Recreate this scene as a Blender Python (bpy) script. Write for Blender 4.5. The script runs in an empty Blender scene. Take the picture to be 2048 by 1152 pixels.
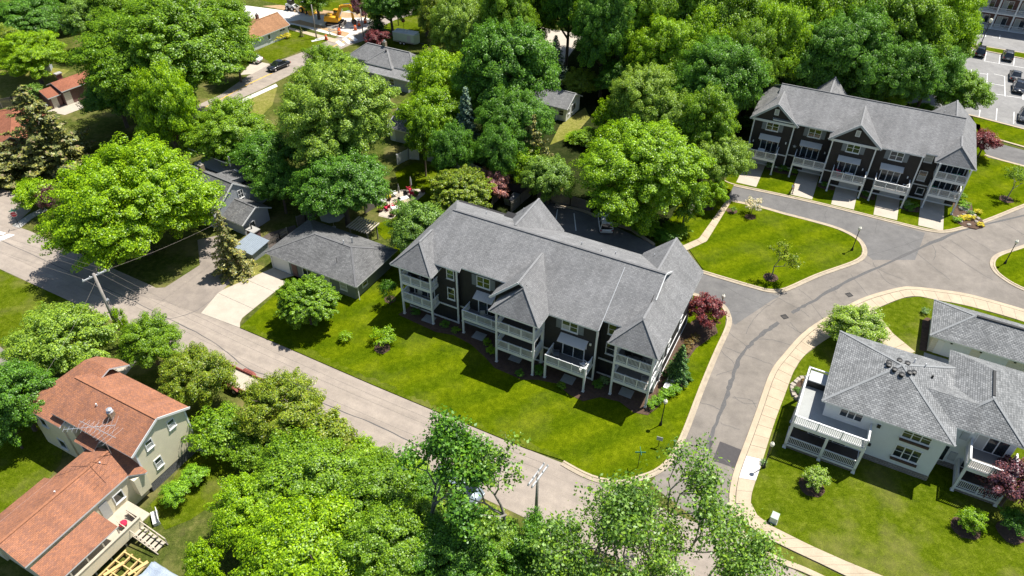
import bpy, bmesh, math, random
import numpy as np
from mathutils import Vector, Matrix

# ---------------------------------------------------------------- scene, camera, light
SC = bpy.context.scene
COL = SC.collection
R = math.radians
random.seed(7)
cam_d = bpy.data.cameras.new('camera')
cam = bpy.data.objects.new('camera', cam_d); COL.objects.link(cam)
cam_d.sensor_width = 36.0; cam_d.lens = 26.016; cam_d.clip_start = 0.5; cam_d.clip_end = 4000
_th, _ro = R(39.5), R(0.85)
_fw = Vector((0, math.cos(_th), -math.sin(_th))); _up0 = Vector((0, math.sin(_th), math.cos(_th))); _rt0 = Vector((1, 0, 0))
_rt = _rt0 * math.cos(_ro) + _up0 * math.sin(_ro); _up = _up0 * math.cos(_ro) - _rt0 * math.sin(_ro)
_m = Matrix.Identity(4)
for i in range(3):
    _m[i][0] = _rt[i]; _m[i][1] = _up[i]; _m[i][2] = -_fw[i]
_m[2][3] = 58.0
cam.matrix_world = _m
SC.camera = cam

SUN_AZ, SUN_EL = R(32), R(64.5)
world = bpy.data.worlds.new('World'); SC.world = world; world.use_nodes = True
wn = world.node_tree
bg = wn.nodes['Background']
sky = wn.nodes.new('ShaderNodeTexSky'); sky.sky_type = 'NISHITA'; sky.sun_disc = False
sky.sun_elevation = SUN_EL; sky.sun_rotation = math.pi / 2 - SUN_AZ
sky.air_density = 1.0; sky.dust_density = 0.6; sky.ozone_density = 1.0
wn.links.new(sky.outputs[0], bg.inputs[0]); bg.inputs[1].default_value = 0.082
sun_d = bpy.data.lights.new('sun', 'SUN'); sun_d.energy = 5.0; sun_d.angle = R(0.53); sun_d.color = (1.0, 0.955, 0.88)
sun = bpy.data.objects.new('sun', sun_d); COL.objects.link(sun)
_sd = Vector((math.cos(SUN_AZ) * math.cos(SUN_EL), math.sin(SUN_AZ) * math.cos(SUN_EL), math.sin(SUN_EL)))
sun.rotation_euler = _sd.to_track_quat('Z', 'Y').to_euler(); sun.location = (40, 60, 90)
vs = SC.view_settings
vs.view_transform = 'Standard'; vs.look = 'None'; vs.exposure = 0.78; vs.gamma = 1.0; vs.use_curve_mapping = False
SC.cycles.max_bounces = 6; SC.cycles.diffuse_bounces = 3; SC.cycles.transmission_bounces = 3; SC.cycles.transparent_max_bounces = 4
SC.cycles.use_denoising = True

# ---------------------------------------------------------------- mesh helpers
class MB:
    """collects faces, links them as one mesh object"""
    def __init__(s): s.v = []; s.f = []; s.m = []; s.uv = []
    def face(s, pts, mi=0, uv=None):
        n = len(s.v); s.v += [tuple(p) for p in pts]; s.f.append(tuple(range(n, n + len(pts)))); s.m.append(mi)
        s.uv.append(uv if uv else [(0, 0)] * len(pts)); return s
    def box(s, x0, x1, y0, y1, z0, z1, mi=0):
        a = [(x0, y0, z0), (x1, y0, z0), (x1, y1, z0), (x0, y1, z0), (x0, y0, z1), (x1, y0, z1), (x1, y1, z1), (x0, y1, z1)]
        return s.hexa(a, mi)
    def hexa(s, a, mi=0):
        n = len(s.v); s.v += [tuple(p) for p in a]
        for q in ((3, 2, 1, 0), (4, 5, 6, 7), (0, 1, 5, 4), (1, 2, 6, 5), (2, 3, 7, 6), (3, 0, 4, 7)):
            s.f.append(tuple(n + i for i in q)); s.m.append(mi); s.uv.append([(0, 0)] * 4)
        return s
    def bar(s, p, q, w, h, mi=0, up=(0, 0, 1)):
        p, q = Vector(p), Vector(q); d = (q - p).normalized(); u = Vector(up)
        if abs(d.dot(u)) > .98: u = Vector((1, 0, 0))
        sd = d.cross(u).normalized() * (w / 2); u2 = sd.cross(d).normalized() * (h / 2)
        a = [p - sd - u2, p + sd - u2, q + sd - u2, q - sd - u2, p - sd + u2, p + sd + u2, q + sd + u2, q - sd + u2]
        return s.hexa(a, mi)
    def prism(s, poly, z0, z1, mi=0, ms=None):
        ms = mi if ms is None else ms
        s.face([(x, y, z1) for x, y in poly], mi)
        n = len(poly)
        for i in range(n):
            a, b = poly[i], poly[(i + 1) % n]
            s.face([(a[0], a[1], z0), (b[0], b[1], z0), (b[0], b[1], z1), (a[0], a[1], z1)], ms)
        return s
    def tube(s, pts, rad, n=8, mi=0, cap=True):
        pts = [Vector(p) for p in pts]
        if not isinstance(rad, (list, tuple)): rad = [rad] * len(pts)
        b = len(s.v)
        for i, p in enumerate(pts):
            d = (pts[min(i + 1, len(pts) - 1)] - pts[max(i - 1, 0)]).normalized()
            u = Vector((0, 0, 1)) if abs(d.z) < .9 else Vector((1, 0, 0))
            a = d.cross(u).normalized(); c = d.cross(a).normalized()
            for k in range(n):
                t = 2 * math.pi * k / n; s.v.append(tuple(p + (a * math.cos(t) + c * math.sin(t)) * rad[i]))
        for i in range(len(pts) - 1):
            for k in range(n):
                k2 = (k + 1) % n
                s.f.append((b + i * n + k, b + i * n + k2, b + (i + 1) * n + k2, b + (i + 1) * n + k)); s.m.append(mi); s.uv.append([(0, 0)] * 4)
        if cap:
            s.f.append(tuple(b + k for k in range(n))); s.m.append(mi); s.uv.append([(0, 0)] * n)
            e = b + (len(pts) - 1) * n
            s.f.append(tuple(e + k for k in reversed(range(n)))); s.m.append(mi); s.uv.append([(0, 0)] * n)
        return s
    def lathe(s, prof, n=12, c=(0, 0, 0), mi=0):
        b = len(s.v)
        for r, z in prof:
            for k in range(n):
                t = 2 * math.pi * k / n; s.v.append((c[0] + r * math.cos(t), c[1] + r * math.sin(t), c[2] + z))
        for i in range(len(prof) - 1):
            for k in range(n):
                k2 = (k + 1) % n
                s.f.append((b + i * n + k, b + i * n + k2, b + (i + 1) * n + k2, b + (i + 1) * n + k)); s.m.append(mi); s.uv.append([(0, 0)] * 4)
        return s
    def mesh(s, name, mats, smooth=False):
        me = bpy.data.meshes.new(name); me.from_pydata(s.v, [], s.f)
        for mt in (mats if isinstance(mats, (list, tuple)) else [mats]): me.materials.append(mt)
        me.polygons.foreach_set('material_index', s.m)
        if smooth: me.polygons.foreach_set('use_smooth', [True] * len(s.f))
        uvl = me.uv_layers.new(name='UVMap')
        uvl.data.foreach_set('uv', [c for f in s.uv for p in f for c in p])
        me.update(); return me
    def obj(s, name, mats, parent=None, smooth=False, fixn=True):
        me = s.mesh(name, mats, smooth)
        if fixn:
            bm = bmesh.new(); bm.from_mesh(me); bmesh.ops.remove_doubles(bm, verts=bm.verts, dist=1e-5)
            bmesh.ops.recalc_face_normals(bm, faces=bm.faces); bm.to_mesh(me); bm.free()
        return link(name, me, parent)

def link(name, data, parent=None):
    o = bpy.data.objects.new(name, data); COL.objects.link(o)
    if parent is not None: o.parent = parent
    return o
LABELS = {}
def tag(o, label, cat=None, group=None, kind=None):
    o['label'] = label
    if cat: o['category'] = cat
    if group: o['group'] = group
    if kind: o['kind'] = kind
    LABELS.setdefault(label, []).append(o.name)
    return o
def thing(name, label, cat, loc=(0, 0, 0), rz=0.0, group=None):
    o = bpy.data.objects.new(name, None); COL.objects.link(o); o.empty_display_size = .3
    o.location = (loc[0], loc[1], loc[2] if len(loc) > 2 else 0); o.rotation_euler = (0, 0, rz)
    return tag(o, label, cat, group)
def struct(o): o['kind'] = 'structure'; return o
def stuff(o): o['kind'] = 'stuff'; return o
def copy_tree(o, parent=None):
    c = o.copy(); COL.objects.link(c); c.parent = parent
    for ch in o.children: copy_tree(ch, c)
    return c

# ---------------------------------------------------------------- materials
def _nt(name):
    m = bpy.data.materials.new(name); m.use_nodes = True
    nt = m.node_tree; p = nt.nodes['Principled BSDF']; return m, nt, p
def _noise(nt, scale, detail=3, rough=.55, vec=None):
    n = nt.nodes.new('ShaderNodeTexNoise'); n.inputs['Scale'].default_value = scale; n.inputs['Detail'].default_value = detail
    n.inputs['Roughness'].default_value = rough
    if vec is not None: nt.links.new(vec, n.inputs['Vector'])
    return n
def _pos(nt): return nt.nodes.new('ShaderNodeNewGeometry').outputs['Position']
def _ramp(nt, fac, stops):
    r = nt.nodes.new('ShaderNodeValToRGB'); e = r.color_ramp.elements
    while len(e) < len(stops): e.new(.5)
    for k, (p, c) in enumerate(stops):
        e[k].position = p; e[k].color = (*c, 1) if len(c) == 3 else c
    nt.links.new(fac, r.inputs[0]); return r.outputs[0]
def _mix(nt, fac, a, b, blend='MIX'):
    n = nt.nodes.new('ShaderNodeMix'); n.data_type = 'RGBA'; n.blend_type = blend
    for val, i in ((fac, 0), (a, 6), (b, 7)):
        if hasattr(val, 'is_linked'): nt.links.new(val, n.inputs[i])
        elif i == 0: n.inputs[0].default_value = val
        else: n.inputs[i].default_value = (*val, 1)
    return n.outputs[2]
def _bump(nt, p, h, dist=.02, strength=.5):
    b = nt.nodes.new('ShaderNodeBump'); b.inputs['Distance'].default_value = dist; b.inputs['Strength'].default_value = strength
    nt.links.new(h, b.inputs['Height']); nt.links.new(b.outputs[0], p.inputs['Normal'])
def lo(c, k): return tuple(min(1, x * k) for x in c)

def mat(name, col, rough=.7, var=.12, scale=2.0, bump=0.0, metal=0.0, spec=.3, coat=0.0):
    m, nt, p = _nt(name)
    pos = _pos(nt)
    n1 = _noise(nt, scale, 4, .6, pos); n2 = _noise(nt, scale * 9, 2, .5, pos)
    mx = nt.nodes.new('ShaderNodeMath'); mx.operation = 'MULTIPLY_ADD'; mx.inputs[1].default_value = .35
    nt.links.new(n2.outputs[0], mx.inputs[0])
    mu = nt.nodes.new('ShaderNodeMath'); mu.operation = 'MULTIPLY'; mu.inputs[1].default_value = .65; nt.links.new(n1.outputs[0], mu.inputs[0])
    nt.links.new(mu.outputs[0], mx.inputs[2])
    c = _ramp(nt, mx.outputs[0], [(.3, lo(col, 1 - var)), (.7, lo(col, 1 + var))])
    nt.links.new(c, p.inputs['Base Color'])
    p.inputs['Roughness'].default_value = rough; p.inputs['Metallic'].default_value = metal
    p.inputs['Specular IOR Level'].default_value = spec
    if coat: p.inputs['Coat Weight'].default_value = coat; p.inputs['Coat Roughness'].default_value = .05
    if bump: _bump(nt, p, n2.outputs[0], bump, .6)
    return m

def lawn_mat(name, c_lo, c_mid, c_hi, dry=.0, scale=.35, stripes=None):
    m, nt, p = _nt(name); pos = _pos(nt)
    n1 = _noise(nt, scale, 5, .66, pos); n2 = _noise(nt, 1.6, 6, .75, pos); n3 = _noise(nt, 9, 4, .7, pos)
    c = _ramp(nt, n1.outputs[0], [(.3, c_lo), (.5, c_mid), (.7, c_hi)])
    c2 = _ramp(nt, n2.outputs[0], [(.36, lo(c_lo, .75)), (.52, c_mid), (.66, lo(c_hi, 1.15))])
    c = _mix(nt, .55, c, c2)
    f = _ramp(nt, n3.outputs[0], [(.3, (.5, .52, .5)), (.7, (1.45, 1.42, 1.4))])
    c = _mix(nt, 1.0, c, f, 'MULTIPLY')
    if stripes is not None:
        w = nt.nodes.new('ShaderNodeTexWave'); w.inputs['Scale'].default_value = .085; w.inputs['Distortion'].default_value = .8; w.inputs['Detail'].default_value = 2; w.inputs['Detail Scale'].default_value = .6
        mp = nt.nodes.new('ShaderNodeMapping'); mp.inputs['Rotation'].default_value = (0, 0, stripes)
        nt.links.new(pos, mp.inputs[0]); nt.links.new(mp.outputs[0], w.inputs[0])
        g = _ramp(nt, w.outputs[1], [(.2, (.82, .88, .85)), (.8, (1.14, 1.1, 1.0))]); c = _mix(nt, 1.0, c, g, 'MULTIPLY')
    if dry:
        n4 = _noise(nt, .16, 4, .6, pos)
        d = _ramp(nt, n4.outputs[0], [(.5, (0, 0, 0)), (.68, (dry, dry, dry))])
        c = _mix(nt, d, c, (.24, .19, .085))
    nt.links.new(c, p.inputs['Base Color']); p.inputs['Roughness'].default_value = 1; p.inputs['Specular IOR Level'].default_value = 0
    _bump(nt, p, n3.outputs[0], .08, .7)
    return m

def asphalt_mat(name, col, patch=.25, scale=.25, streak=None):
    m, nt, p = _nt(name); pos = _pos(nt)
    n1 = _noise(nt, scale, 6, .65, pos); n2 = _noise(nt, .9, 7, .72, pos); n3 = _noise(nt, 14, 3, .7, pos)
    c = _ramp(nt, n1.outputs[0], [(.3, lo(col, 1 - patch)), (.7, lo(col, 1 + patch))])
    g = _ramp(nt, n2.outputs[0], [(.3, (.84, .84, .85)), (.7, (1.12, 1.12, 1.1))]); c = _mix(nt, 1, c, g, 'MULTIPLY')
    g = _ramp(nt, n3.outputs[0], [(.3, (.85, .85, .85)), (.7, (1.12, 1.12, 1.12))]); c = _mix(nt, 1, c, g, 'MULTIPLY')
    if streak is not None:
        mp = nt.nodes.new('ShaderNodeMapping'); mp.vector_type = 'TEXTURE'; mp.inputs['Rotation'].default_value = (0, 0, streak); mp.inputs['Scale'].default_value = (22, .9, 1); nt.links.new(pos, mp.inputs[0])
        n5 = _noise(nt, 1.0, 4, .6, mp.outputs[0]); g = _ramp(nt, n5.outputs[0], [(.35, (.9, .9, .89)), (.65, (1.07, 1.07, 1.06))]); c = _mix(nt, 1, c, g, 'MULTIPLY')
    # blotchy oil stains with their own shape
    v = nt.nodes.new('ShaderNodeTexVoronoi'); v.inputs['Scale'].default_value = .16
    w = _noise(nt, 1.1, 3, .6, pos); wm = nt.nodes.new('ShaderNodeMix'); wm.data_type = 'VECTOR'; wm.inputs[0].default_value = .6
    nt.links.new(pos, wm.inputs[4]); nt.links.new(w.outputs[1], wm.inputs[5])
    nt.links.new(pos, v.inputs[0])
    st = _ramp(nt, v.outputs[0], [(.05, (.72, .72, .74)), (.16, (1, 1, 1))]); c = _mix(nt, .6, c, _mix(nt, 1, c, st, 'MULTIPLY'))
    nt.links.new(c, p.inputs['Base Color']); p.inputs['Roughness'].default_value = .85; p.inputs['Specular IOR Level'].default_value = .25
    _bump(nt, p, n3.outputs[0], .01, .5)
    return m

def shingle_mat(name, c1, c2, cm, w=.34, h=.15, bump=.02, tone=.12):
    m, nt, p = _nt(name)
    uv = nt.nodes.new('ShaderNodeUVMap').outputs[0]
    b = nt.nodes.new('ShaderNodeTexBrick'); b.offset = .5; b.squash = 1
    b.inputs['Color1'].default_value = (*c1, 1); b.inputs['Color2'].default_value = (*c2, 1); b.inputs['Mortar'].default_value = (*cm, 1)
    b.inputs['Scale'].default_value = 1; b.inputs['Mortar Size'].default_value = h * .09; b.inputs['Mortar Smooth'].default_value = .4
    b.inputs['Brick Width'].default_value = w; b.inputs['Row Height'].default_value = h; b.inputs['Bias'].default_value = 0
    nt.links.new(uv, b.inputs['Vector'])
    pos = _pos(nt)
    n1 = _noise(nt, .5, 4, .6, pos); n2 = _noise(nt, 5, 3, .7, pos); n3 = _noise(nt, 22, 2, .6, pos)
    g = _ramp(nt, n1.outputs[0], [(.3, (1 - tone,) * 3), (.7, (1 + tone,) * 3)])
    g2 = _ramp(nt, n2.outputs[0], [(.3, (.9,) * 3), (.7, (1.1,) * 3)])
    g3 = _ramp(nt, n3.outputs[0], [(.3, (.86,) * 3), (.7, (1.14,) * 3)])
    c = _mix(nt, 1, _mix(nt, 1, _mix(nt, 1, b.outputs[0], g, 'MULTIPLY'), g2, 'MULTIPLY'), g3, 'MULTIPLY')
    mp = nt.nodes.new('ShaderNodeMapping'); mp.inputs['Scale'].default_value = (.9, .035, 1); nt.links.new(uv, mp.inputs[0])
    n4 = _noise(nt, 1.0, 4, .6, mp.outputs[0]); g4 = _ramp(nt, n4.outputs[0], [(.3, (.84,) * 3), (.7, (1.1,) * 3)])
    c = _mix(nt, 1, c, g4, 'MULTIPLY')
    nt.links.new(c, p.inputs['Base Color']); p.inputs['Roughness'].default_value = .92; p.inputs['Specular IOR Level'].default_value = .15
    sep = nt.nodes.new('ShaderNodeMath'); sep.operation = 'MULTIPLY_ADD'; nt.links.new(b.outputs['Fac'], sep.inputs[0]); sep.inputs[1].default_value = -1
    nt.links.new(n2.outputs[0], sep.inputs[2]); _bump(nt, p, sep.outputs[0], bump, .8)
    return m

def siding_mat(name, col, pitch=.16, vertical=False, var=.08, depth=.012):
    m, nt, p = _nt(name); tc = nt.nodes.new('ShaderNodeTexCoord').outputs['Object']
    sx = nt.nodes.new('ShaderNodeSeparateXYZ'); nt.links.new(tc, sx.inputs[0])
    if vertical:
        ad = nt.nodes.new('ShaderNodeMath'); ad.operation = 'ADD'; nt.links.new(sx.outputs[0], ad.inputs[0]); nt.links.new(sx.outputs[1], ad.inputs[1]); src = ad.outputs[0]
    else: src = sx.outputs[2]
    dv = nt.nodes.new('ShaderNodeMath'); dv.operation = 'DIVIDE'; dv.inputs[1].default_value = pitch; nt.links.new(src, dv.inputs[0])
    fr = nt.nodes.new('ShaderNodeMath'); fr.operation = 'FRACT'; nt.links.new(dv.outputs[0], fr.inputs[0])
    n1 = _noise(nt, 1.2, 4, .6, _pos(nt))
    g = _ramp(nt, fr.outputs[0], [(0, (.62,) * 3), (.12, (1,) * 3), (1, (1.02,) * 3)])
    c = _ramp(nt, n1.outputs[0], [(.3, lo(col, 1 - var)), (.7, lo(col, 1 + var))])
    c = _mix(nt, 1, c, g, 'MULTIPLY'); nt.links.new(c, p.inputs['Base Color'])
    p.inputs['Roughness'].default_value = .65; p.inputs['Specular IOR Level'].default_value = .25
    _bump(nt, p, fr.outputs[0], depth, .6)
    return m

def brick_mat(name, c1, c2, cm, w=.4, h=.2):
    m, nt, p = _nt(name); tc = nt.nodes.new('ShaderNodeTexCoord').outputs['Object']
    sx = nt.nodes.new('ShaderNodeSeparateXYZ'); nt.links.new(tc, sx.inputs[0])
    ad = nt.nodes.new('ShaderNodeMath'); ad.operation = 'ADD'; nt.links.new(sx.outputs[0], ad.inputs[0]); nt.links.new(sx.outputs[1], ad.inputs[1])
    cb = nt.nodes.new('ShaderNodeCombineXYZ'); nt.links.new(ad.outputs[0], cb.inputs[0]); nt.links.new(sx.outputs[2], cb.inputs[1])
    b = nt.nodes.new('ShaderNodeTexBrick'); nt.links.new(cb.outputs[0], b.inputs[0])
    b.inputs['Color1'].default_value = (*c1, 1); b.inputs['Color2'].default_value = (*c2, 1); b.inputs['Mortar'].default_value = (*cm, 1)
    b.inputs['Scale'].default_value = 1; b.inputs['Brick Width'].default_value = w; b.inputs['Row Height'].default_value = h; b.inputs['Mortar Size'].default_value = .02
    nt.links.new(b.outputs[0], p.inputs['Base Color']); p.inputs['Roughness'].default_value = .85
    _bump(nt, p, b.outputs['Fac'], -.02, .7)
    return m

def glass_mat(name, col=(.02, .027, .032), rough=.06):
    m, nt, p = _nt(name); pos = _pos(nt); n = _noise(nt, .6, 3, .6, pos)
    c = _ramp(nt, n.outputs[0], [(.35, lo(col, .5)), (.7, lo(col, 2.0))]); nt.links.new(c, p.inputs['Base Color'])
    p.inputs['Roughness'].default_value = rough; p.inputs['Specular IOR Level'].default_value = .8; p.inputs['Coat Weight'].default_value = .3
    return m

def leaf_mat(name, c_lo, c_hi, c_tip=None, trans=.35, tip=.12):
    m, nt, p = _nt(name); nt.nodes.remove(p); out = nt.nodes['Material Output']
    geo = nt.nodes.new('ShaderNodeNewGeometry')
    oi = nt.nodes.new('ShaderNodeObjectInfo')
    tc = nt.nodes.new('ShaderNodeTexCoord').outputs['Object']
    n1 = _noise(nt, .7, 3, .6, tc)
    ad = nt.nodes.new('ShaderNodeMath'); ad.operation = 'MULTIPLY_ADD'; ad.inputs[1].default_value = .62
    nt.links.new(geo.outputs['Random Per Island'], ad.inputs[0])
    mu = nt.nodes.new('ShaderNodeMath'); mu.operation = 'MULTIPLY'; mu.inputs[1].default_value = .5; nt.links.new(n1.outputs[0], mu.inputs[0]); nt.links.new(mu.outputs[0], ad.inputs[2])
    stops = [(.22, lo(c_lo, .72)), (.6, lo(c_hi, .95)), (.82, (c_hi[0] * 1.65, c_hi[1] * 1.42, c_hi[2] * .8))]
    c = _ramp(nt, ad.outputs[0], stops)
    if c_tip:
        t = nt.nodes.new('ShaderNodeMath'); t.operation = 'GREATER_THAN'; t.inputs[1].default_value = 1 - tip
        fr = nt.nodes.new('ShaderNodeMath'); fr.operation = 'MULTIPLY'; fr.inputs[1].default_value = 7.31; nt.links.new(geo.outputs['Random Per Island'], fr.inputs[0])
        f2 = nt.nodes.new('ShaderNodeMath'); f2.operation = 'FRACT'; nt.links.new(fr.outputs[0], f2.inputs[0]); nt.links.new(f2.outputs[0], t.inputs[0])
        c = _mix(nt, t.outputs[0], c, c_tip)
    g = _ramp(nt, oi.outputs['Random'], [(0, (.9, .93, .9)), (1, (1.1, 1.06, 1.0))]); c = _mix(nt, 1, c, g, 'MULTIPLY')
    df = nt.nodes.new('ShaderNodeBsdfDiffuse'); nt.links.new(c, df.inputs[0])
    tr = nt.nodes.new('ShaderNodeBsdfTranslucent'); ct = _mix(nt, 1, c, (1.25, 1.2, .55), 'MULTIPLY'); nt.links.new(ct, tr.inputs[0])
    ms = nt.nodes.new('ShaderNodeMixShader'); ms.inputs[0].default_value = trans; nt.links.new(df.outputs[0], ms.inputs[1]); nt.links.new(tr.outputs[0], ms.inputs[2])
    gl = nt.nodes.new('ShaderNodeBsdfGlossy'); gl.inputs['Roughness'].default_value = .42; gl.inputs[0].default_value = (.9, .95, .9, 1)
    m2 = nt.nodes.new('ShaderNodeMixShader'); m2.inputs[0].default_value = .025; nt.links.new(ms.outputs[0], m2.inputs[1]); nt.links.new(gl.outputs[0], m2.inputs[2])
    nt.links.new(m2.outputs[0], out.inputs[0])
    return m

M = {}
M['ground'] = lawn_mat('ground_yard', (.035, .05, .012), (.075, .095, .018), (.15, .14, .045), dry=.55, scale=.12)
M['lawn'] = lawn_mat('lawn_bright', (.048, .078, .002), (.08, .114, .002), (.122, .152, .005), dry=.06, scale=.28, stripes=R(62))
M['lawn2'] = lawn_mat('lawn_mixed', (.042, .072, .003), (.078, .11, .004), (.125, .148, .016), dry=.3, scale=.3)
M['lawn_dry'] = lawn_mat('lawn_dry', (.12, .14, .02), (.19, .19, .045), (.27, .23, .09), dry=.5, scale=.3)
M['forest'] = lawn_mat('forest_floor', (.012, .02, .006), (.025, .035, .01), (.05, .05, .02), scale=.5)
M['dirt'] = mat('bare_dirt', (.36, .24, .13), .95, .25, .8, .03)
M['mulch'] = mat('mulch', (.085, .052, .035), .95, .4, 3, .05)
M['street'] = asphalt_mat('street_chipseal', (.295, .25, .212), .08, streak=R(-26.5))
M['asphalt'] = asphalt_mat('asphalt_grey', (.19, .168, .145), .2)
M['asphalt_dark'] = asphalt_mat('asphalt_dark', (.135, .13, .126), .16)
M['asphalt_new'] = mat('asphalt_patch', (.06, .055, .055), .85, .15, 4)
M['asphalt_old'] = asphalt_mat('asphalt_worn', (.235, .2, .17), .15)
M['lot'] = asphalt_mat('lot_asphalt', (.22, .215, .21), .12)
M['seal'] = mat('crack_sealant', (.085, .082, .08), .7, .3, 5)
M['concrete'] = mat('concrete_cream', (.4, .325, .23), .85, .18, .8, .006)
M['gutter'] = mat('gutter_concrete', (.34, .285, .21), .9, .28, 1.2, .006)
M['concrete_new'] = mat('concrete_white', (.58, .54, .49), .85, .06, 1.5, .004)
M['concrete_drive'] = mat('concrete_drive', (.4, .35, .285), .85, .12, .8, .006)
M['concrete_grey'] = mat('concrete_grey', (.32, .31, .29), .85, .15, .8, .006)
M['paint_white'] = mat('road_paint_white', (.75, .75, .73), .7, .12, 6)
M['paint_yellow'] = mat('road_paint_yellow', (.7, .42, .05), .7, .15, 6)
M['white'] = mat('white_trim', (.66, .66, .65), .5, .05, 1.5)
M['white_wall'] = mat('white_stucco', (.6, .62, .63), .8, .05, 1.2, .004)
M['grey_trim'] = mat('grey_trim', (.4, .41, .42), .5, .06, 1.5)
M['dark_siding'] = siding_mat('charcoal_siding', (.03, .0285, .029), .17, var=.15)
M['dark_brown_siding'] = siding_mat('brown_black_siding', (.034, .029, .027), .17, var=.15)
M['dark_batten'] = siding_mat('charcoal_batten', (.026, .026, .028), .4, True, .15, .02)
M['shutter'] = siding_mat('shutter_grey', (.17, .185, .195), .07)
M['awning'] = mat('awning_metal', (.6, .56, .5), .5, .06, 1.5)
M['deck'] = siding_mat('deck_boards', (.2, .185, .17), .14, True, .1)
M['deck_dark'] = siding_mat('deck_boards_dark', (.085, .07, .06), .14, True, .12)
M['deck_pale'] = siding_mat('deck_boards_pale', (.31, .32, .31), .14, True, .08)
M['roof_grey'] = shingle_mat('shingle_grey', (.185, .185, .186), (.248, .246, .245), (.135, .135, .135), .28, .15, .025)
M['roof_grey2'] = shingle_mat('shingle_pale_grey', (.165, .17, .172), (.275, .28, .28), (.1, .103, .105), .32, .2, .08)
M['roof_dark'] = shingle_mat('shingle_dark_grey', (.115, .115, .116), (.18, .18, .178), (.08, .08, .08))
M['cap_roof_grey'] = mat('cap_grey', (.2, .2, .2), .9, .2, 4)
M['cap_roof_grey2'] = mat('cap_pale_grey', (.22, .228, .23), .9, .2, 4)
M['cap_roof_dark'] = mat('cap_dark', (.13, .13, .132), .9, .2, 4)
M['cap_roof_orange'] = mat('cap_orange', (.3, .13, .07), .9, .25, 5)
M['cap_roof_tan'] = mat('cap_tan', (.33, .18, .09), .9, .2, 4)
M['cap_roof_red'] = mat('cap_red', (.29, .11, .065), .9, .2, 4)
M['roof_orange'] = shingle_mat('shingle_orange', (.37, .16, .085), (.25, .12, .08), (.2, .095, .065), .26, .13, .012, .12)
M['roof_tan'] = shingle_mat('shingle_tan', (.36, .19, .1), (.3, .16, .085), (.18, .1, .06))
M['roof_red'] = shingle_mat('shingle_red', (.32, .125, .07), (.26, .1, .06), (.15, .06, .04))
M['beige_siding'] = siding_mat('beige_siding', (.7, .63, .46), .15, var=.05, depth=.01)
M['grey_siding'] = siding_mat('grey_siding', (.36, .38, .4), .16, var=.05, depth=.01)
M['green_siding'] = siding_mat('sage_siding', (.19, .21, .2), .18, var=.05, depth=.01)
M['white_siding'] = siding_mat('white_siding', (.7, .71, .7), .16, var=.04, depth=.01)
M['cream_siding'] = siding_mat('cream_siding', (.6, .56, .47), .3, var=.05, depth=.02)
M['brick'] = brick_mat('red_brick', (.17, .05, .04), (.22, .07, .05), (.16, .13, .12), .25, .09)
M['brick_tan'] = brick_mat('tan_brick', (.36, .27, .16), (.3, .22, .13), (.25, .22, .18), .25, .1)
M['block'] = brick_mat('foundation_block', (.12, .12, .13), (.16, .16, .17), (.05, .05, .05), .42, .2)
M['stone'] = brick_mat('stone_base', (.2, .17, .15), (.28, .25, .23), (.1, .09, .08), .45, .22)
M['glass'] = glass_mat('window_glass')
M['glass_reflect_green'] = glass_mat('window_glass_reflect_green', (.02, .035, .015))  # green reflections are put into the pane colour
M['glass_blind'] = mat('window_blind', (.4, .4, .38), .4, .1, 3)
M['metal_dark'] = mat('metal_black', (.02, .02, .02), .45, .1, 3)
M['metal_grey'] = mat('metal_grey', (.32, .33, .34), .4, .1, 3, metal=.5)
M['galv'] = mat('galvanised', (.55, .56, .57), .35, .1, 4, metal=.6)
M['wood_pole'] = mat('weathered_pole', (.3, .27, .24), .9, .2, 3, .01)
M['shed_blue'] = mat('blue_sheet_metal', (.24, .28, .32), .5, .1, 1.5)
M['wood_fence'] = mat('weathered_fence', (.2, .175, .15), .9, .2, 2, .01)
M['wood_new'] = mat('new_lumber', (.56, .38, .16), .8, .15, 2, .01)
M['wood_old'] = mat('old_lumber', (.42, .37, .29), .9, .15, 2, .01)
M['bark'] = mat('bark', (.11, .085, .065), .95, .3, 4, .03)
M['bark_pale'] = mat('bark_pale', (.24, .22, .19), .95, .25, 4, .03)
M['lamp_globe'] = mat('lamp_globe', (.8, .76, .62), .3, .04, 3)
M['orange'] = mat('barrel_orange', (.72, .12, .02), .5, .1, 3)
M['sign_red'] = mat('sign_red', (.5, .02, .04), .5, .06, 3)
M['sign_green'] = mat('sign_green', (.02, .2, .12), .5, .06, 3)
M['yellow'] = mat('machine_yellow', (.72, .36, .02), .45, .1, 2)
M['rubber'] = mat('rubber', (.018, .018, .018), .8, .2, 5)
M['chrome'] = mat('chrome', (.6, .6, .62), .2, .05, 5, metal=.9)
M['car_white'] = mat('car_paint_white', (.72, .73, .74), .3, .02, 1, coat=.8)
M['car_black'] = mat('car_paint_black', (.012, .013, .015), .25, .1, 1, coat=.8)
M['car_grey'] = mat('car_paint_grey', (.06, .065, .07), .3, .1, 1, coat=.8)
M['car_silver'] = mat('car_paint_silver', (.25, .3, .33), .25, .05, 1, metal=.4, coat=.8)
M['glass_car'] = glass_mat('car_glass', (.012, .015, .018), .04)
M['light_red'] = mat('tail_light', (.4, .02, .02), .3, .05, 3)
M['light_clear'] = mat('head_light', (.7, .72, .72), .2, .05, 3)
M['red_metal'] = mat('red_painted_steel', (.22, .06, .045), .6, .25, 4)
M['tarp'] = mat('silver_tarp', (.3, .35, .42), .35, .3, 1.2, .08)
M['fabric_red'] = mat('red_fabric', (.5, .02, .06), .8, .1, 3)
M['fabric_grey'] = mat('grey_canvas', (.34, .33, .3), .85, .12, 2)
M['plastic_green'] = mat('utility_green', (.42, .52, .42), .5, .08, 3)
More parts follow.
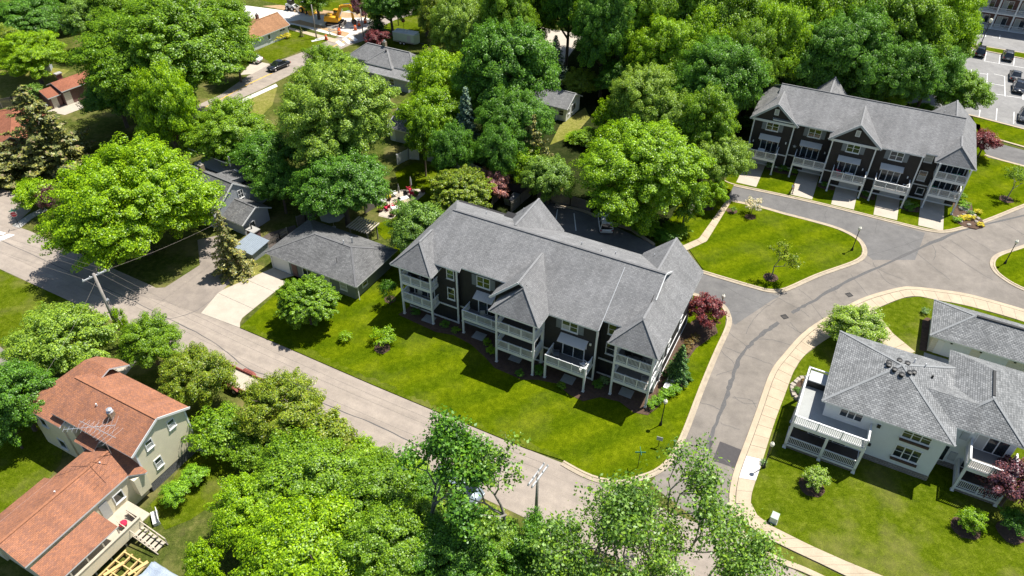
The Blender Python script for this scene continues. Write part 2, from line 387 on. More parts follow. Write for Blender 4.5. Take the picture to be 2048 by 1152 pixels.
M['rock'] = mat('rock', (.34, .3, .25), .9, .25, 2, .05)
M['skin'] = mat('skin', (.45, .25, .17), .6, .05, 5)
M['shirt'] = mat('shirt_pale', (.62, .66, .68), .8, .05, 5)
M['cloth_dark'] = mat('trousers_dark', (.03, .035, .05), .85, .1, 5)
M['hair'] = mat('hair_dark', (.03, .02, .015), .7, .1, 5)

# ---------------------------------------------------------------- ground, roads, pavements, lawns
def smooth_line(pts, sub=5, closed=False):
    n = len(pts); out = []
    rng = range(n if closed else n - 1)
    for i in rng:
        if closed: p0, p1, p2, p3 = pts[i - 1], pts[i], pts[(i + 1) % n], pts[(i + 2) % n]
        else: p0, p1, p2, p3 = pts[max(i - 1, 0)], pts[i], pts[i + 1], pts[min(i + 2, n - 1)]
        for k in range(sub):
            t = k / sub
            out.append(tuple(.5 * (2 * p1[j] + (p2[j] - p0[j]) * t + (2 * p0[j] - 5 * p1[j] + 4 * p2[j] - p3[j]) * t * t + (3 * p1[j] - p0[j] - 3 * p2[j] + p3[j]) * t ** 3) for j in (0, 1)))
    if not closed: out.append(pts[-1])
    return out
def offset_line(pts, d, closed=False):
    out = []; n = len(pts)
    for i in range(n):
        a = Vector(pts[i - 1] if (i or closed) else pts[i]); b = Vector(pts[(i + 1) % n] if (i < n - 1 or closed) else pts[i])
        t = (b - a); t = t.normalized() if t.length > 1e-6 else Vector((1, 0))
        out.append((pts[i][0] - t.y * d, pts[i][1] + t.x * d))
    return out
def area(p): return sum(p[i - 1][0] * p[i][1] - p[i][0] * p[i - 1][1] for i in range(len(p))) / 2
def sheet(name, poly, z, m, parent=None):
    if area(poly) < 0: poly = poly[::-1]
    o = MB().face([(x, y, z) for x, y in poly]).obj(name, M[m], parent, fixn=False)
    if parent is None: struct(o)
    return o
def raised(name, poly, z0, z1, m):
    if area(poly) < 0: poly = poly[::-1]
    return struct(MB().prism(poly, z0, z1).obj(name, M[m]))
def ribbon(name, left, right, z0, z1, m, closed=False, parent=None):
    b = MB(); n = len(left)
    for i in range(n if closed else n - 1):
        j = (i + 1) % n; l0, l1, r0, r1 = left[i], left[j], right[i], right[j]
        b.face([(*l0, z1), (*r0, z1), (*r1, z1), (*l1, z1)])
        b.face([(*l0, z0), (*l0, z1), (*l1, z1), (*l1, z0)]); b.face([(*r0, z0), (*r1, z0), (*r1, z1), (*r0, z1)])
    if not closed:
        for i in (0, n - 1): b.face([(*left[i], z0), (*right[i], z0), (*right[i], z1), (*left[i], z1)])
    o = b.obj(name, M[m], parent)
    if parent is None: struct(o)
    return o
def resample(pts, n):
    d = [0]
    for i in range(1, len(pts)): d.append(d[-1] + math.dist(pts[i], pts[i - 1]))
    out = []
    for k in range(n + 1):
        t = d[-1] * k / n; i = max(j for j in range(len(d)) if d[j] <= t + 1e-9); i = min(i, len(pts) - 2)
        u = (t - d[i]) / max(1e-9, d[i + 1] - d[i]); out.append((pts[i][0] + (pts[i + 1][0] - pts[i][0]) * u, pts[i][1] + (pts[i + 1][1] - pts[i][1]) * u))
    return out
def kerb_line(inner, d, z=.13):
    n = max(1, round(plen(inner) / 3.0)); s = 1 if d > 0 else -1
    ribbon('gutter', offset_line(inner, s * .2), offset_line(inner, d), 0, z - .05, 'gutter')
    a, b = inner, offset_line(inner, s * .2)
    L, Rr = resample(a, n * 4), resample(b, n * 4); k = ribbon('kerb', L, Rr, 0, z - .02, 'concrete_grey')
    for i in range(n):
        poly = [lerp2(L[i * 4], L[i * 4 + 1], .02)] + L[i * 4 + 1:i * 4 + 4] + [lerp2(L[i * 4 + 4], L[i * 4 + 3], .02), lerp2(Rr[i * 4 + 4], Rr[i * 4 + 3], .02)] + Rr[i * 4 + 3:i * 4:-1] + [lerp2(Rr[i * 4], Rr[i * 4 + 1], .02)]
        if area(poly) < 0: poly.reverse()
        MB().prism(poly, z - .06, z + random.uniform(-.004, .006)).obj('kerb_stone', M['concrete'], k)
def plen(p): return sum(math.dist(p[i], p[i - 1]) for i in range(1, len(p)))
def lerp2(a, b, t): return (a[0] + (b[0] - a[0]) * t, a[1] + (b[1] - a[1]) * t)
def slabs(name, left, right, z0, z1, m, length=1.5, gap=.035, special=None, piece='slab'):
    """a pavement: one sheet of bedding with every concrete slab laid on it as its own piece"""
    n = max(1, round((plen(left) + plen(right)) / 2 / length)); L = resample(left, n * 4); Rr = resample(right, n * 4)
    bed = ribbon(name, L, Rr, z0, z1 - .025, 'concrete_grey')
    for i in range(n):
        g = gap / length / 2; b = MB()
        seg = [(L[i * 4 + k], Rr[i * 4 + k]) for k in range(5)]
        seg[0] = (lerp2(*[s[0] for s in seg[:2]], g * 4), lerp2(*[s[1] for s in seg[:2]], g * 4)); seg[4] = (lerp2(seg[4][0], seg[3][0], g * 4), lerp2(seg[4][1], seg[3][1], g * 4))
        poly = [s[0] for s in seg] + [s[1] for s in reversed(seg)]
        if area(poly) < 0: poly.reverse()
        dz = random.uniform(-.004, .004)
        b.prism(poly, z1 - .03, z1 + dz)
        b.obj(piece, M[special[i] if special and i in special else (m if not isinstance(m, list) else random.choice(m))], bed)
    return bed

g = struct(MB().face([(-1500, -600, 0), (1500, -600, 0), (1500, 2400, 0), (-1500, 2400, 0)]).obj('ground', M['ground'], fixn=False))

# --- the chip-sealed street that runs from the crossing at left down to the bottom right
street_n = [(-77.00, 86.89), (-70.02, 83.11), (-64.78, 80.87), (-54.98, 75.55), (-44.43, 69.90), (-36.79, 65.42), (-31.19, 62.40), (-23.37, 58.41), (-14.63, 53.85), (-7.21, 50.12), (1.65, 45.71), (5.23, 44.05)]
street_s = [(-70.63, 75.91), (-64.32, 72.61), (-53.12, 66.86), (-40.77, 60.45), (-29.72, 54.49), (-19.03, 48.97), (-10.87, 44.46), (-0.80, 39.23), (11.93, 32.65), (19.41, 28.80)]
street = [(-77.00, 86.89), (-70.02, 83.11), (-64.78, 80.87), (-54.98, 75.55), (-44.43, 69.90), (-36.79, 65.42), (-31.19, 62.40), (-23.37, 58.41), (-14.63, 53.85), (-7.21, 50.12), (1.65, 45.71), (5.79, 43.77), (10.70, 40.60), (19.90, 36.38), (24.66, 33.12), (31.62, 29.39), (34.51, 26.85), (22.79, 26.68), (19.41, 28.80), (11.93, 32.65), (-0.80, 39.23), (-10.87, 44.46), (-19.03, 48.97), (-29.72, 54.49), (-40.77, 60.45), (-53.12, 66.86), (-64.32, 72.61), (-70.63, 75.91)]
o = sheet('street', street, .012, 'street')
sheet('side_street', [(-87.34, 93.31), (-80.90, 94.91), (-74.63, 91.59), (-70.17, 89.29), (-67.21, 85.89), (-67.45, 83.42), (-68.05, 81.96), (-76.27, 85.65), (-82.43, 85.48)], .010, 'street')
# thin dark line along the middle of the street and the fine cracks of the loop road
def seam(name, pts, w, m='seal', z=.02, parent=None, jit=.0):
    pts = smooth_line(pts, 6)
    if jit: pts = [(x + random.gauss(0, jit), y + random.gauss(0, jit)) for x, y in pts]
    ws = [w * random.uniform(.6, 1.3) for _ in pts]
    L = []; Rr = []
    for i, p in enumerate(pts):
        a = Vector(pts[max(i - 1, 0)]); b = Vector(pts[min(i + 1, len(pts) - 1)]); t = (b - a).normalized() if (b - a).length > 0 else Vector((1, 0))
        L.append((p[0] - t.y * ws[i] / 2, p[1] + t.x * ws[i] / 2)); Rr.append((p[0] + t.y * ws[i] / 2, p[1] - t.x * ws[i] / 2))
    b = MB()
    for i in range(len(L) - 1): b.face([(*L[i], z), (*Rr[i], z), (*Rr[i + 1], z), (*L[i + 1], z)])
    return b.obj(name, M[m], parent)
seam('dark_line', [(-67.65, 78.74), (-57.02, 73.09), (-47.29, 67.93), (-40.44, 64.10), (-33.97, 60.35), (-28.85, 56.29), (-25.44, 54.65), (-19.68, 51.36), (-14.09, 48.74), (-9.27, 46.12), (-5.70, 44.20)], .1, parent=o, jit=.03)
seam('dark_line', [(-40.24, 63.58), (-37.09, 65.41), (-34.36, 71.12)], .06, parent=o, jit=.03)
for q in ([(-66.17, 76.02), (-56.81, 71.38), (-48.39, 66.97)], [(5.75, 43.02), (9.80, 40.86), (14.17, 39.17)], [(21.40, 37.15), (23.67, 35.72), (25.17, 34.88)], [(18.86, 35.64), (21.88, 33.80), (23.73, 32.83)]):
    seam('faint_seam', q, .05, 'asphalt_old', parent=o, jit=.02)
# crosswalk bars at the crossing
for q in ([(-70.74, 80.72), (-70.66, 81.31), (-67.72, 80.34), (-67.87, 79.87)], [(-68.95, 78.71), (-67.20, 80.12), (-66.29, 79.91), (-67.81, 78.06)]): sheet('crossing_bar', q, .02, 'paint_white', o)

# --- grey asphalt of the townhouse loop
loop = [(13.17, 41.85), (16.15, 45.86), (20.42, 54.20), (24.74, 63.29), (23.79, 67.24), (21.30, 69.51), (22.70, 74.71), (26.40, 74.07), (30.08, 91.77), (31.09, 96.67), (48.04, 88.97), (57.88, 83.67), (75.50, 92.34), (90.25, 99.81), (72.48, 60.99), (60.96, 64.94), (51.65, 69.26), (39.94, 65.35), (32.06, 58.55), (26.30, 49.19), (22.67, 42.47), (20.17, 35.66), (17.84, 37.09)]
lo_ = sheet('loop_road', loop, .016, 'asphalt')
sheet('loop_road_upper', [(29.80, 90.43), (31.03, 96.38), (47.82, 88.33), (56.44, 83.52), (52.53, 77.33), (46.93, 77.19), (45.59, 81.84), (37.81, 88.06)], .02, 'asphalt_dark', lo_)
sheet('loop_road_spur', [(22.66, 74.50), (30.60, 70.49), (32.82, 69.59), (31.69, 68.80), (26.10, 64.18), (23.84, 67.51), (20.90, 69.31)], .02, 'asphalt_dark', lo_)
sheet('asphalt_patch', [(20.78, 46.99), (22.68, 45.98), (21.51, 43.82), (19.58, 44.66)], .024, 'asphalt_new', lo_)
sheet('asphalt_patch', [(19.78, 47.15), (20.19, 46.98), (19.52, 45.86), (19.06, 45.97)], .024, 'asphalt_new', lo_)
for pts, w in (([(18.99, 45.61), (20.23, 47.92), (22.44, 52.47), (23.62, 54.98), (25.46, 58.81), (27.06, 60.84), (28.45, 62.35), (30.80, 64.28), (33.87, 66.83), (36.15, 68.44), (42.54, 72.94), (49.89, 77.27), (59.69, 83.13), (72.53, 88.35)], .42),):
    seam('sealed_crack', pts, w, z=.026, parent=lo_, jit=.06)
random.seed(3)
CR = [[(19.74, 52.00), (20.97, 51.61), (21.86, 50.95)], [(24.12, 60.37), (26.11, 59.21), (28.79, 57.71)], [(23.31, 52.83), (25.07, 52.52), (25.50, 51.50)], [(23.50, 52.98), (24.19, 52.09), (25.57, 51.98)], [(27.75, 61.84), (29.84, 61.72), (31.62, 60.93)], [(32.51, 65.19), (33.37, 63.05), (34.50, 63.76)], [(31.94, 69.76), (34.52, 67.02), (35.32, 65.69)], [(36.17, 68.53), (36.96, 65.29), (38.39, 66.39)], [(35.49, 70.99), (36.59, 68.92)], [(39.61, 71.68), (40.87, 68.08)], [(42.96, 74.16), (43.69, 70.03)], [(46.73, 76.65), (46.98, 73.04), (48.06, 71.77)], [(46.59, 78.05), (51.74, 80.28), (55.99, 82.45)], [(44.67, 78.77), (47.12, 75.09), (49.53, 73.10)], [(52.78, 81.22), (53.85, 77.36), (55.26, 73.24)], [(57.29, 80.76), (59.44, 75.38), (60.69, 73.36)], [(32.36, 69.01), (29.59, 66.46), (27.86, 64.21), (27.03, 62.66)], [(26.34, 71.36), (28.94, 68.74), (31.10, 67.68)], [(40.30, 91.38), (38.70, 88.72)], [(44.88, 89.15), (44.12, 87.85), (43.62, 85.84)], [(51.05, 86.53), (49.57, 83.46)], [(59.16, 81.95), (61.11, 77.54)], [(23.47, 59.95), (24.55, 57.24), (22.86, 53.18)], [(21.29, 49.42), (21.73, 49.10), (23.10, 48.48)], [(24.74, 63.29), (26.49, 60.83), (26.86, 60.02)], [(19.77, 45.62), (20.98, 44.45), (21.44, 43.30)], [(61.76, 83.18), (63.52, 79.79)], [(24.15, 69.10), (25.50, 66.82), (28.39, 66.43)], [(24.99, 57.25), (23.29, 56.46), (22.23, 56.06)], [(56.08, 81.87), (56.12, 79.61), (55.03, 77.39)], [(68.44, 86.98), (69.93, 83.39)], [(31.63, 65.17), (32.91, 63.46), (33.52, 62.80)]]
for q in CR: seam('crack', q, .055, z=.0255, parent=lo_, jit=.04)
for q in ([(30.83, 65.51), (32.91, 67.26), (33.86, 65.57), (31.69, 64.13)], [(39.54, 70.12), (41.30, 71.13), (42.12, 69.04), (40.20, 67.88)], [(18.23, 46.02), (19.67, 45.38), (18.86, 43.20), (17.51, 43.63)]):
    sheet('concrete_apron', q, .03, 'asphalt', lo_)
def drain(name, px_c, rz, label):
    t = thing(name, label, 'drain', (*px_c, .034), rz, 'storm drains in the road')
    MB().box(-.36, .36, -.36, -.28, 0, .03).box(-.36, .36, .28, .36, 0, .03).box(-.36, -.28, -.28, .28, 0, .03).box(.28, .36, -.28, .28, 0, .03).obj('frame', M['metal_dark'], t)
    b = MB()
    for k in range(5): b.box(-.27, .27, -.25 + k * .11, -.19 + k * .11, 0, .022)
    b.obj('grate', M['metal_dark'], t)
drain('storm_drain', (18.25, 44.29), R(-20), 'square iron storm drain in a concrete apron near the dark asphalt patch')
drain('storm_drain', (32.31, 65.72), R(20), 'square iron storm drain in the middle of the road bend')
drain('storm_drain', (41.40, 69.97), R(20), 'square iron storm drain beside the pale pavement bend')

# --- kerbed islands and lawns
LZ = .10
def island(name, grass, m='lawn', kerb=.55, closed=True, sm=None):
    gl = grass
    raised(name, gl, 0, LZ, m)
    out = offset_line(gl, -kerb if area(gl) > 0 else kerb, True)
    return ribbon('kerb', gl, out, 0, .12, 'concrete', True)
isl = [(31.42, 90.61), (35.28, 89.02), (38.13, 87.44), (41.20, 85.90), (44.15, 84.27), (45.71, 82.77), (46.45, 81.40), (46.41, 79.59), (45.77, 78.14), (44.53, 77.03), (42.23, 75.80), (38.35, 73.85), (34.60, 71.56), (33.09, 70.84), (31.66, 70.81), (29.70, 71.64), (26.99, 72.97), (24.41, 74.28), (23.29, 78.79), (25.96, 80.65)]
raised('island_lawn', isl, 0, LZ, 'lawn')
ring = smooth_line([(31.42, 90.61), (35.28, 89.02), (38.13, 87.44), (41.20, 85.90), (44.15, 84.27), (45.71, 82.77), (46.45, 81.40), (46.41, 79.59), (45.77, 78.14), (44.53, 77.03), (42.23, 75.80), (38.35, 73.85), (34.60, 71.56), (33.09, 70.84), (31.66, 70.81), (29.70, 71.64), (26.99, 72.97), (24.41, 74.28), (23.08, 75.03)], 4)
kerb_line(ring, .62)
slabs('footpath', [(31.02, 91.26), (25.08, 81.32), (22.86, 79.78), (20.77, 78.73)], [(31.64, 90.95), (25.96, 80.65), (23.29, 78.79), (21.24, 77.53)], 0, .13, 'concrete', 1.6)
raised('path_lawn', [(31.02, 91.26), (25.08, 81.32), (22.86, 79.78), (18.12, 78.66), (19.26, 82.10), (25.69, 91.65), (31.09, 96.67), (33.17, 95.87)], 0, LZ - .01, 'lawn')

# front lawn of the near townhouses
fl = [(-31.19, 62.40), (-23.37, 58.41), (-14.63, 53.85), (-7.21, 50.12), (1.65, 45.71), (5.24, 44.34), (6.72, 43.32), (8.09, 42.61), (9.47, 42.24), (10.64, 42.20), (11.77, 42.61), (13.36, 43.21), (14.41, 43.92), (15.33, 44.94), (17.07, 47.86), (19.87, 53.83), (22.47, 59.14), (24.84, 63.72), (25.35, 65.56), (25.05, 67.54), (23.45, 68.62), (21.79, 69.52), (20.11, 78.71), (-8.91, 87.45), (-15.03, 80.07), (-17.68, 71.51), (-20.25, 68.55), (-23.67, 70.39), (-28.81, 71.25), (-27.15, 72.09)]
raised('front_lawn', fl, 0, LZ, 'lawn')
kr = smooth_line([(5.24, 44.34), (6.72, 43.32), (8.09, 42.61), (9.47, 42.24), (10.64, 42.20), (11.77, 42.61), (13.36, 43.21), (14.41, 43.92), (15.33, 44.94), (17.07, 47.86), (19.87, 53.83), (22.47, 59.14), (24.84, 63.72), (25.35, 65.56), (25.05, 67.54), (23.57, 68.62), (22.06, 69.34)], 4)
kerb_line(kr, -.62)
_ve = resample([(5.16, 44.70), (1.99, 46.21), (-3.53, 48.94), (-8.84, 51.58), (-15.05, 54.79), (-21.10, 58.14), (-26.18, 60.76), (-30.81, 63.10)], 90)
sheet('rough_verge', [(-31.19, 62.40), (-23.37, 58.41), (-14.63, 53.85), (-7.21, 50.12), (1.65, 45.71), (5.24, 44.34)] + [(x + random.gauss(0, .12), y + random.gauss(0, .22)) for x, y in _ve], LZ + .006, 'lawn2')
# townhouse frontage lawns between driveways, kerb along the upper road
bk = smooth_line([(31.79, 96.40), (32.93, 95.43), (37.13, 93.74), (43.47, 91.07), (50.71, 87.52), (55.93, 84.94), (58.08, 84.16), (59.48, 84.19), (61.09, 84.71), (65.96, 86.79), (74.00, 91.16), (81.12, 94.54)], 4)
kerb_line(bk, -.6)
bl = [(31.79, 96.40), (32.93, 95.43), (37.13, 93.74), (43.47, 91.07), (50.71, 87.52), (55.93, 84.94), (58.08, 84.16), (59.48, 84.19), (61.09, 84.71), (65.96, 86.79), (74.00, 91.16), (81.12, 94.54), (85.72, 102.71), (76.30, 104.31), (75.71, 107.20), (79.51, 115.99), (52.54, 128.97), (36.24, 106.01)]
raised('frontage_lawn', bl, 0, LZ, 'lawn')
# back lane and parking lot
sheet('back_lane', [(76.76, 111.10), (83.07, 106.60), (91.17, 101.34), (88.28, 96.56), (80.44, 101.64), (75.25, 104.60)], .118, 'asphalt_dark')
kb = [(77.43, 111.64), (80.28, 110.69), (83.78, 107.93), (91.92, 102.59)]; ribbon('kerb', kb, offset_line(kb, -.45), 0, .135, 'concrete')
kb = [(75.00, 105.23), (76.79, 103.70), (80.27, 101.33), (88.11, 96.27)]; ribbon('kerb', kb, offset_line(kb, .45), 0, .135, 'concrete')
raised('verge_lawn', [(79.55, 118.78), (80.60, 118.25), (86.09, 114.20), (95.05, 107.78), (92.11, 102.90), (83.96, 108.27), (77.43, 111.99)], 0, LZ, 'lawn')
kb = [(79.03, 119.53), (80.69, 118.44), (86.19, 114.39), (95.26, 108.12)]; ribbon('kerb', kb, offset_line(kb, .4), 0, .13, 'concrete')
lot = sheet('parking_lot', [(67.72, 125.30), (79.12, 119.72), (86.28, 114.57), (101.38, 105.05), (147.69, 175.66), (125.30, 188.96), (103.73, 195.79), (81.18, 160.27)], .022, 'lot')
raised('median_lawn', [(91.59, 153.26), (92.95, 151.68), (102.50, 145.48), (113.49, 138.31), (114.81, 140.49), (103.73, 147.84), (93.17, 154.43)], 0, .1, 'lawn')
for q, d in (([(91.68, 154.65), (93.59, 153.07), (103.80, 147.97), (114.96, 140.74)], .35), ([(90.80, 152.68), (92.89, 151.54), (102.43, 145.35), (113.34, 138.07)], -.35)): ribbon('kerb', q, offset_line(q, d), 0, .13, 'concrete')
def stall_line(a, b, w=.11):
    a, b = Vector(a), Vector(b); t = (b - a).normalized(); n = Vector((-t.y, t.x)) * w / 2
    sheet('stall_line', [tuple(a - n), tuple(b - n), tuple(b + n), tuple(a + n)], .03, 'paint_white', lot)
SL = [[(94.04, 149.57), (91.88, 145.85)], [(96.46, 148.61), (93.77, 143.89)], [(98.48, 147.12), (96.09, 142.73)], [(100.68, 145.67), (98.51, 141.84)], [(93.56, 143.89), (99.98, 140.68)], [(89.13, 139.56), (87.04, 135.50)], [(91.38, 137.75), (86.37, 128.01)], [(94.01, 136.44), (89.59, 127.49)], [(96.58, 134.93), (92.16, 126.12)], [(86.35, 139.46), (91.05, 137.27)], [(85.97, 135.47), (86.72, 135.04)], [(87.92, 133.95), (91.90, 132.08)], [(86.88, 128.87), (89.80, 127.91)], [(92.54, 137.55), (94.11, 136.45)], [(82.28, 121.77), (80.79, 119.01)], [(85.63, 122.47), (83.13, 117.77)], [(87.99, 121.17), (85.52, 116.55)], [(89.97, 127.71), (92.49, 126.75)], [(99.39, 160.71), (98.02, 158.03)], [(101.70, 159.63), (100.30, 156.97)], [(104.05, 158.27), (102.77, 155.93)], [(97.48, 159.16), (98.41, 158.62)], [(98.79, 158.06), (100.33, 157.26)], [(101.72, 157.03), (102.63, 156.49)]]
for a, b in SL: stall_line(a, b)

# --- pavement, kerb and lawn round the white house
road_edge = smooth_line([(65.72, 65.05), (61.67, 67.63), (56.36, 70.32), (52.34, 71.29), (50.00, 71.62), (48.20, 71.48), (43.43, 69.64), (39.74, 67.41), (34.39, 63.58), (30.45, 59.38), (28.10, 56.33), (25.52, 51.36), (23.63, 47.73), (21.49, 43.70), (20.60, 41.60), (20.21, 40.23), (20.02, 38.55), (20.33, 36.73), (21.60, 34.92), (23.37, 33.83), (25.03, 33.08), (28.23, 31.23)], 5)
kerb_in = offset_line(road_edge, .55)
ribbon('kerb', road_edge, kerb_in, 0, .13, 'concrete')
hl = [(64.14, 62.29), (60.48, 65.37), (55.30, 68.04), (51.47, 69.26), (49.73, 69.78), (47.60, 69.36), (43.42, 67.13), (39.63, 64.47), (35.09, 61.17), (32.67, 59.11), (30.81, 56.69), (28.97, 53.37), (26.84, 49.52), (24.72, 45.35), (23.85, 43.63), (22.52, 41.08), (22.06, 39.73), (22.37, 38.59), (23.44, 37.48), (26.20, 35.71), (28.91, 34.19), (31.39, 32.96), (36.24, 30.71), (50.24, 27.08), (72.48, 60.99)]
raised('house_lawn', hl, 0, LZ, 'lawn2')
walk_in = smooth_line([(64.14, 62.29), (60.48, 65.37), (55.30, 68.04), (51.47, 69.26), (49.73, 69.78), (47.60, 69.36), (43.42, 67.13), (39.63, 64.47), (35.09, 61.17), (32.67, 59.11), (30.81, 56.69), (28.97, 53.37), (26.84, 49.52), (24.72, 45.35), (23.85, 43.63), (22.52, 41.08), (22.06, 39.73)], 5)
walk_out = offset_line(smooth_line([(65.72, 65.05), (61.67, 67.63), (56.36, 70.32), (52.34, 71.29), (50.00, 71.62), (48.20, 71.48), (43.43, 69.64), (39.74, 67.41), (34.39, 63.58), (30.45, 59.38), (28.10, 56.33), (25.52, 51.36), (23.63, 47.73), (21.49, 43.70), (20.60, 41.60), (20.15, 39.96)], 5), .6)
slabs('pavement', walk_out, walk_in, 0, .128, 'concrete', 1.45, special={k: 'concrete_new' for k in (38, 39)})
slabs('pavement', [(20.23, 39.70), (20.36, 38.65), (21.12, 37.85), (22.27, 36.57), (24.49, 35.20), (26.61, 33.97), (28.34, 32.91), (32.21, 30.87)], [(22.13, 39.84), (22.37, 38.59), (23.44, 37.48), (24.79, 36.61), (26.20, 35.71), (28.91, 34.19), (31.39, 32.96), (35.55, 31.00)], 0, .128, 'concrete', 1.6)
raised('verge_strip', [(20.36, 38.04), (20.69, 36.74), (21.80, 35.21), (23.48, 34.06), (25.12, 33.26), (29.09, 31.33), (31.38, 30.85), (28.28, 32.73), (24.45, 35.06), (22.24, 36.42), (21.09, 37.70)], 0, .11, 'lawn2')
slabs('garden_path', [(39.63, 64.47), (41.05, 61.14), (42.68, 58.77)], [(43.42, 67.13), (44.05, 63.03), (45.41, 60.02)], 0, .124, 'concrete', 1.5)
# island at the right edge
ri = smooth_line([(74.93, 83.52), (68.28, 80.25), (64.40, 78.49), (62.83, 77.04), (62.23, 75.45), (62.50, 73.81), (63.83, 71.75), (67.81, 68.69)], 4)
raised('corner_lawn', ri, 0, LZ, 'lawn'); kerb_line(ri, -.6)

# --- driveways
sheet('driveway_apron', [(-47.98, 68.86), (-41.43, 66.76), (-36.41, 64.63), (-35.31, 68.58), (-34.36, 71.12), (-34.94, 75.19), (-39.20, 80.60), (-41.81, 79.40), (-39.68, 74.03), (-42.43, 69.47)], .016, 'asphalt_old')
slabs('ranch_driveway', [(-31.19, 62.40), (-31.59, 63.77), (-27.21, 72.08)], [(-36.47, 64.80), (-35.57, 68.86), (-30.14, 73.74)], 0, .05, 'concrete_drive', 4.2, .05)
sheet('sandy_verge', [(-35.36, 68.77), (-33.63, 68.06), (-30.26, 73.23), (-32.10, 74.21), (-34.18, 72.62)], .03, 'lawn_dry')
sheet('side_lawn', [(-68.50, 73.33), (-64.16, 72.31), (-53.12, 66.86), (-52.31, 63.31), (-53.24, 58.33), (-59.60, 59.80), (-65.81, 66.57)], .014, 'lawn2')
sheet('pale_driveway', [(-43.42, 55.46), (-42.33, 57.39), (-40.82, 57.03), (-41.33, 53.67), (-42.23, 53.30)], .02, 'concrete_drive')
sheet('corner_drive', [(-59.15, 59.00), (-56.82, 58.81), (-54.82, 57.36), (-53.56, 53.79), (-56.42, 52.30)], .02, 'asphalt')
sheet('yard_lawn', [(-54.49, 48.94), (-50.53, 51.03), (-43.49, 45.97), (-42.55, 43.01), (-43.41, 39.13), (-43.59, 36.06), (-47.35, 35.03)], .014, 'lawn2')
sheet('side_yard_lawn', [(-32.40, 38.79), (-31.35, 41.51), (-30.82, 44.69), (-28.71, 45.64), (-25.59, 43.32), (-26.27, 39.43), (-28.27, 37.32), (-30.11, 36.29)], .014, 'lawn2')
sheet('verge_south', [(-19.15, 48.84), (-10.85, 44.35), (-5.50, 41.52), (0.12, 38.52), (-2.40, 34.34), (-10.77, 39.16), (-15.28, 44.09), (-20.04, 48.30)], .014, 'lawn_dry')
sheet('far_verge_left', [(-85.17, 102.35), (-78.08, 97.93), (-73.94, 95.84), (-69.99, 91.04), (-74.85, 91.99), (-81.31, 95.62)], .014, 'lawn2')
slabs('corner_walk', [(-67.78, 81.97), (-66.85, 84.90), (-65.73, 86.56)], [(-66.41, 81.42), (-65.94, 83.94), (-64.87, 85.95)], 0, .05, 'concrete_grey', 1.5)

# --- parking yard behind the near townhouses
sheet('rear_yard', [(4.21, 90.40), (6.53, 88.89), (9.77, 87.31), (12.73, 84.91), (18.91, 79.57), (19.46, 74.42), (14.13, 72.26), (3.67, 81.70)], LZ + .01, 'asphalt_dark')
kb = [(5.95, 88.87), (9.78, 87.44), (13.07, 84.80), (16.11, 82.96), (18.64, 79.57)]; ribbon('kerb', kb, offset_line(kb, .4), 0, LZ + .14, 'concrete')
for a, b in (([(8.55, 86.90), (8.59, 82.64)]), ([(6.27, 87.86), (5.97, 85.34)])):
    a, b = Vector(a), Vector(b); t = (b - a).normalized(); nn = Vector((-t.y, t.x)) * .06
    sheet('stall_stripe', [tuple(a - nn), tuple(b - nn), tuple(b + nn), tuple(a + nn)], LZ + .02, 'paint_white')
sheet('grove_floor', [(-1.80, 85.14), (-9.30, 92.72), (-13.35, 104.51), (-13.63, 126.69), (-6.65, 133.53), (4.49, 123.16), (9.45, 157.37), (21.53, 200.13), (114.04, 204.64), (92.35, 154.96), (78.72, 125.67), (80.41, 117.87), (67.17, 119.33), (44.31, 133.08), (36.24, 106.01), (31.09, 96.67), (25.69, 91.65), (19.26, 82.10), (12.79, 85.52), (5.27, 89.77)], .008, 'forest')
sheet('meadow_strip', [(24.38, 85.83), (26.66, 91.01), (29.15, 94.49), (27.05, 95.13), (22.97, 88.30), (20.62, 82.13)], .012, 'lawn2')

# --- patio garden behind the ranch house
slabs('patio', [(-18.70, 85.93), (-18.01, 89.53), (-16.46, 91.44), (-12.90, 92.08)], [(-16.76, 84.99), (-15.86, 86.63), (-14.04, 89.24), (-12.84, 91.54)], 0, .05, 'concrete_drive', 1.2)
sheet('patio_paving', [(-18.73, 85.68), (-16.90, 84.99), (-12.87, 91.81), (-13.86, 92.87), (-16.60, 92.52), (-18.80, 90.04)], .02, 'concrete_drive')
sheet('garden_lawn', [(-19.56, 83.46), (-16.86, 84.74), (-12.84, 91.54), (-11.31, 90.64), (-15.17, 81.22), (-17.02, 80.02)], .016, 'lawn')
sheet('garden_lawn_back', [(-17.98, 97.45), (-15.29, 100.52), (-9.78, 99.17), (-4.97, 94.23), (-10.53, 90.00), (-12.90, 92.08), (-16.63, 92.79)], .016, 'lawn')
sheet('yard_white_house', [(7.68, 113.70), (12.34, 120.44), (12.94, 116.63), (10.01, 110.24), (5.78, 106.73)], .016, 'lawn_dry')

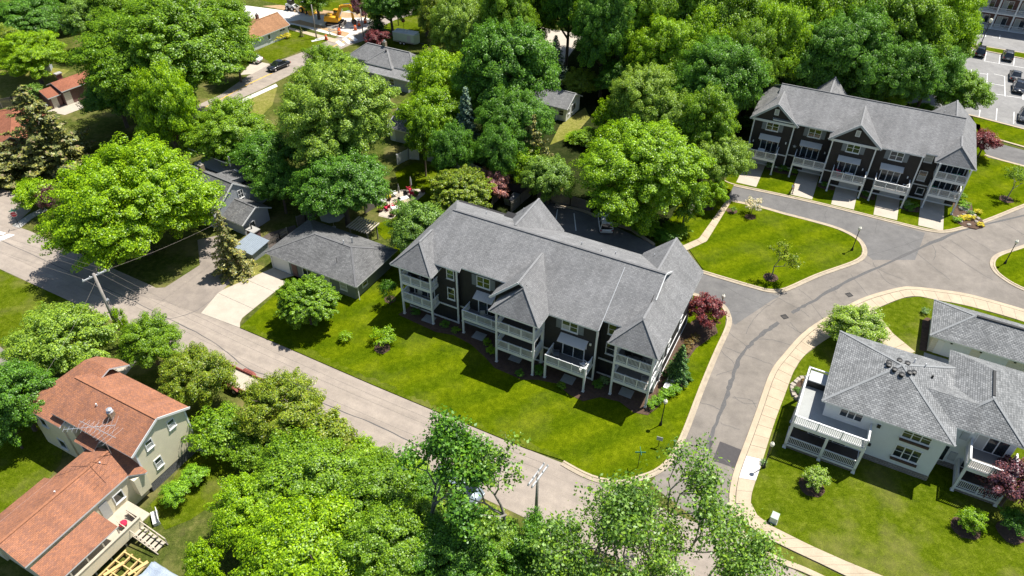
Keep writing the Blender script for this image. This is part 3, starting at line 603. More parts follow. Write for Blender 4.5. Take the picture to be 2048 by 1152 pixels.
# --- far street with the building site
sheet('far_street', [(-58.41, 112.49), (-54.93, 119.57), (-52.59, 123.27), (-50.04, 131.53), (-47.32, 137.20), (-42.82, 142.80), (-38.66, 149.27), (-33.80, 155.05), (-31.24, 161.07), (-26.24, 168.86), (-20.73, 182.30), (-13.79, 186.37), (-18.45, 170.18), (-23.73, 161.99), (-27.46, 153.59), (-33.69, 147.31), (-38.26, 139.97), (-41.61, 133.42), (-46.08, 125.57), (-51.05, 118.34), (-53.36, 109.99)], .012, 'street')
sheet('building_site', [(-75.03, 172.76), (-60.38, 169.36), (-52.90, 167.06), (-43.48, 164.90), (-37.22, 167.08), (-31.34, 161.67), (-31.91, 155.12), (-35.39, 151.04), (-41.23, 154.17), (-47.40, 158.00), (-57.96, 161.18), (-69.52, 163.17)], .014, 'concrete_new')
sheet('site_dirt', [(-49.43, 159.71), (-41.59, 155.89), (-35.49, 151.59), (-34.86, 153.86), (-39.60, 156.55), (-47.03, 161.02)], .018, 'dirt'); sheet('site_dirt_bank', [(-57.47, 169.48), (-49.27, 165.93), (-37.52, 162.65), (-32.67, 163.16), (-33.02, 165.34), (-41.66, 166.90), (-53.72, 170.31)], .02, 'dirt')
sheet('corner_house_lawn', [(-51.32, 142.99), (-48.04, 156.21), (-38.37, 150.37), (-41.14, 146.49), (-46.02, 139.68), (-47.29, 137.44)], .016, 'lawn2')
slabs('far_walk', [(-48.32, 156.49), (-40.88, 152.49), (-36.22, 149.91)], [(-48.04, 155.33), (-40.94, 150.82), (-37.13, 148.25)], 0, .06, 'concrete', 2.0)
slabs('far_pavement', [(-53.85, 111.39), (-50.63, 117.01), (-47.71, 122.41), (-43.87, 128.21)], [(-52.95, 110.71), (-49.77, 115.90), (-47.11, 121.22), (-43.23, 127.15)], 0, .05, 'concrete_new', 2.0)
sheet('far_yard', [(-47.31, 121.02), (-43.27, 126.94), (-42.28, 119.60), (-43.16, 114.81), (-47.06, 116.56)], .014, 'lawn_dry')
ys = smooth_line([(-54.16, 117.27), (-51.46, 122.49), (-48.65, 128.26), (-45.76, 133.04)], 3); struct(seam('centre_line', ys, .22, 'paint_yellow', .02))
ys = smooth_line([(-39.76, 142.41), (-37.42, 145.58), (-33.90, 151.37)], 3); struct(seam('centre_line', ys, .22, 'paint_yellow', .02))
for q in ([(-37.34, 149.32), (-36.62, 149.89), (-34.70, 147.27), (-35.36, 146.45)], [(-35.91, 150.47), (-35.19, 151.05), (-33.52, 148.66), (-34.09, 147.83)], [(-34.67, 151.62), (-33.99, 152.48), (-32.53, 150.05), (-33.00, 149.22)]): sheet('crossing_stripe', q, .022, 'paint_white')
sheet('white_car_drive', [(-51.56, 131.92), (-51.14, 137.06), (-49.49, 138.08), (-47.32, 137.20), (-49.37, 132.46)], .016, 'concrete_drive')
sheet('far_lawn_top', [(-59.12, 173.46), (-51.61, 180.90), (-16.51, 190.12), (-19.21, 178.74), (-26.36, 169.84), (-31.43, 162.28), (-38.33, 167.04), (-48.61, 167.89)], .013, 'lawn2')
sheet('far_lawn_right', [(-30.33, 155.19), (-26.45, 161.88), (-21.50, 166.79), (-19.32, 156.21), (-22.91, 142.54), (-27.24, 144.93)], .013, 'lawn2')
sheet('top_clearing', [(1.42, 154.18), (3.06, 160.06), (14.62, 154.70), (12.12, 147.75), (9.18, 138.80), (6.78, 139.93)], .012, 'concrete_drive')
sheet('left_lawn', [(-99.33, 130.21), (-92.53, 135.06), (-83.95, 133.04), (-84.90, 120.15), (-92.40, 117.93)], .013, 'lawn_dry')
sheet('brick_house_yard', [(-83.17, 120.21), (-77.59, 121.40), (-74.09, 117.57), (-76.16, 114.67), (-81.25, 116.38)], .015, 'concrete_drive')

# ---------------------------------------------------------------- building kit
def mapper(face, at, a):
    if face == 'f': return lambda s, d, z: (a + s, at - d, z)
    if face == 'b': return lambda s, d, z: (a - s, at + d, z)
    if face == 'r': return lambda s, d, z: (at + d, a + s, z)
    return lambda s, d, z: (at - d, a - s, z)
def mbox(b, mp, s0, s1, d0, d1, z0, z1, mi=0):
    return b.hexa([mp(s0, d0, z0), mp(s1, d0, z0), mp(s1, d1, z0), mp(s0, d1, z0), mp(s0, d0, z1), mp(s1, d0, z1), mp(s1, d1, z1), mp(s0, d1, z1)], mi)
def window(parent, face, at, a, z, w, h, cols=1, rows=2, trim='white', glass='glass', shutters=0, sill=True, fw=.09, name='window', box=None):
    mp = mapper(face, at, a); b = MB()
    mbox(b, mp, -w / 2 - fw, -w / 2, 0, .07, z - fw, z + h + fw); mbox(b, mp, w / 2, w / 2 + fw, 0, .07, z - fw, z + h + fw)
    mbox(b, mp, -w / 2, w / 2, 0, .068, z + h, z + h + fw); mbox(b, mp, -w / 2, w / 2, 0, .068, z - fw, z)
    cw = w / cols
    for c in range(1, cols): mbox(b, mp, -w / 2 + c * cw - .045, -w / 2 + c * cw + .045, 0, .062, z, z + h)
    for r in range(1, rows): mbox(b, mp, -w / 2, w / 2, 0, .055, z + h * r / rows - .025, z + h * r / rows + .025)
    o = b.obj(name, M[trim], parent)
    for c in range(cols):
        for r in range(rows):
            p = MB(); s0 = -w / 2 + c * cw + (.045 if c else 0); s1 = -w / 2 + (c + 1) * cw - (.045 if c < cols - 1 else 0)
            mbox(p, mp, s0, s1, .005, .03, z + h * r / rows + (.025 if r else 0), z + h * (r + 1) / rows - (.025 if r < rows - 1 else 0))
            p.obj('pane', M[glass if isinstance(glass, str) else glass[(c + r) % len(glass)]], o)
    if sill: s = MB(); mbox(s, mp, -w / 2 - fw - .04, w / 2 + fw + .04, .003, .13, z - fw - .06, z - fw - .003); s.obj('sill', M[trim], o)
    for sgn in (-1, 1) if shutters else ():
        s = MB(); c = sgn * (w / 2 + fw + .02 + shutters / 2)
        mbox(s, mp, c - shutters / 2, c + shutters / 2, 0, .05, z - fw, z + h + fw); s.obj('shutter', M['shutter'], parent)
    if box:
        s = MB(); mbox(s, mp, -w / 2 - .1, w / 2 + .1, .004, .3, z - fw - .3, z - fw - .065); s.obj('flower_box', M['mulch'], o)
    return o
def roof(parent, faces, m, trim='white', th=.17, name='roof', caps=(), capm=None):
    """faces: lists of 3-D points; shared edges stay open, outer edges get a fascia"""
    key = lambda p: tuple(round(c, 2) for c in p)
    cnt = {}
    for f in faces:
        for i in range(len(f)):
            e = frozenset((key(f[i]), key(f[(i + 1) % len(f)]))); cnt[e] = cnt.get(e, 0) + 1
    b = MB(); dn = lambda p: (p[0], p[1], p[2] - th)
    for f in faces:
        f = [Vector(p) for p in f]
        n = Vector((0, 0, 0))
        for i in range(len(f)): n += f[i].cross(f[(i + 1) % len(f)])
        if n.z < 0: f.reverse(); n = -n
        n.normalize(); u = Vector((0, 0, 1)).cross(n); u = u.normalized() if u.length > 1e-4 else Vector((1, 0, 0)); v = n.cross(u)
        b.face(f, 0, [(p.dot(u), p.dot(v)) for p in f]); b.face([dn(p) for p in reversed(f)], 1)
        for i in range(len(f)):
            p, q = f[i], f[(i + 1) % len(f)]
            if cnt[frozenset((key(p), key(q)))] == 1: b.face([p, dn(p), dn(q), q], 1)
    o = b.obj(name, [M[m], M[trim]], parent, fixn=False)
    for p, q in caps:
        c = MB(); p, q = Vector(p), Vector(q); L = (q - p).length; k = max(1, int(L / .9))
        for i in range(k):
            c.bar(p.lerp(q, i / k), p.lerp(q, (i + 1) / k), .24, random.uniform(.03, .05))
        c.obj('ridge_cap', M['cap_' + (capm or m)], o)
    return o
def plx(x0, z0, s): return lambda x, y: (x, y, z0 + s * (x - x0))
def ply(y0, z0, s): return lambda x, y: (x, y, z0 + s * (y - y0))
def on(pl, *pts): return [pl(*p) for p in pts]
def wall(parent, x0, x1, y0, y1, z0, z1, m, name='wall'): return MB().box(x0, x1, y0, y1, z0, z1).obj(name, M[m], parent)
def gable(parent, pts, axis, at, th, m, name='gable_wall'):
    """vertical polygon: pts are (s, z) along x (axis 'y') or along y (axis 'x')"""
    b = MB(); f = (lambda s, d, z: (s, at + d, z)) if axis == 'y' else (lambda s, d, z: (at + d, s, z))
    b.face([f(s, 0, z) for s, z in pts]); b.face([f(s, th, z) for s, z in reversed(pts)])
    for i in range(len(pts)):
        p, q = pts[i], pts[(i + 1) % len(pts)]; b.face([f(p[0], 0, p[1]), f(q[0], 0, q[1]), f(q[0], th, q[1]), f(p[0], th, p[1])])
    return b.obj(name, M[m], parent)
def trimbar(parent, p, q, w, h, m='white', name='trim'): return MB().bar(p, q, w, h).obj(name, M[m], parent)
def post(parent, x, y, z0, z1, w=.2, m='white', name='post'):
    b = MB().box(x - w / 2, x + w / 2, y - w / 2, y + w / 2, z0, z1); b.box(x - w * .72, x + w * .72, y - w * .72, y + w * .72, z0 - .001, z0 + .22)
    return b.obj(name, M[m], parent)
def railing(parent, p0, p1, z, h=1.0, m='white', n=3, pitch=.13, end=True, mb=None, top=.12):
    p0, p1 = Vector((*p0, 0)), Vector((*p1, 0)); L = (p1 - p0).length; d = (p1 - p0) / L
    b = MB(); b.bar(p0 + Vector((0, 0, z + h)), p1 + Vector((0, 0, z + h)), top, .07); b.bar(p0 + Vector((0, 0, z + .12)), p1 + Vector((0, 0, z + .12)), .06, .06)
    for i in range(n + 1):
        if (i in (0, n)) and not end: continue
        c = p0 + d * (L * i / n); b.box(c.x - .06, c.x + .06, c.y - .06, c.y + .06, z, z + h + .08)
    o = b.obj('railing', M[m], parent)
    k = int(L / pitch); s = MB()
    for i in range(1, k):
        c = p0 + d * (L * i / k); s.box(c.x - .022, c.x + .022, c.y - .022, c.y + .022, z + .15, z + h - .035)
    stuff(s.obj('balusters', M[mb or m], o)); return o
def deck_floor(parent, x0, x1, y0, y1, z, m='deck', rim=.38, rm='white', name='deck'):
    o = MB().box(x0, x1, y0, y1, z - .06, z).obj(name, M[m], parent)
    b = MB(); e = .07
    b.box(x0 - e, x1 + e, y0 - e, y0, z - rim, z + .01); b.box(x0 - e, x0, y0, y1, z - rim, z + .01); b.box(x1, x1 + e, y0, y1, z - rim, z + .01)
    b.box(x0, x1, y0, y1, z - rim + .06, z - .065); b.obj('rim_board', M[rm], o)
    return o
def slider(parent, x, y, z, w=2.0, h=2.05, cols=3, glass='glass', trim='white'): return window(parent, 'f', y, x, z, w, h, cols, 1, trim, glass, sill=False, fw=.11, name='sliding_door')
def awning(parent, x, y, z, w, out=1.05, drop=.42, m='awning', trim='white'):
    b = MB(); n = max(6, int(w / .3))
    b.hexa([(x - w / 2, y - out, z - drop - .04), (x + w / 2, y - out, z - drop - .04), (x + w / 2, y, z - .04), (x - w / 2, y, z - .04), (x - w / 2, y - out, z - drop), (x + w / 2, y - out, z - drop), (x + w / 2, y, z), (x - w / 2, y, z)])
    o = b.obj('awning', M[m], parent)
    s = MB()
    for i in range(n + 1):
        xx = x - w / 2 + .02 + (w - .04) * i / n; s.bar((xx, y - out, z - drop + .02), (xx, y - .01, z + .02), .03, .05)
    s.obj('standing_seams', M[m], o)
    for sg in (-1, 1):
        xx = x + sg * (w / 2 - .18); c = MB(); c.box(xx - .05, xx + .05, y - .1, y, z - 1.15, z - .1); c.bar((xx, y - .05, z - 1.05), (xx, y - out + .12, z - drop - .05), .08, .08)
        c.bar((xx, y - .05, z - .3), (xx, y - out + .12, z - drop - .07), .07, .07); c.obj('bracket', M[trim], o)
    return o
def pipe(parent, x, y, z, h=.35, r=.06, m='galv', name='vent_pipe'):
    return MB().tube([(x, y, z - .3), (x, y, z + h)], r, 8).obj(name, M[m], parent)

# ================================================================ near townhouses
tA = thing('townhouse_row', 'charcoal townhouse row with grey hipped roof and three white porch towers on the front lawn', 'townhouse', (13.89, 51.20), R(-26.5))
def A():
    t = tA; W = 'dark_siding'; E = 7.6; sm = .5755; mainf = ply(.7, E, sm); RY, RZ = 7.65, 7.6 + sm * 6.95
    wall(t, -30.1, -23.4, 2.2, 14.5, 0, 8.02, W); wall(t, -27.5, -23.42, 2.19, 2.5, 8.0, 8.3, W); wall(t, -23.4, -17.5, 2.7, 14.4, 0, 8.5, W)
    wall(t, -17.5, -12.2, .95, 14.4, 0, 7.7, W); wall(t, -12.2, -6.3, 1.05, 14.45, 0, 7.7, W); wall(t, -6.3, 0, 2.3, 14.5, 0, 7.92, W); wall(t, -6.28, -3, 2.29, 2.6, 7.9, 8.35, W)
    # lower storey in vertical board, trim bands
    for x0, x1, y in ((-30.12, -23.38, 2.2), (-23.38, -17.5, 2.7), (-17.52, -12.18, .95), (-12.18, -6.28, 1.05), (-6.28, .02, 2.3)):
        MB().box(x0, x1, y - .02, y, .35, 2.3).obj('lower_siding', M['dark_batten'], t)
        MB().box(x0 - .01, x1 + .01, y - .07, y - .001, 2.3, 2.5).obj('band', M['white'], t); MB().box(x0 - .01, x1 + .01, y - .06, y - .001, .12, .34).obj('base_board', M['white'], t)
    MB().box(.001, .06, 2.3, 14.5, 2.3, 2.5).obj('band', M['white'], t); MB().box(.001, .055, 2.3, 14.5, 4.85, 5.0).obj('band', M['white'], t); MB().box(.001, .05, 2.3, 14.5, .12, .34).obj('base_board', M['white'], t)
    for x, y, z in ((-23.42, 2.16, 8.2), (-6.28, 1.01, 7.6), (-12.2, .9, 7.6)):
        MB().box(x - .1, x + .1, y - .07, y + .06, 0, z).obj('corner_board', M['white'], t)
    MB().box(-.1, .07, 14.3, 14.5 + .06, 0, 7.7).obj('corner_board', M['white'], t); MB().box(-.1, .07, 2.24, 2.5, 0, 7.7).obj('corner_board', M['white'], t)
    # roofs
    mb = ply(14.9, E, -(RZ - E) / (14.9 - RY))
    front = on(mainf, (-26.07, 1.8), (-22.85, 1.8), (-22.85, 2.24), (-16.5, 2.24), (-16.5, .7), (-6.1, .7), (-6.1, 1.76), (-1.9, 1.76), (-1.9, RY), (-26.9, RY), (-26.9, 7.14), (-28.1, 5.16))
    back = on(mb, (-1.9, RY), (-1.9, 14.9), (-30.8, 14.9), (-26.9, 8.35), (-26.9, RY))
    roof(t, [front, back], 'roof_grey', caps=[((-26.9, RY, RZ + .02), (-1.9, RY, RZ + .02))], capm='roof_dark')
    MB().bar((-6.1, .7, E + .02), (-6.1, 7.1, mainf(0, 7.1)[2] + .02), .07, .09).obj('rake_trim', M['grey_trim'], t)
    s = .95; ls = plx(-30.8, E, s); h1 = E + s * 2.7
    ap = (-28.1, .1 + (h1 - E) / 1.15, h1)
    roof(t, [[(-30.8, .1, E), (-25.4, .1, E), ap], [(-25.4, .1, E), (-25.4, 5.16, E), (-28.1, 5.16, h1), ap], on(ls, (-30.8, 14.9), (-30.8, .1), ap[:2], (-28.1, 5.16), (-26.9, 7.14), (-26.9, 8.35))], 'roof_grey', name='tower_roof', caps=[(ap, (-28.1, 4.9, h1)), ((-25.4, .1, E), ap), ((-30.8, .1, E), ap)])
    rs = plx(.6, E, -s); h2 = E + s * 2.65; ap = (-2.05, -.4 + (h2 - E) / 1.15, h2); h3 = E + s * 3.6
    roof(t, [[(-4.7, -.4, E), (.6, -.4, E), ap], [(-4.7, -.4, E), ap, (-2.05, 5.2, h2), (-4.7, 5.2, E)], on(rs, (.6, -.4), (.6, 15.1), (-3.0, 15.1), (-3.0, 8.0), (-2.05, 5.2), ap[:2]), [(-3.0, 15.1, h3), (-6.4, 15.1, h3 - s * 3.4), (-6.4, 8.0, h3 - s * 3.4), (-3.0, 8.0, h3)]], 'roof_grey', name='tower_roof', caps=[(ap, (-2.05, 4.6, h2)), ((-4.7, -.4, E), ap), ((.6, -.4, E), ap), ((-3, 8.6, h3), (-3, 15.1, h3))])
    gable(t, [(-6.0, E), (0, E), (-3, h3 - .2)], 'y', 14.6, .1, W)
    gable(t, [(4.6, 9.9), (10.4, 9.9), (RY, RZ - .15)], 'x', -2.3, .08, W)
    for sg in (-1, 1): trimbar(t, (-1.88, RY, RZ - .06), (-1.88, RY + sg * 2.6, RZ - 2.6 * sm - .06), .08, .2, name='rake_trim')
    h4 = E + .95 * 3.35; ap = (-14.4, .48, E + .95 * 2.8)
    roof(t, [on(plx(-11.6, E, -.95), (-11.6, -1.65), (-11.6, 6.5), (-14.95, 6.5), (-14.95, .3), ap[:2]), [(-17.4, -1.65, E), (-11.6, -1.65, E), ap], [(-17.4, -1.65, E), ap, (-14.4, 1.1, ap[2]), (-17.4, 1.1, E)]], 'roof_grey', name='tower_roof', caps=[((-11.6, -1.65, E), ap), ((-17.4, -1.65, E), ap)])
    roof(t, [on(plx(-18.3, E, .95), (-18.3, .3), (-14.95, .3), (-14.95, 6.5), (-18.3, 6.5))], 'roof_grey', name='gable_roof', caps=[((-14.95, .3, h4), (-14.95, 6.0, h4))])
    gable(t, [(-17.9, E + .1), (-14.3, E + .1), (-14.3, 10.2), (-14.9, h4 - .25)], 'y', .85, .1, W)
    trimbar(t, (-18.3, .27, E - .05), (-14.95, .27, h4 - .05), .07, .24, name='rake_trim')
    wall(t, -17.8, -17.0, .9, 2.4, 5.6, 7.7, W)
    h5 = E + 3.4
    roof(t, [[(-19.7, 8.3, h5), (-19.7, 15.2, h5), (-16.3, 15.2, E), (-16.3, 8.3, E)], [(-19.7, 8.3, h5), (-23.1, 8.3, E), (-23.1, 15.2, E), (-19.7, 15.2, h5)]], 'roof_grey', name='gable_roof', caps=[((-19.7, 9.0, h5), (-19.7, 15.2, h5))])
    gable(t, [(-22.7, E), (-16.7, E), (-19.7, h5 - .3)], 'y', 14.7, .1, W)
    for x, y in ((-24.5, 11.0), (-12.0, 9.8), (-8.2, 10.2), (-9.5, 9.2)): pipe(t, x, y, mb(0, y)[2])
    pipe(t, -4.6, 12.8, 9.4); pipe(t, -20.8, 13.4, 10)
    # left porch tower
    for x0, x1, y0, y1, big in ((-29.95, -26.0, .75, 2.2, 0), (-16.65, -12.3, -1.25, .95, 1), (-3.88, 0, .05, 4.2, 2)):
        for z in (2.5, 5.1): deck_floor(t, x0, x1, y0, y1 if big != 2 else 2.3, z, 'deck_dark' if big == 1 else 'deck')
        for x in (x0, x1): post(t, x, y0, 0, 7.5)
        if big == 1: post(t, x1, y1 - .1, 0, 7.5)
        if big == 2:
            post(t, x1, 4.15, 0, 7.5); MB().box(x1 - 1.2, x1 + .06, 2.36, 4.2, 2.1, 2.5).obj('side_deck', M['white'], t); MB().box(x1 - 1.2, x1 + .05, 2.36, 4.2, 4.75, 5.1).obj('side_deck', M['white'], t)
        for z in (2.5, 5.1):
            railing(t, (x0, y0), (x1, y0), z); railing(t, (x1, y0), (x1, y1 if big != 2 else 4.1), z, n=2 if big != 2 else 3, end=False); railing(t, (x0, y0), (x0, y1), z, n=2, end=False)
        yb = {0: 2.2, 1: .95, 2: 2.3}[big]
        for z in (2.5, 5.1): slider(t, (x0 + x1) / 2 + .1, yb, z + .02, 2.6, 2.0, 3)
        MB().box(x0, x1, y0 - .06, y0 + .06, 7.2, 7.45).obj('porch_beam', M['white'], t)
    # open decks with awning
    for x0, x1, y0, yw, z in ((-22.15, -16.75, 1.1, 2.7, 2.55), (-10.98, -6.52, -.95, 1.05, 2.5)):
        deck_floor(t, x0, x1, y0, yw, z); post(t, x0, y0, 0, z + 1.05)
        if x1 > -10: post(t, x1, y0, 0, z + 1.05)
        railing(t, (x0, y0), (x1, y0), z, n=3); railing(t, (x0, y0), (x0, yw), z, n=2, end=False)
        if x1 > -10: railing(t, (x1, y0), (x1, yw), z, n=2, end=False)
    awning(t, -20.0, 2.7, 5.65, 2.4); slider(t, -19.9, 2.7, 2.57, 2.1, 2.0, 2)
    awning(t, -8.7, 1.05, 5.42, 3.1); slider(t, -8.7, 1.05, 2.52, 2.3, 2.0, 2)
    window(t, 'f', 2.7, -20.35, 6.4, 1.5, 1.3, 2, 2, glass=('glass_reflect_green', 'glass'), shutters=.58); window(t, 'f', 1.05, -9.3, 6.05, 1.65, 1.15, 2, 2, glass=('glass_blind', 'glass', 'glass'), shutters=.6)
    window(t, 'f', 2.2, -24.25, 6.5, .8, 1.15, 1, 2); window(t, 'f', 2.2, -24.25, 3.55, .8, 1.5, 1, 2); window(t, 'f', 2.3, -5.1, 6.3, .85, 1.25, 1, 2); window(t, 'f', 2.3, -5.1, 3.5, .85, 1.45, 1, 2)
    for y in (5.2, 7.5, 11.5): window(t, 'r', 0.0, y, 5.7, .7, 1.2, 1, 2)
    for y in (6.2, 10.5): window(t, 'r', 0.0, y, 3.0, .7, 1.3, 1, 2)
    for x, y, z in ((-6.9, 1.05, 5.0), (-23.9, 2.2, 5.0), (-4.4, 2.3, 4.6)):
        MB().box(x - .1, x + .1, y - .12, y, z, z + .26).obj('wall_lamp', M['lamp_globe'], t)
    for x, y in ((-26.9, 1.2), (-20.3, 1.4), (-15.0, .2), (-8.6, -.1), (-2.4, 1.0)):
        MB().box(x - .7, x + .7, y - .6, y + .6, LZ, LZ + .06).obj('concrete_pad', M['concrete_grey'], t)
A()
# ================================================================ far townhouses
tB = thing('townhouse_row', 'brown-black townhouse row with two front gables and five concrete driveways', 'townhouse', (62.05, 88.09), R(-25.1))
def B():
    t = tB; W = 'dark_brown_siding'; E = 7.4; sm = .525; mf = ply(.7, E, sm); RY = 7.65; RZ = E + sm * 6.95
    mb = ply(14.9, E, -(RZ - E) / (14.9 - RY))
    secs = ((-29.6, -23.7, 2.0, 7.4), (-23.7, -18.0, 2.6, 7.9), (-18.0, -12.2, .4, 7.45), (-12.2, -6.15, .8, 7.4), (-6.15, 0, 2.2, 7.75))
    for x0, x1, y, z in secs:
        wall(t, x0, x1, y, 14.5, 0, z, W)
        MB().box(x0, x1, y - .06, y - .001, 2.3, 2.48).obj('band', M['white'], t); MB().box(x0, x1, y - .055, y - .001, .12, .34).obj('base_board', M['white'], t)
    MB().box(.001, .06, 2.2, 14.5, 2.3, 2.48).obj('band', M['white'], t)
    for x, y in ((-29.55, 1.95), (-23.75, 1.96), (-18.05, .35), (-12.2, .35), (-6.15, .75)): MB().box(x - .09, x + .09, y - .07, y + .08, 0, 7.35).obj('corner_board', M['white'], t)
    front = on(mf, (-26.9, 1.7), (-16.5, 1.7), (-16.5, .75), (-5.9, .75), (-5.9, 1.3), (-2.05, 1.3), (-2.05, RY), (-27.4, RY), (-27.4, 3.0))
    back = on(mb, (-2.05, RY), (-2.05, 14.9), (-30.2, 14.9), (-27.4, 8.6), (-27.4, RY))
    roof(t, [front, back], 'roof_grey', caps=[((-27.4, RY, RZ + .02), (-2.05, RY, RZ + .02))], capm='roof_dark')
    for xc, y, half, wy in ((-26.66, 1.45, 3.5, 2.0), (-15.13, -.15, 3.56, .4)):
        s = .82; h = E + .15 + s * half
        roof(t, [[(xc - half, y, E + .15), (xc, y, h), (xc, 7.4, h), (xc - half, 7.4, E + .15)], [(xc, y, h), (xc + half, y, E + .15), (xc + half, 7.4, E + .15), (xc, 7.4, h)]], 'roof_grey', name='gable_roof', caps=[((xc, y, h), (xc, 6.6, h))])
        gable(t, [(xc - half + .5, E + .1), (xc + half - .5, E + .1), (xc, h - .3)], 'y', wy - .03, .2, W)
        for sg in (-1, 1): trimbar(t, (xc + sg * half, y - .03, E + .08), (xc, y - .03, h - .07), .08, .3, 'grey_trim', 'rake_trim')
        MB().box(xc - half + .3, xc + half - .3, wy - .14, wy - .031, E - .22, E + .12).obj('frieze_board', M['white'], t)
        window(t, 'f', wy - .03, xc, 8.6, .45, .75, 1, 1, glass='glass_blind', name='louvre_vent', sill=False)
    ls = plx(-30.2, E, .95)
    roof(t, [on(ls, (-30.2, 14.9), (-30.2, 2.2), (-27.4, 5.0), (-27.4, 8.6))], 'roof_grey', name='side_roof')
    s = .85; rs = plx(.55, E, -s); h2 = E + s * 2.6; ap = (-2.05, 1.55, h2); h3 = E + s * 3.6
    roof(t, [[(-4.65, 0, E), (.55, 0, E), ap], [(-4.65, 0, E), ap, (-2.05, 5.1, h2), (-4.65, 5.1, E)], on(rs, (.55, 0), (.55, 15), (-3.05, 15), (-3.05, 8), (-2.05, 5.1), ap[:2]), [(-3.05, 15, h3), (-6.4, 15, h3 - s * 3.35), (-6.4, 8, h3 - s * 3.35), (-3.05, 8, h3)]], 'roof_grey', name='tower_roof', caps=[(ap, (-2.05, 4.9, h2)), ((-4.65, 0, E), ap), ((.55, 0, E), ap), ((-3.05, 9, h3), (-3.05, 15, h3))])
    gable(t, [(4.0, 9.0), (11, 9.0), (RY, RZ - .15)], 'x', -2.4, .08, W); gable(t, [(4.6, 9.3), (10.6, 9.3), (RY, RZ - .15)], 'x', -27.1, .08, W)
    h5 = 10.5; roof(t, [[(-20.4, 8.3, h5), (-20.4, 15.4, h5), (-17.4, 15.4, E), (-17.4, 8.3, E)], [(-20.4, 8.3, h5), (-23.4, 8.3, E), (-23.4, 15.4, E), (-20.4, 15.4, h5)]], 'roof_grey', name='gable_roof', caps=[((-20.4, 9, h5), (-20.4, 15.4, h5))])
    pipe(t, -4.4, 12.5, 9.2)
    # decks over the driveways
    for k, (x0, x1, y0, yw, z) in enumerate(((-29.4, -25.1, -.5, 2.0, 2.55), (-22.5, -18.15, .05, 2.6, 2.55), (-16.83, -12.4, -1.5, .4, 2.5), (-11.0, -6.57, -1.5, .8, 2.5))):
        deck_floor(t, x0, x1, y0, yw, z, 'deck_dark'); railing(t, (x0, y0), (x1, y0), z, n=3); railing(t, (x0, y0), (x0, yw), z, n=2, end=False); railing(t, (x1, y0), (x1, yw), z, n=2, end=False)
        if k in (0, 2, 3): post(t, x1, y0 + .05, 0, z - .3)
        if k in (1, 2, 3): post(t, x0, y0 + .05, 0, z - .3)
    gs = ('glass', 'glass', 'glass_reflect_green')
    for xc, y, w in ((-26.7, 2.0, 3.05), (-20.8, 2.6, 3.05), (-15.15, .4, 3.1), (-9.4, .8, 3.08)):
        awning(t, xc, y, 5.2, w); slider(t, xc + .1, y, 2.57, 2.4, 2.05, 3)
        window(t, 'f', y, xc + .05 if xc > -26 else -26.75, 6.05, 1.65, 1.2, 2, 2, glass=gs, shutters=.6)
    for z in (2.5, 5.1):
        deck_floor(t, -3.9, 0, 0, 2.2, z, 'deck_dark'); railing(t, (-3.9, 0), (0, 0), z); railing(t, (0, 0), (0, 3.2), z, n=2, end=False); railing(t, (-3.9, 0), (-3.9, 2.2), z, n=2, end=False); slider(t, -1.9, 2.2, z + .02, 3.0, 2.1, 4)
        MB().box(-.9, .05, 2.26, 3.3, z - .36, z).obj('side_deck', M['white'], t)
    for x in (-3.9, 0): post(t, x, 0, 0, 7.3)
    post(t, 0, 3.2, 0, 7.3)
    window(t, 'f', 2.2, -5.2, 6.1, .9, 1.35, 1, 2, glass=('glass_blind',)); window(t, 'f', 2.2, -5.15, 3.15, .9, 1.4, 1, 2, glass=('glass_blind', 'glass')); window(t, 'f', 2.2, -4.65, 1.0, .85, .9, 1, 1)
    for xc, y in ((-27.6, 2.0), (-19.7, 2.6), (-14.1, .4), (-8.4, .8), (-2.5, 2.2)):
        d = MB(); d.box(xc - 1.35, xc + 1.35, y - .05, y - .001, 0, 2.15).obj('garage_door', M['grey_trim'], t)
    for x, y, z in ((-24.3, 2.0, 4.3), (-13.0, .4, 3.6), (-7.0, .8, 3.7), (-18.6, 2.6, 3.8), (-29.0, 2.0, 3.6)): MB().box(x - .08, x + .08, y - .12, y, z, z + .3).obj('wall_lamp', M['white'], t)
    st = MB(); c = (-23.0, 2.53, 3.95); pts = []
    for i in range(10):
        a = math.pi / 2 + i * math.pi / 5; r = .3 if i % 2 == 0 else .12; pts.append((c[0] + r * math.cos(a), c[2] + r * math.sin(a)))
    gable(t, pts, 'y', 2.54, .04, 'grey_trim', 'star_ornament')
B()
# the five driveways (setting) in front of it
_ca, _sa = math.cos(R(-25.1)), math.sin(R(-25.1)); _bo = (62.05, 88.09)
def Bw(x, y): return (_bo[0] + x * _ca - y * _sa, _bo[1] + x * _sa + y * _ca)
for x0, x1, yb, yf in ((-29.3, -26.35, 2.0, -5.1), (-21.4, -18.35, 2.6, -4.95), (-15.7, -12.6, .4, -5.0), (-9.95, -6.85, .8, -5.1), (-4.1, -.95, 2.2, -5.1)):
    slabs('driveway', [Bw(x0, yb), Bw(x0, yf)], [Bw(x1, yb), Bw(x1, yf)], 0, LZ + .02, 'concrete_drive', 2.4, .03)

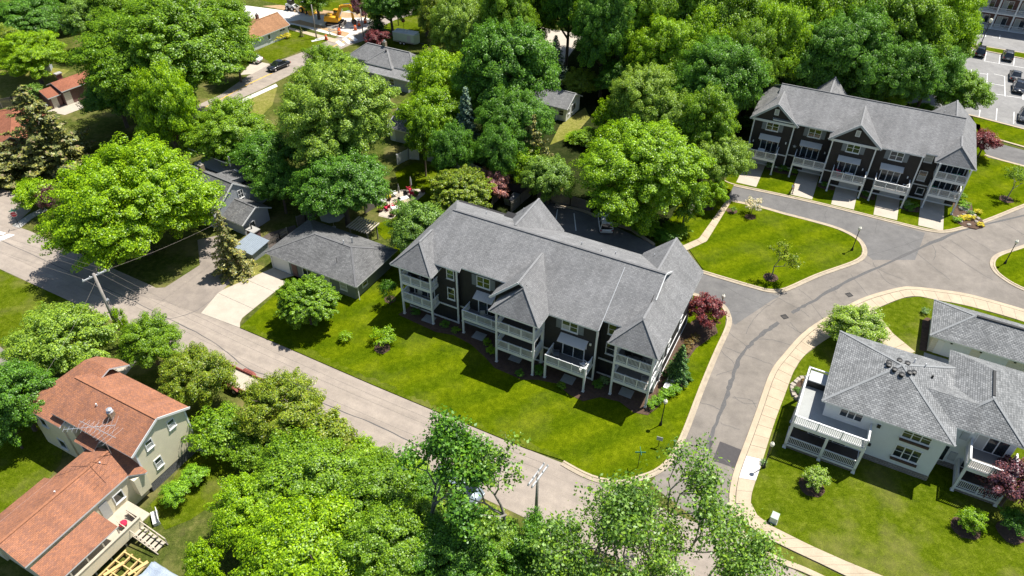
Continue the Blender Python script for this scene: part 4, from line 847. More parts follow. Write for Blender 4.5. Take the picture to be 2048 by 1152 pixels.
# ================================================================ white house and its garage
tC = thing('white_house', 'white stucco house with pale grey hip roof and two-tier corner porch', 'house', (26.85, 46.32), R(-27))
def Chouse():
    t = tC; W = 'white_wall'
    wall(t, 2.3, 12.7, 2.35, 12.2, 0, 5.95, W); wall(t, 12.6, 18.3, 5.0, 14.7, 0, 5.9, W); MB().box(2.25, 12.75, 2.29, 12.25, 0, .75).obj('stone_base', M['stone'], t); MB().box(12.76, 18.35, 4.94, 14.75, 0, .74).obj('stone_base', M['stone'], t)
    roof(t, [[(1.75, 1.85, 6), (13.2, 1.85, 6), (7.47, 7.3, 8.6)], [(13.2, 1.85, 6), (13.2, 12.75, 6), (7.47, 7.3, 8.6)], [(13.2, 12.75, 6), (1.75, 12.75, 6), (7.47, 7.3, 8.6)], [(1.75, 12.75, 6), (1.75, 1.85, 6), (7.47, 7.3, 8.6)]], 'roof_grey2', caps=[((a, b, 6), (7.47, 7.3, 8.6)) for a, b in ((1.75, 1.85), (13.2, 1.85), (13.2, 12.75), (1.75, 12.75))])
    x0, x1, y0, y1, xr = 12.1, 18.75, 4.55, 15.15, 15.42
    roof(t, [[(x0, y0, 5.97), (x1, y0, 5.97), (xr, 7.4, 8)], [(x1, y0, 5.97), (x1, y1, 5.97), (xr, 11.5, 8), (xr, 7.4, 8)], [(x1, y1, 5.97), (x0, y1, 5.97), (xr, 11.5, 8)], [(x0, y1, 5.97), (x0, y0, 5.97), (xr, 7.4, 8), (xr, 11.5, 8)]], 'roof_grey2', name='wing_roof', caps=[((xr, 7.4, 8.0), (xr, 11.5, 8.0)), ((x0, y0, 5.97), (xr, 7.4, 8)), ((x1, y0, 5.97), (xr, 7.4, 8))])
    roof(t, [[(10.2, 6.6, 7.45), (14.6, 6.6, 7.45), (14.6, 4.2, 6.05), (12.2, 4.2, 6.05)], [(10.2, 6.6, 7.45), (11.8, 9.4, 6.3), (14.6, 9.4, 6.3), (14.6, 6.6, 7.45)]], 'roof_grey2', name='link_roof')
    MB().box(xr - .12, xr + .12, 7.7, 11.3, 8.0, 8.1).obj('ridge_vent', M['metal_dark'], t)
    for x, y in ((6.9, 6.55), (7.6, 6.3), (6.4, 7.05), (6.35, 7.5), (8.2, 6.75), (8.6, 7.2), (7.2, 8.1), (7.9, 7.95)):
        d = max(abs(x - 7.47) / 5.72, abs(y - 7.3) / 5.45); z = 8.6 - 2.6 * d
        b = MB(); b.lathe([(.2, -.1), (.2, .16), (.26, .17), (.26, .26), (0.01, .3)], 10, (x, y, z)); b.obj('roof_vent', M['metal_dark'], t)
    pipe(t, 8.6, 9.2, 7.9, m='white'); pipe(t, 9.6, 9.2, 7.7); pipe(t, 10.4, 8.4, 7.4, .2, .1, 'metal_dark')
    # two-tier porch
    z1, z2 = .75, 3.75
    deck_floor(t, 0, 6.5, 0, 2.35, z1, 'deck_dark', rim=.2, rm='white'); MB().box(.1, 6.4, .1, 2.3, 0, z1 - .2).obj('stone_base', M['stone'], t)
    MB().box(0, 6.5, 0, 2.35, z2 - .07, z2).box(0, 2.3, 2.35, 7.2, z2 - .07, z2).obj('deck', M['deck_pale'], t)
    MB().box(-.06, 6.56, -.06, 0, z2 - .4, z2 + .01).box(-.06, 0, 0, 7.2, z2 - .4, z2 + .01).box(6.5, 6.56, 0, 2.35, z2 - .4, z2 + .01).box(0, 2.3, 7.2, 7.26, z2 - .4, z2).obj('rim_board', M['white'], t)
    for x in (0.05, 3.3, 6.45): post(t, x, .05, 0, z2 - .35, .24)
    for y in (3.6, 7.1): post(t, .05, y, 0, z2 - .35, .24)
    railing(t, (0.05, 0.02), (6.45, 0.02), z2, 1.05, n=3, pitch=.16, mb='white', top=.16); railing(t, (.02, 0), (.02, 7.15), z2, 1.05, n=4, pitch=.16, top=.16); railing(t, (6.48, 0), (6.48, 2.3), z2, 1.05, n=1, pitch=.16, top=.16); railing(t, (0, 7.18), (1.9, 7.18), z2, 1.05, n=1, pitch=.16, top=.16)
    railing(t, (0.1, 0.05), (3.2, .05), z1, 1.0, n=1, pitch=.15); railing(t, (3.4, .05), (6.4, .05), z1, 1.0, n=1, pitch=.15); railing(t, (.05, .1), (.05, 2.3), z1, 1.0, n=1, pitch=.15)
    window(t, 'f', 2.35, 4.6, 4.55, 1.9, .95, 3, 1); window(t, 'f', 2.35, 10.3, 4.6, 2.3, 1.1, 3, 2, box=1); window(t, 'f', 2.35, 10.25, 1.9, 2.1, 1.45, 3, 2, box=1); slider(t, 3.5, 2.35, z1 + .02, 3.4, 2.1, 3)
    MB().box(6.95, 7.25, 2.2, 2.345, 4.65, 5.0).obj('wall_lamp', M['metal_dark'], t); MB().box(6.85, 7.2, 2.2, 2.345, 2.0, 2.3).obj('wall_lamp', M['metal_dark'], t)
    # second porch at right
    deck_floor(t, 14.9, 18.6, 2.3, 4.95, z1, 'deck_dark', rim=.2); MB().box(15, 18.5, 2.4, 4.9, 0, z1 - .2).obj('stone_base', M['stone'], t)
    deck_floor(t, 14.9, 18.6, 2.3, 4.95, z2 - .1, 'deck', rim=.4)
    for x in (14.95, 18.55): post(t, x, 2.35, 0, z2 - .4, .22)
    for x in (14.9, 18.6):
        railing(t, (x, 2.3), (x, 4.9), z2 - .1, 1.0, n=1, pitch=.15, top=.16); railing(t, (x, 2.4), (x, 4.9), z1, 1.0, n=1, pitch=.15)
    railing(t, (14.9, 2.32), (18.6, 2.32), z2 - .1, 1.0, n=2, pitch=.15, top=.16); railing(t, (15, 2.35), (18.5, 2.35), z1, 1.0, n=2, pitch=.15)
    window(t, 'f', 5.0, 16.5, z2 - .05, 2.5, 2.0, 3, 1, sill=False, name='sliding_door', glass=('glass_blind', 'glass', 'glass')); window(t, 'f', 5.0, 16.6, z1 + .1, 2.6, 1.9, 3, 1, sill=False, name='sliding_door')
    for zz in (1.2, 4.2): MB().box(14.0, 14.6, 4.9, 4.99, zz, zz + 1.1).obj('privacy_screen', M['grey_trim'], t)
    window(t, 'l', 2.3, 5.0, 4.3, 1.2, 1.2, 2, 1); slider(t, 13.3, 5.0, .8, .9, 2.0, 1)
Chouse()
tD = thing('garage', 'long low white garage with grey hip roof beside the white house', 'garage', (26.85, 46.32), R(-27))
def Dgar():
    t = tD
    wall(t, 11.45, 23.6, 21.5, 27.4, 0, 2.6, 'cream_siding')
    x0, x1, y0, y1 = 10.95, 24.2, 21.0, 27.9
    roof(t, [[(x0, y0, 2.65), (x1, y0, 2.65), (20.6, 24.45, 4.4), (14.7, 24.45, 4.4)], [(x1, y0, 2.65), (x1, y1, 2.65), (20.6, 24.45, 4.4)], [(x1, y1, 2.65), (x0, y1, 2.65), (14.7, 24.45, 4.4), (20.6, 24.45, 4.4)], [(x0, y1, 2.65), (x0, y0, 2.65), (14.7, 24.45, 4.4)]], 'roof_grey2', caps=[((x0, y0, 2.65), (14.7, 24.45, 4.4)), ((x0, y1, 2.65), (14.7, 24.45, 4.4))])
    MB().box(14.9, 20.4, 24.3, 24.6, 4.4, 4.5).obj('ridge_vent', M['metal_dark'], t)
    for x in (14.0, 17.6): MB().box(x - 1.3, x + 1.3, 21.44, 21.499, .1, 2.2).obj('garage_door', M['white_wall'], t)
    MB().box(12.0, 12.9, 21.45, 21.499, .1, 2.1).obj('door', M['white'], t)
    for x in (13.3, 16.2, 19.5): MB().box(x - .1, x + .1, 21.3, 21.499, 2.05, 2.3).obj('wall_lamp', M['metal_dark'], t)
Dgar()
_co = (26.85, 46.32); _cc, _cs = math.cos(R(-27)), math.sin(R(-27))
def Cw(x, y): return (_co[0] + x * _cc - y * _cs, _co[1] + x * _cs + y * _cc)
slabs('rear_walk', [Cw(11.2, 19.3), Cw(14, 19.3)], [Cw(11.2, 21.0), Cw(14, 21.0)], 0, .13, 'concrete_grey', 1.4)
raised('mulch_bed', [Cw(10.7, 21.2), Cw(10.6, 26.8), Cw(11.0, 27.6), Cw(11.4, 27.6), Cw(11.4, 21.2)], 0, .13, 'mulch')  # dark strip by the garage: shade over stone, put into its colour
raised('mulch_bed', [Cw(2.0, 6.5), Cw(-.2, 7.2), Cw(-.8, 8.6), Cw(-.2, 10.2), Cw(1.5, 11), Cw(2.2, 11)], 0, .14, 'mulch')

# ================================================================ orange-roofed house
tE = thing('orange_roof_house', 'beige two-storey house with orange shingle roof and television aerial', 'house', (-33.27, 38.87), R(-27.4))
def Ehouse():
    t = tE; W = 'beige_siding'
    wall(t, -9.2, 0, 1.45, 7.05, 1.1, 5.5, W); MB().box(-9.15, -.03, 1.5, 7.0, 0, 1.1).obj('foundation', M['block'], t)
    gable(t, [(1.45, 5.5), (7.05, 5.5), (7.05, 5.75), (4.3, 7.15), (1.45, 5.75)], 'x', -.12, .12, W)
    roof(t, [[(.25, 1.0, 5.75), (.25, 4.3, 7.45), (-10.3, 4.3, 7.45), (-10.3, 1.0, 5.75)], [(.25, 4.3, 7.45), (.25, 7.5, 5.75), (-10.3, 7.5, 5.75), (-10.3, 4.3, 7.45)]], 'roof_orange', caps=[((.25, 4.3, 7.46), (-10.3, 4.3, 7.46))])
    for a, b in ((1.0, 4.3), (7.5, 4.3)): trimbar(t, (.27, a, 5.68), (.27, b, 7.38), .06, .22, name='rake_trim')
    MB().box(-.06, .05, 6.95, 7.1, 1.1, 5.7).obj('corner_board', M['white'], t); MB().box(-.06, .05, 1.4, 1.55, 1.1, 5.7).obj('corner_board', M['white'], t)
    for y, z in ((5.45, 5.0), (2.9, 4.9), (3.0, 2.15)): window(t, 'r', 0.0, y, z - (.0 if z > 3 else 0), .62, .85 if z > 3 else 1.0, 1, 2, glass=('glass_blind', 'glass'))
    MB().lathe([(.22, 0), (.22, .04), (.02, .05)], 12).obj('tmp', M['white'], t)
    bpy.data.objects.remove(bpy.data.objects['tmp'])
    # left wing
    wall(t, -13.6, -9.0, 0.7, 6.8, 0, 4.9, 'beige_siding', 'wing_wall')
    wp = ply(.5, 5.0, .33)
    roof(t, [on(wp, (-14.3, .5), (-8.9, .5), (-8.9, 6.7), (-10.9, 6.7), (-12, 6.4)), [wp(-10.9, 6.7), wp(-8.9, 6.7), (-8.9, 8.6, 5.9), (-10.5, 8.6, 5.9)], [wp(-14.3, .5), wp(-12, 6.4), (-13.0, 8.0, 5.6), (-14.9, .9, 4.6)], [wp(-12, 6.4), wp(-10.9, 6.7), (-10.5, 8.6, 5.9), (-13.0, 8.0, 5.6)]], 'roof_orange', name='wing_roof')
    window(t, 'f', .7, -12.0, 3.3, .8, 1.0, 1, 1); window(t, 'f', .7, -10.6, .9, .9, 1.1, 1, 1)
    wall(t, -9.1, -7.6, .85, 1.5, 0, 5.0, W, 'stair_bay')
    b = MB().box(-6.8, -4.6, .5, 1.45, 2.6, 4.4).obj('bay', M[W], t); window(t, 'f', .5, -5.7, 2.9, 1.4, 1.2, 2, 2)
    roof(t, [[(-7.0, .3, 4.4), (-4.4, .3, 4.4), (-4.6, 1.6, 5.1), (-6.8, 1.6, 5.1)]], 'roof_orange', name='bay_roof', th=.1)
    # low rear range with its ridge towards the camera
    wall(t, -5.3, -.3, -9.0, 1.3, 0, 3.6, W, 'range_wall'); MB().box(-.299, .4, .2, 1.4, 1.2, 3.4).obj('range_wall', M[W], t)
    roof(t, [[(-2.7, .9, 5.1), (-2.7, -9.6, 5.1), (-.1, -9.6, 3.9), (-.1, .2, 3.9)], [(-2.7, .9, 5.1), (-.1, .2, 3.9), (.75, 1.2, 3.6), (.75, 1.45, 3.6), (-2.7, 1.45, 5.1)], [(-2.7, .9, 5.1), (-5.7, .9, 3.9), (-5.7, -9.6, 3.9), (-2.7, -9.6, 5.1)]], 'roof_orange', name='range_roof', caps=[((-2.7, .9, 5.11), (-2.7, -9.6, 5.11))])
    gable(t, [(-5.3, 3.5), (-.3, 3.5), (-2.7, 4.9)], 'y', -9.1, .1, W)
    roof(t, [[(0.1, -3.5, 3.62), (0.1, -9.4, 3.62), (2.5, -9.4, 2.95), (2.5, -3.4, 2.95)]], 'roof_orange', name='porch_roof', th=.14)
    roof(t, [[(-5.5, -3.2, 4.0), (-5.5, -9.6, 4.0), (-6.9, -9.6, 3.3), (-6.9, -3.2, 3.3)]], 'roof_orange', name='lean_to_roof', th=.14); wall(t, -6.5, -5.31, -9.2, -3.5, 0, 3.2, W, 'lean_to_wall')
    window(t, 'r', -.3 + .0, -1.2, 2.0, .8, .9, 1, 1); MB().box(-.299, -.24, -3.0, -2.2, 1.3, 3.2).obj('door', M['glass_blind'], t)
    # raised porch deck
    MB().box(-.29, 2.55, -9.3, -.7, 1.15, 1.25).obj('deck', M['wood_old'], t); MB().box(2.5, 2.62, -9.4, -1.6, .75, 2.0).obj('porch_parapet', M[W], t); MB().box(2.44, 2.68, -9.4, -1.6, 2.0, 2.07).obj('parapet_cap', M['wood_old'], t)
    MB().box(.9, 2.5, -1.66, -1.56, 1.25, 1.95).obj('porch_parapet', M['wood_old'], t)
    for y in (-3.5, -5.0, -6.5, -8.0, -9.3): MB().box(2.35, 2.47, y - .06, y + .06, 1.25, 2.95).obj('post', M['wood_old'], t); MB().box(2.3, 2.42, y - .06, y + .06, 0, 1.15).obj('post', M['wood_old'], t)
    # chimney, vents
    b = MB().box(-4.3, -3.8, 2.7, 3.2, 6.2, 7.35).obj('chimney', M['brick_tan'], t); MB().lathe([(.3, 0), (.3, .06), (.16, .08), (.16, .3), (.26, .34), (.02, .42)], 10, (-4.05, 2.95, 7.35)).obj('chimney_cap', M['galv'], b)
    pipe(t, -6.2, 3.1, 6.8, .3, .07, 'white'); pipe(t, -2.4, -.4, 4.8, .25, .07, 'white'); pipe(t, -3.2, -4.2, 4.8, .25, .07, 'white')
Ehouse()
def aerial():
    t = thing('television_aerial', 'large silver television aerial with many thin rods on the orange roof', 'antenna', (-33.27, 38.87), R(-27.4))
    top = Vector((-2.3, .72, 8.9))
    MB().tube([(-2.3, .72, 5.0), top], .03, 6).obj('mast', M['galv'], t)
    b = MB(); a, c = Vector((-4.3, -.9, 8.85)), Vector((-.9, 1.5, 8.85)); b.tube([a, c], .025, 6); b.obj('boom', M['galv'], t)
    d = (c - a).normalized(); n = Vector((-d.y, d.x, 0))
    b2 = MB(); b2.tube([Vector((-3.9, .35, 8.9)), Vector((.3, .55, 8.9))], .025, 6); b2.obj('boom', M['galv'], t)
    for i in range(12):
        p = a.lerp(c, i / 11); L = .25 + i * .07; MB().tube([p - n * L, p + n * L], .009, 4).obj('element', M['galv'], t)
    for i in range(9):
        p = Vector((-3.6 + i * .45, .36 + i * .02, 8.9)); L = .35 + i * .09; MB().tube([p - Vector((0, L, 0)), p + Vector((0, L, 0))], .009, 4).obj('element', M['galv'], t)
aerial()
# ================================================================ ranch house with hip roof
tF = thing('ranch_house', 'low sage-green ranch house with grey hip roof and white garage door', 'house', (-18.68, 67.48), R(-27.7))
def Fhouse():
    t = tF; W = 'green_siding'
    wall(t, -13.1, -.1, .15, 7.6, 0, 2.55, W); E = 2.55
    x0, x1, y0, y1 = -13.6, .55, -.3, 8.2; rl, rr = (-8.7, 3.9, 4.45), (-3.1, 3.9, 4.45)
    roof(t, [[(x0, y0, E), (x1, y0, E), rr, rl], [(x1, y0, E), (x1, y1, E), rr], [(x1, y1, E), (x0, y1, E), rl, rr], [(x0, y1, E), (x0, y0, E), rl]], 'roof_dark', caps=[(rl, rr), ((x1, y0, E), rr), ((x0, y0, E), rl), ((x1, y1, E), rr)])
    MB().box(-12.9, -10.2, .08, .149, .1, 2.15).obj('garage_door', M['white'], t); MB().box(-13.15, -12.95, .05, .3, 0, 2.5).obj('corner_board', M['white'], t)
    MB().box(-9.8, -9.0, .08, .149, .1, 2.1).obj('door', M['brick'], t); window(t, 'f', .15, -7.3, .9, 1.4, 1.1, 2, 1); window(t, 'f', .15, -4.4, 1.0, .9, .95, 1, 2, glass='glass_blind'); window(t, 'f', .15, -1.8, 1.0, .9, .95, 1, 2, glass='glass_blind'); window(t, 'r', -.1, 2.0, 1.0, .8, .9, 1, 2)
    pipe(t, -4.3, 4.0, 4.4, .55, .06, 'white'); pipe(t, -4.0, 5.2, 4.0, .75, .12); pipe(t, -3.6, 1.6, 3.5, .6, .03, 'metal_dark'); pipe(t, -.9, 1.8, 2.9, .1, .08, 'metal_dark')
    MB().box(.3, .34, .2, .3, 0, 2.5).obj('downpipe', M['white'], t)
Fhouse()
# ================================================================ grey gabled house
tG = thing('gabled_house', 'grey house with steep dark roofs, dormer and brick chimney behind the lime-green tree', 'house', (-35.55, 87.45), R(-31))
def Ghouse():
    t = tG; W = 'grey_siding'; 
    # main gable: ridge along x at y=-3.4, gable end at x=4.6
    gx = -.2; zr = 5.7; ry = -3.45
    wall(t, -11, gx - .2, -7.0, .1, 0, 2.9, W); gable(t, [(-7.0, 0), (.1, 0), (.1, 2.9), (ry, zr - .15), (-7.0, 2.9)], 'x', gx - .2, .2, W)
    roof(t, [[(gx + .1, ry, zr), (-11.2, ry, zr), (-11.2, -7.5, 2.6), (gx + .1, -7.5, 2.6)], [(gx + .1, ry, zr), (gx + .1, .6, 2.6), (-11.2, .6, 2.6), (-11.2, ry, zr)]], 'roof_dark', caps=[((gx, ry, zr + .01), (-11.2, ry, zr + .01))])
    for y in (-7.5, .6): trimbar(t, (gx + .13, y, 2.55), (gx + .13, ry, zr - .06), .06, .2, name='rake_trim')
    window(t, 'r', gx, -2.6, 3.0, .7, 1.1, 2, 2)
    # lower front gable
    gable(t, [(-6.0, 0), (-1.6, 0), (-1.6, 2.0), (-3.7, 3.2), (-6.0, 2.0)], 'x', 3.2, .2, W); wall(t, -.1, 3.2, -6.0, -1.6, 0, 2.0, W)
    roof(t, [[(3.75, -3.7, 3.4), (-.2, -3.7, 3.4), (-.2, -6.4, 1.95), (3.75, -6.4, 1.95)], [(3.75, -3.7, 3.4), (3.75, -1.2, 1.95), (-.2, -1.2, 1.95), (-.2, -3.7, 3.4)]], 'roof_dark', name='porch_roof', caps=[((3.75, -3.7, 3.41), (-.1, -3.7, 3.41))])
    for y in (-6.4, -1.2): trimbar(t, (3.78, y, 1.9), (3.78, -3.7, 3.34), .06, .16, name='rake_trim')
    # dormer and low addition at the back
    wall(t, -4.8, -2.4, -1.6, .8, 3.4, 4.3, W, 'dormer_wall'); roof(t, [[(-5.2, -2.6, 4.9), (-2.2, -2.6, 4.9), (-2.2, .9, 4.2), (-5.2, .9, 4.2)]], 'roof_dark', name='dormer_roof', th=.12)
    wall(t, -5.0, -.6, .1, 3.2, 0, 2.3, W, 'addition_wall'); roof(t, [[(-5.4, .4, 3.0), (-.2, .4, 3.0), (-.2, 3.7, 2.3), (-5.4, 3.7, 2.3)]], 'roof_dark', name='addition_roof', th=.12); window(t, 'r', -.6, 1.6, .9, .8, .9, 1, 2)
    wall(t, -13, -6, .2, 4.0, 0, 3.0, W, 'rear_wall'); roof(t, [[(-13.4, .2, 5.3), (-5.8, .2, 5.3), (-5.8, 4.6, 2.9), (-13.4, 4.6, 2.9)]], 'roof_dark', name='rear_roof', th=.14)
    window(t, 'f', -7.0, -6.5, .8, 1.4, 1.2, 2, 2); window(t, 'r', 3.4, -4.6, .5, .8, .9, 1, 1)
    b = MB().box(-6.2, -5.6, -3.8, -3.2, 5.0, 6.7).obj('chimney', M['brick_tan'], t); MB().lathe([(.15, 0), (.15, .3)], 8, (-5.9, -3.5, 6.7)).obj('flue', M['galv'], b)
    pipe(t, -5.2, .6, 5.0, 1.2, .14)
Ghouse()

# ================================================================ houses farther back
def simple_gable(name, label, loc, rz, x0, x1, y0, y1, E, zr, roofm, wallm, over=.35, cat='house'):
    t = thing(name, label, cat, loc, R(rz)); ry = (y0 + y1) / 2
    wall(t, x0, x1, y0, y1, 0, E - .05, wallm)
    for x in (x0, x1 - .1): gable(t, [(y0, E - .05), (y1, E - .05), (ry, zr - .25)], 'x', x, .1, wallm)
    sl = (zr - E) / (ry - y0); ye, ze = over, E - over * sl
    roof(t, [[(x0 - over, y0 - ye, ze), (x1 + over, y0 - ye, ze), (x1 + over, ry, zr), (x0 - over, ry, zr)], [(x1 + over, y1 + ye, ze), (x0 - over, y1 + ye, ze), (x0 - over, ry, zr), (x1 + over, ry, zr)]], roofm, caps=[((x0 - over, ry, zr + .01), (x1 + over, ry, zr + .01))])
    for x in (x0 - over, x1 + over):
        for y in (y0 - ye, y1 + ye): trimbar(t, (x, y, ze - .08), (x, ry, zr - .08), .05, .2, name='rake_trim')
    return t
t = simple_gable('tan_roof_house', 'small white house with a tan shingle roof beside the building site', (-46.91, 151.44), 57, -9.5, 0, .1, 5.6, 2.6, 4.35, 'roof_tan', 'white_siding')
window(t, 'f', .1, -1.6, 1.7, 1.3, .4, 2, 1); window(t, 'f', .1, -5.2, 1.1, .5, .8, 1, 1); MB().box(-9.5, -4.5, 5.6, 11, 0, 2.5).obj('rear_wall', M['white_siding'], t)
roof(t, [[(-9.9, 2.8, 4.3), (-4.2, 2.8, 4.3), (-4.2, 11.3, 2.9), (-9.9, 11.3, 2.9)]], 'roof_tan', name='rear_roof')
b = MB().box(-4.9, -4.4, 3.0, 3.5, 4.0, 5.2).obj('chimney', M['brick'], t); MB().lathe([(.2, 0), (.14, .3), (.02, .32)], 8, (-4.65, 3.25, 5.2)).obj('chimney_cap', M['galv'], b)
pipe(t, -1.2, 3.6, 4.0, .2, .1, 'white'); pipe(t, -7.5, 1.5, 3.3, .2, .1, 'white')

t = thing('hip_roof_house', 'grey hip-roofed house with chimney between the plum bush and the big pale tree', 'house', (-19.85, 128.23), R(-27))
wall(t, -12.4, 1.6, 0, 5.2, 0, 3.1, 'grey_siding')
roof(t, [[(-12.9, -.3, 3.2), (2.1, -.3, 3.2), (-.6, 2.6, 5.3), (-10, 2.6, 5.3)], [(2.1, -.3, 3.2), (2.1, 5.5, 3.2), (-.6, 2.6, 5.3)], [(2.1, 5.5, 3.2), (-12.9, 5.5, 3.2), (-10, 2.6, 5.3), (-.6, 2.6, 5.3)], [(-12.9, 5.5, 3.2), (-12.9, -.3, 3.2), (-10, 2.6, 5.3)]], 'roof_grey', caps=[((-10, 2.6, 5.31), (-.6, 2.6, 5.31)), ((-12.9, -.3, 3.2), (-10, 2.6, 5.3)), ((2.1, -.3, 3.2), (-.6, 2.6, 5.3))])
roof(t, [[(-8.4, -1.0, 3.15), (-2.3, -1.0, 3.15), (-5.3, 2.1, 5.15)], [(-8.4, -1.0, 3.15), (-5.3, 2.1, 5.15), (-5.3, 3.0, 5.15), (-8.4, 3.0, 3.15)], [(-2.3, -1.0, 3.15), (-2.3, 3.0, 3.15), (-5.3, 3.0, 5.15), (-5.3, 2.1, 5.15)]], 'roof_grey', name='cross_roof', caps=[((-2.3, -1, 3.15), (-5.3, 2.1, 5.15)), ((-8.4, -1, 3.15), (-5.3, 2.1, 5.15))])
b = MB().box(-6.6, -6.0, 2.6, 3.2, 4.8, 6.1).obj('chimney', M['brick_tan'], t); MB().lathe([(.25, 0), (.16, .3), (.02, .32)], 8, (-6.3, 2.9, 6.1)).obj('chimney_cap', M['galv'], b)
MB().lathe([(.12, -.2), (.12, .2), (.2, .22), (.02, .3)], 8, (-5.2, 1.7, 4.9)).obj('roof_vent', M['metal_dark'], t)
wall(t, -7.4, 2.0, -2.4, -.02, 0, 2.4, 'grey_siding', 'porch_wall'); roof(t, [[(-8, -2.9, 2.5), (2.5, -2.9, 2.5), (2.5, -.25, 3.0), (-8, -.25, 3.0)]], 'roof_grey', name='porch_roof'); window(t, 'f', -2.4, -1.5, .8, 1.0, 1.1, 1, 2); window(t, 'f', -2.4, -4.2, .8, 1.4, 1.1, 2, 2)
roof(t, [[(-15.5, -2.2, 2.4), (-12.0, -2.2, 2.4), (-12.0, .6, 3.1), (-14.5, .6, 3.1)]], 'roof_grey', name='side_roof'); wall(t, -15, -12.41, -1.8, .4, 0, 2.35, 'grey_siding', 'side_wall')

t = simple_gable('grey_garage', 'dark grey-roofed garage half hidden under the tree behind the big pale tree', (-20.0, 107.6), -24, 0, 5.2, 0, 7.2, 2.5, 4.1, 'roof_dark', 'white_siding', cat='garage')
MB().box(1.0, 4.0, -.05, -.001, 0, 2.0).obj('garage_door', M['grey_trim'], t)
t = simple_gable('white_cottage', 'small white cottage with grey roof in the clearing among the trees', (8.68, 114.91), -28, -9, 0, 0, 5.5, 2.6, 4.1, 'roof_grey', 'white_siding')
window(t, 'r', 0, 2.9, .9, 1.4, 1.2, 2, 1); window(t, 'r', 0, 1.0, 1.2, .4, .7, 1, 1); window(t, 'f', 0, -.9, 1.0, .8, .9, 1, 2); MB().box(-1.8, -1.6, -.35, -.02, 0, 2.4).obj('lean_wall', M['white_siding'], t)

t = thing('brick_outbuilding', 'stepped red-brick outbuilding with rust roof and cream doors in the left garden', 'outbuilding', (-78.15, 120.49), R(56))
for x0, x1, z, d in ((-4.0, -1.7, 3.0, 0), (-1.7, 5.0, 3.55, .6)):
    wall(t, x0 + .2, x1 - .01, -1.2 - d, 2.0, 0, z - .8, 'brick')
    roof(t, [[(x0, -1.6 - d, z - .85), (x1, -1.6 - d, z - .85), (x1, .6, z), (x0, .6, z)], [(x1, .6, z), (x1, 2.6, z - .85), (x0, 2.6, z - .85), (x0, .6, z)]], 'roof_red')
MB().box(-3.4, -2.4, -1.26, -1.201, 0, 1.95).obj('door', M['cream_siding'], t); MB().box(-1.4, -.2, -1.86, -1.801, 0, 2.2).obj('door', M['cream_siding'], t)
b = MB().box(.1, .9, 1.3, 1.9, 2.4, 4.2).obj('chimney', M['brick'], t); MB().box(-.05, 1.05, 1.15, 2.05, 4.2, 4.35).obj('chimney_cap', M['concrete_grey'], b)
t = thing('brick_house', 'low red-brick house with rust-coloured roof behind the ragged pine at left', 'house', (-75.1, 108.3), R(26.3))
wall(t, -16, -.3, .4, 4.4, 0, 2.7, 'brick'); roof(t, [[(-16.4, 0, 2.8), (.2, 0, 2.8), (.2, 2.4, 4.1), (-16.4, 2.4, 4.1)], [(.2, 2.4, 4.1), (.2, 4.8, 2.8), (-16.4, 4.8, 2.8), (-16.4, 2.4, 4.1)]], 'roof_red', caps=[((-16.4, 2.4, 4.11), (.2, 2.4, 4.11))])
wall(t, -7.0, -1.6, -8, .39, 0, 2.7, 'brick', 'wing_wall'); gable(t, [(-7.0, 2.7), (-1.6, 2.7), (-4.3, 4.2)], 'y', -8, .1, 'brick'); roof(t, [[(-7.5, -8.6, 2.7), (-4.3, -8.6, 4.4), (-4.3, 2, 4.4), (-7.5, 2, 2.7)], [(-4.3, -8.6, 4.4), (-1.1, -8.6, 2.7), (-1.1, 2, 2.7), (-4.3, 2, 4.4)]], 'roof_red', name='wing_roof')
window(t, 'f', -8, -4.3, .9, 1.4, 1.2, 2, 1); window(t, 'f', .4, -12, .9, 1.6, 1.2, 2, 1)
t = simple_gable('grey_roof_house', 'pale grey-roofed house with red chimney at the top left corner', (-98.5, 149.5), 60, 0, 10, 0, 8, 3.0, 5.2, 'roof_grey2', 'white_siding')
MB().box(.4, 1.1, 5.0, 5.7, 3.5, 5.9).obj('chimney', M['brick'], t); window(t, 'f', 0, 3, .9, 1.4, 1.1, 2, 1)
t = simple_gable('garden_shed', 'small grey shed under the bright tree near the left edge', (-89.3, 131.4), 20, 0, 2.4, 0, 2.2, 1.9, 2.6, 'roof_grey', 'grey_siding', .2, 'shed')
t = simple_gable('far_house', 'far house glimpsed through the trees at the top of the left lawn', (-66, 178), 57, 0, 11, 0, 7, 2.8, 4.8, 'roof_grey', 'white_siding')

# apartment house with a white colonnade
t = thing('apartment_house', 'brick apartment house with white two-storey colonnade beyond the parking lot', 'apartment building', (100.5, 163.4), R(-25))
wall(t, -4, 20, 1.9, 12, 0, 10.2, 'brick'); roof(t, [[(-4.6, -.6, 10.2), (20.6, -.6, 10.2), (20.6, 6, 13), (-4.6, 6, 13)], [(20.6, 6, 13), (20.6, 12.6, 10.2), (-4.6, 12.6, 10.2), (-4.6, 6, 13)]], 'roof_grey')
for k in range(6):
    x = k * 3.5; MB().box(x - .16, x + .16, -.16, .16, 0, 10.1).obj('column', M['white'], t)
    for z in (.15, 3.5, 6.9):
        window(t, 'f', 1.9, x + 1.75, z + .1, 1.9, 2.0, 2, 1, glass=('glass_blind', 'glass'), sill=False, name='sliding_door'); railing(t, (x + .17, .02), (x + 3.33, .02), z, .95, n=1, end=False, pitch=.2)
for z in (.15, 3.5, 6.9): MB().box(-.2, 17.7, -.2, 1.89, z - .25, z).obj('balcony', M['white'], t)

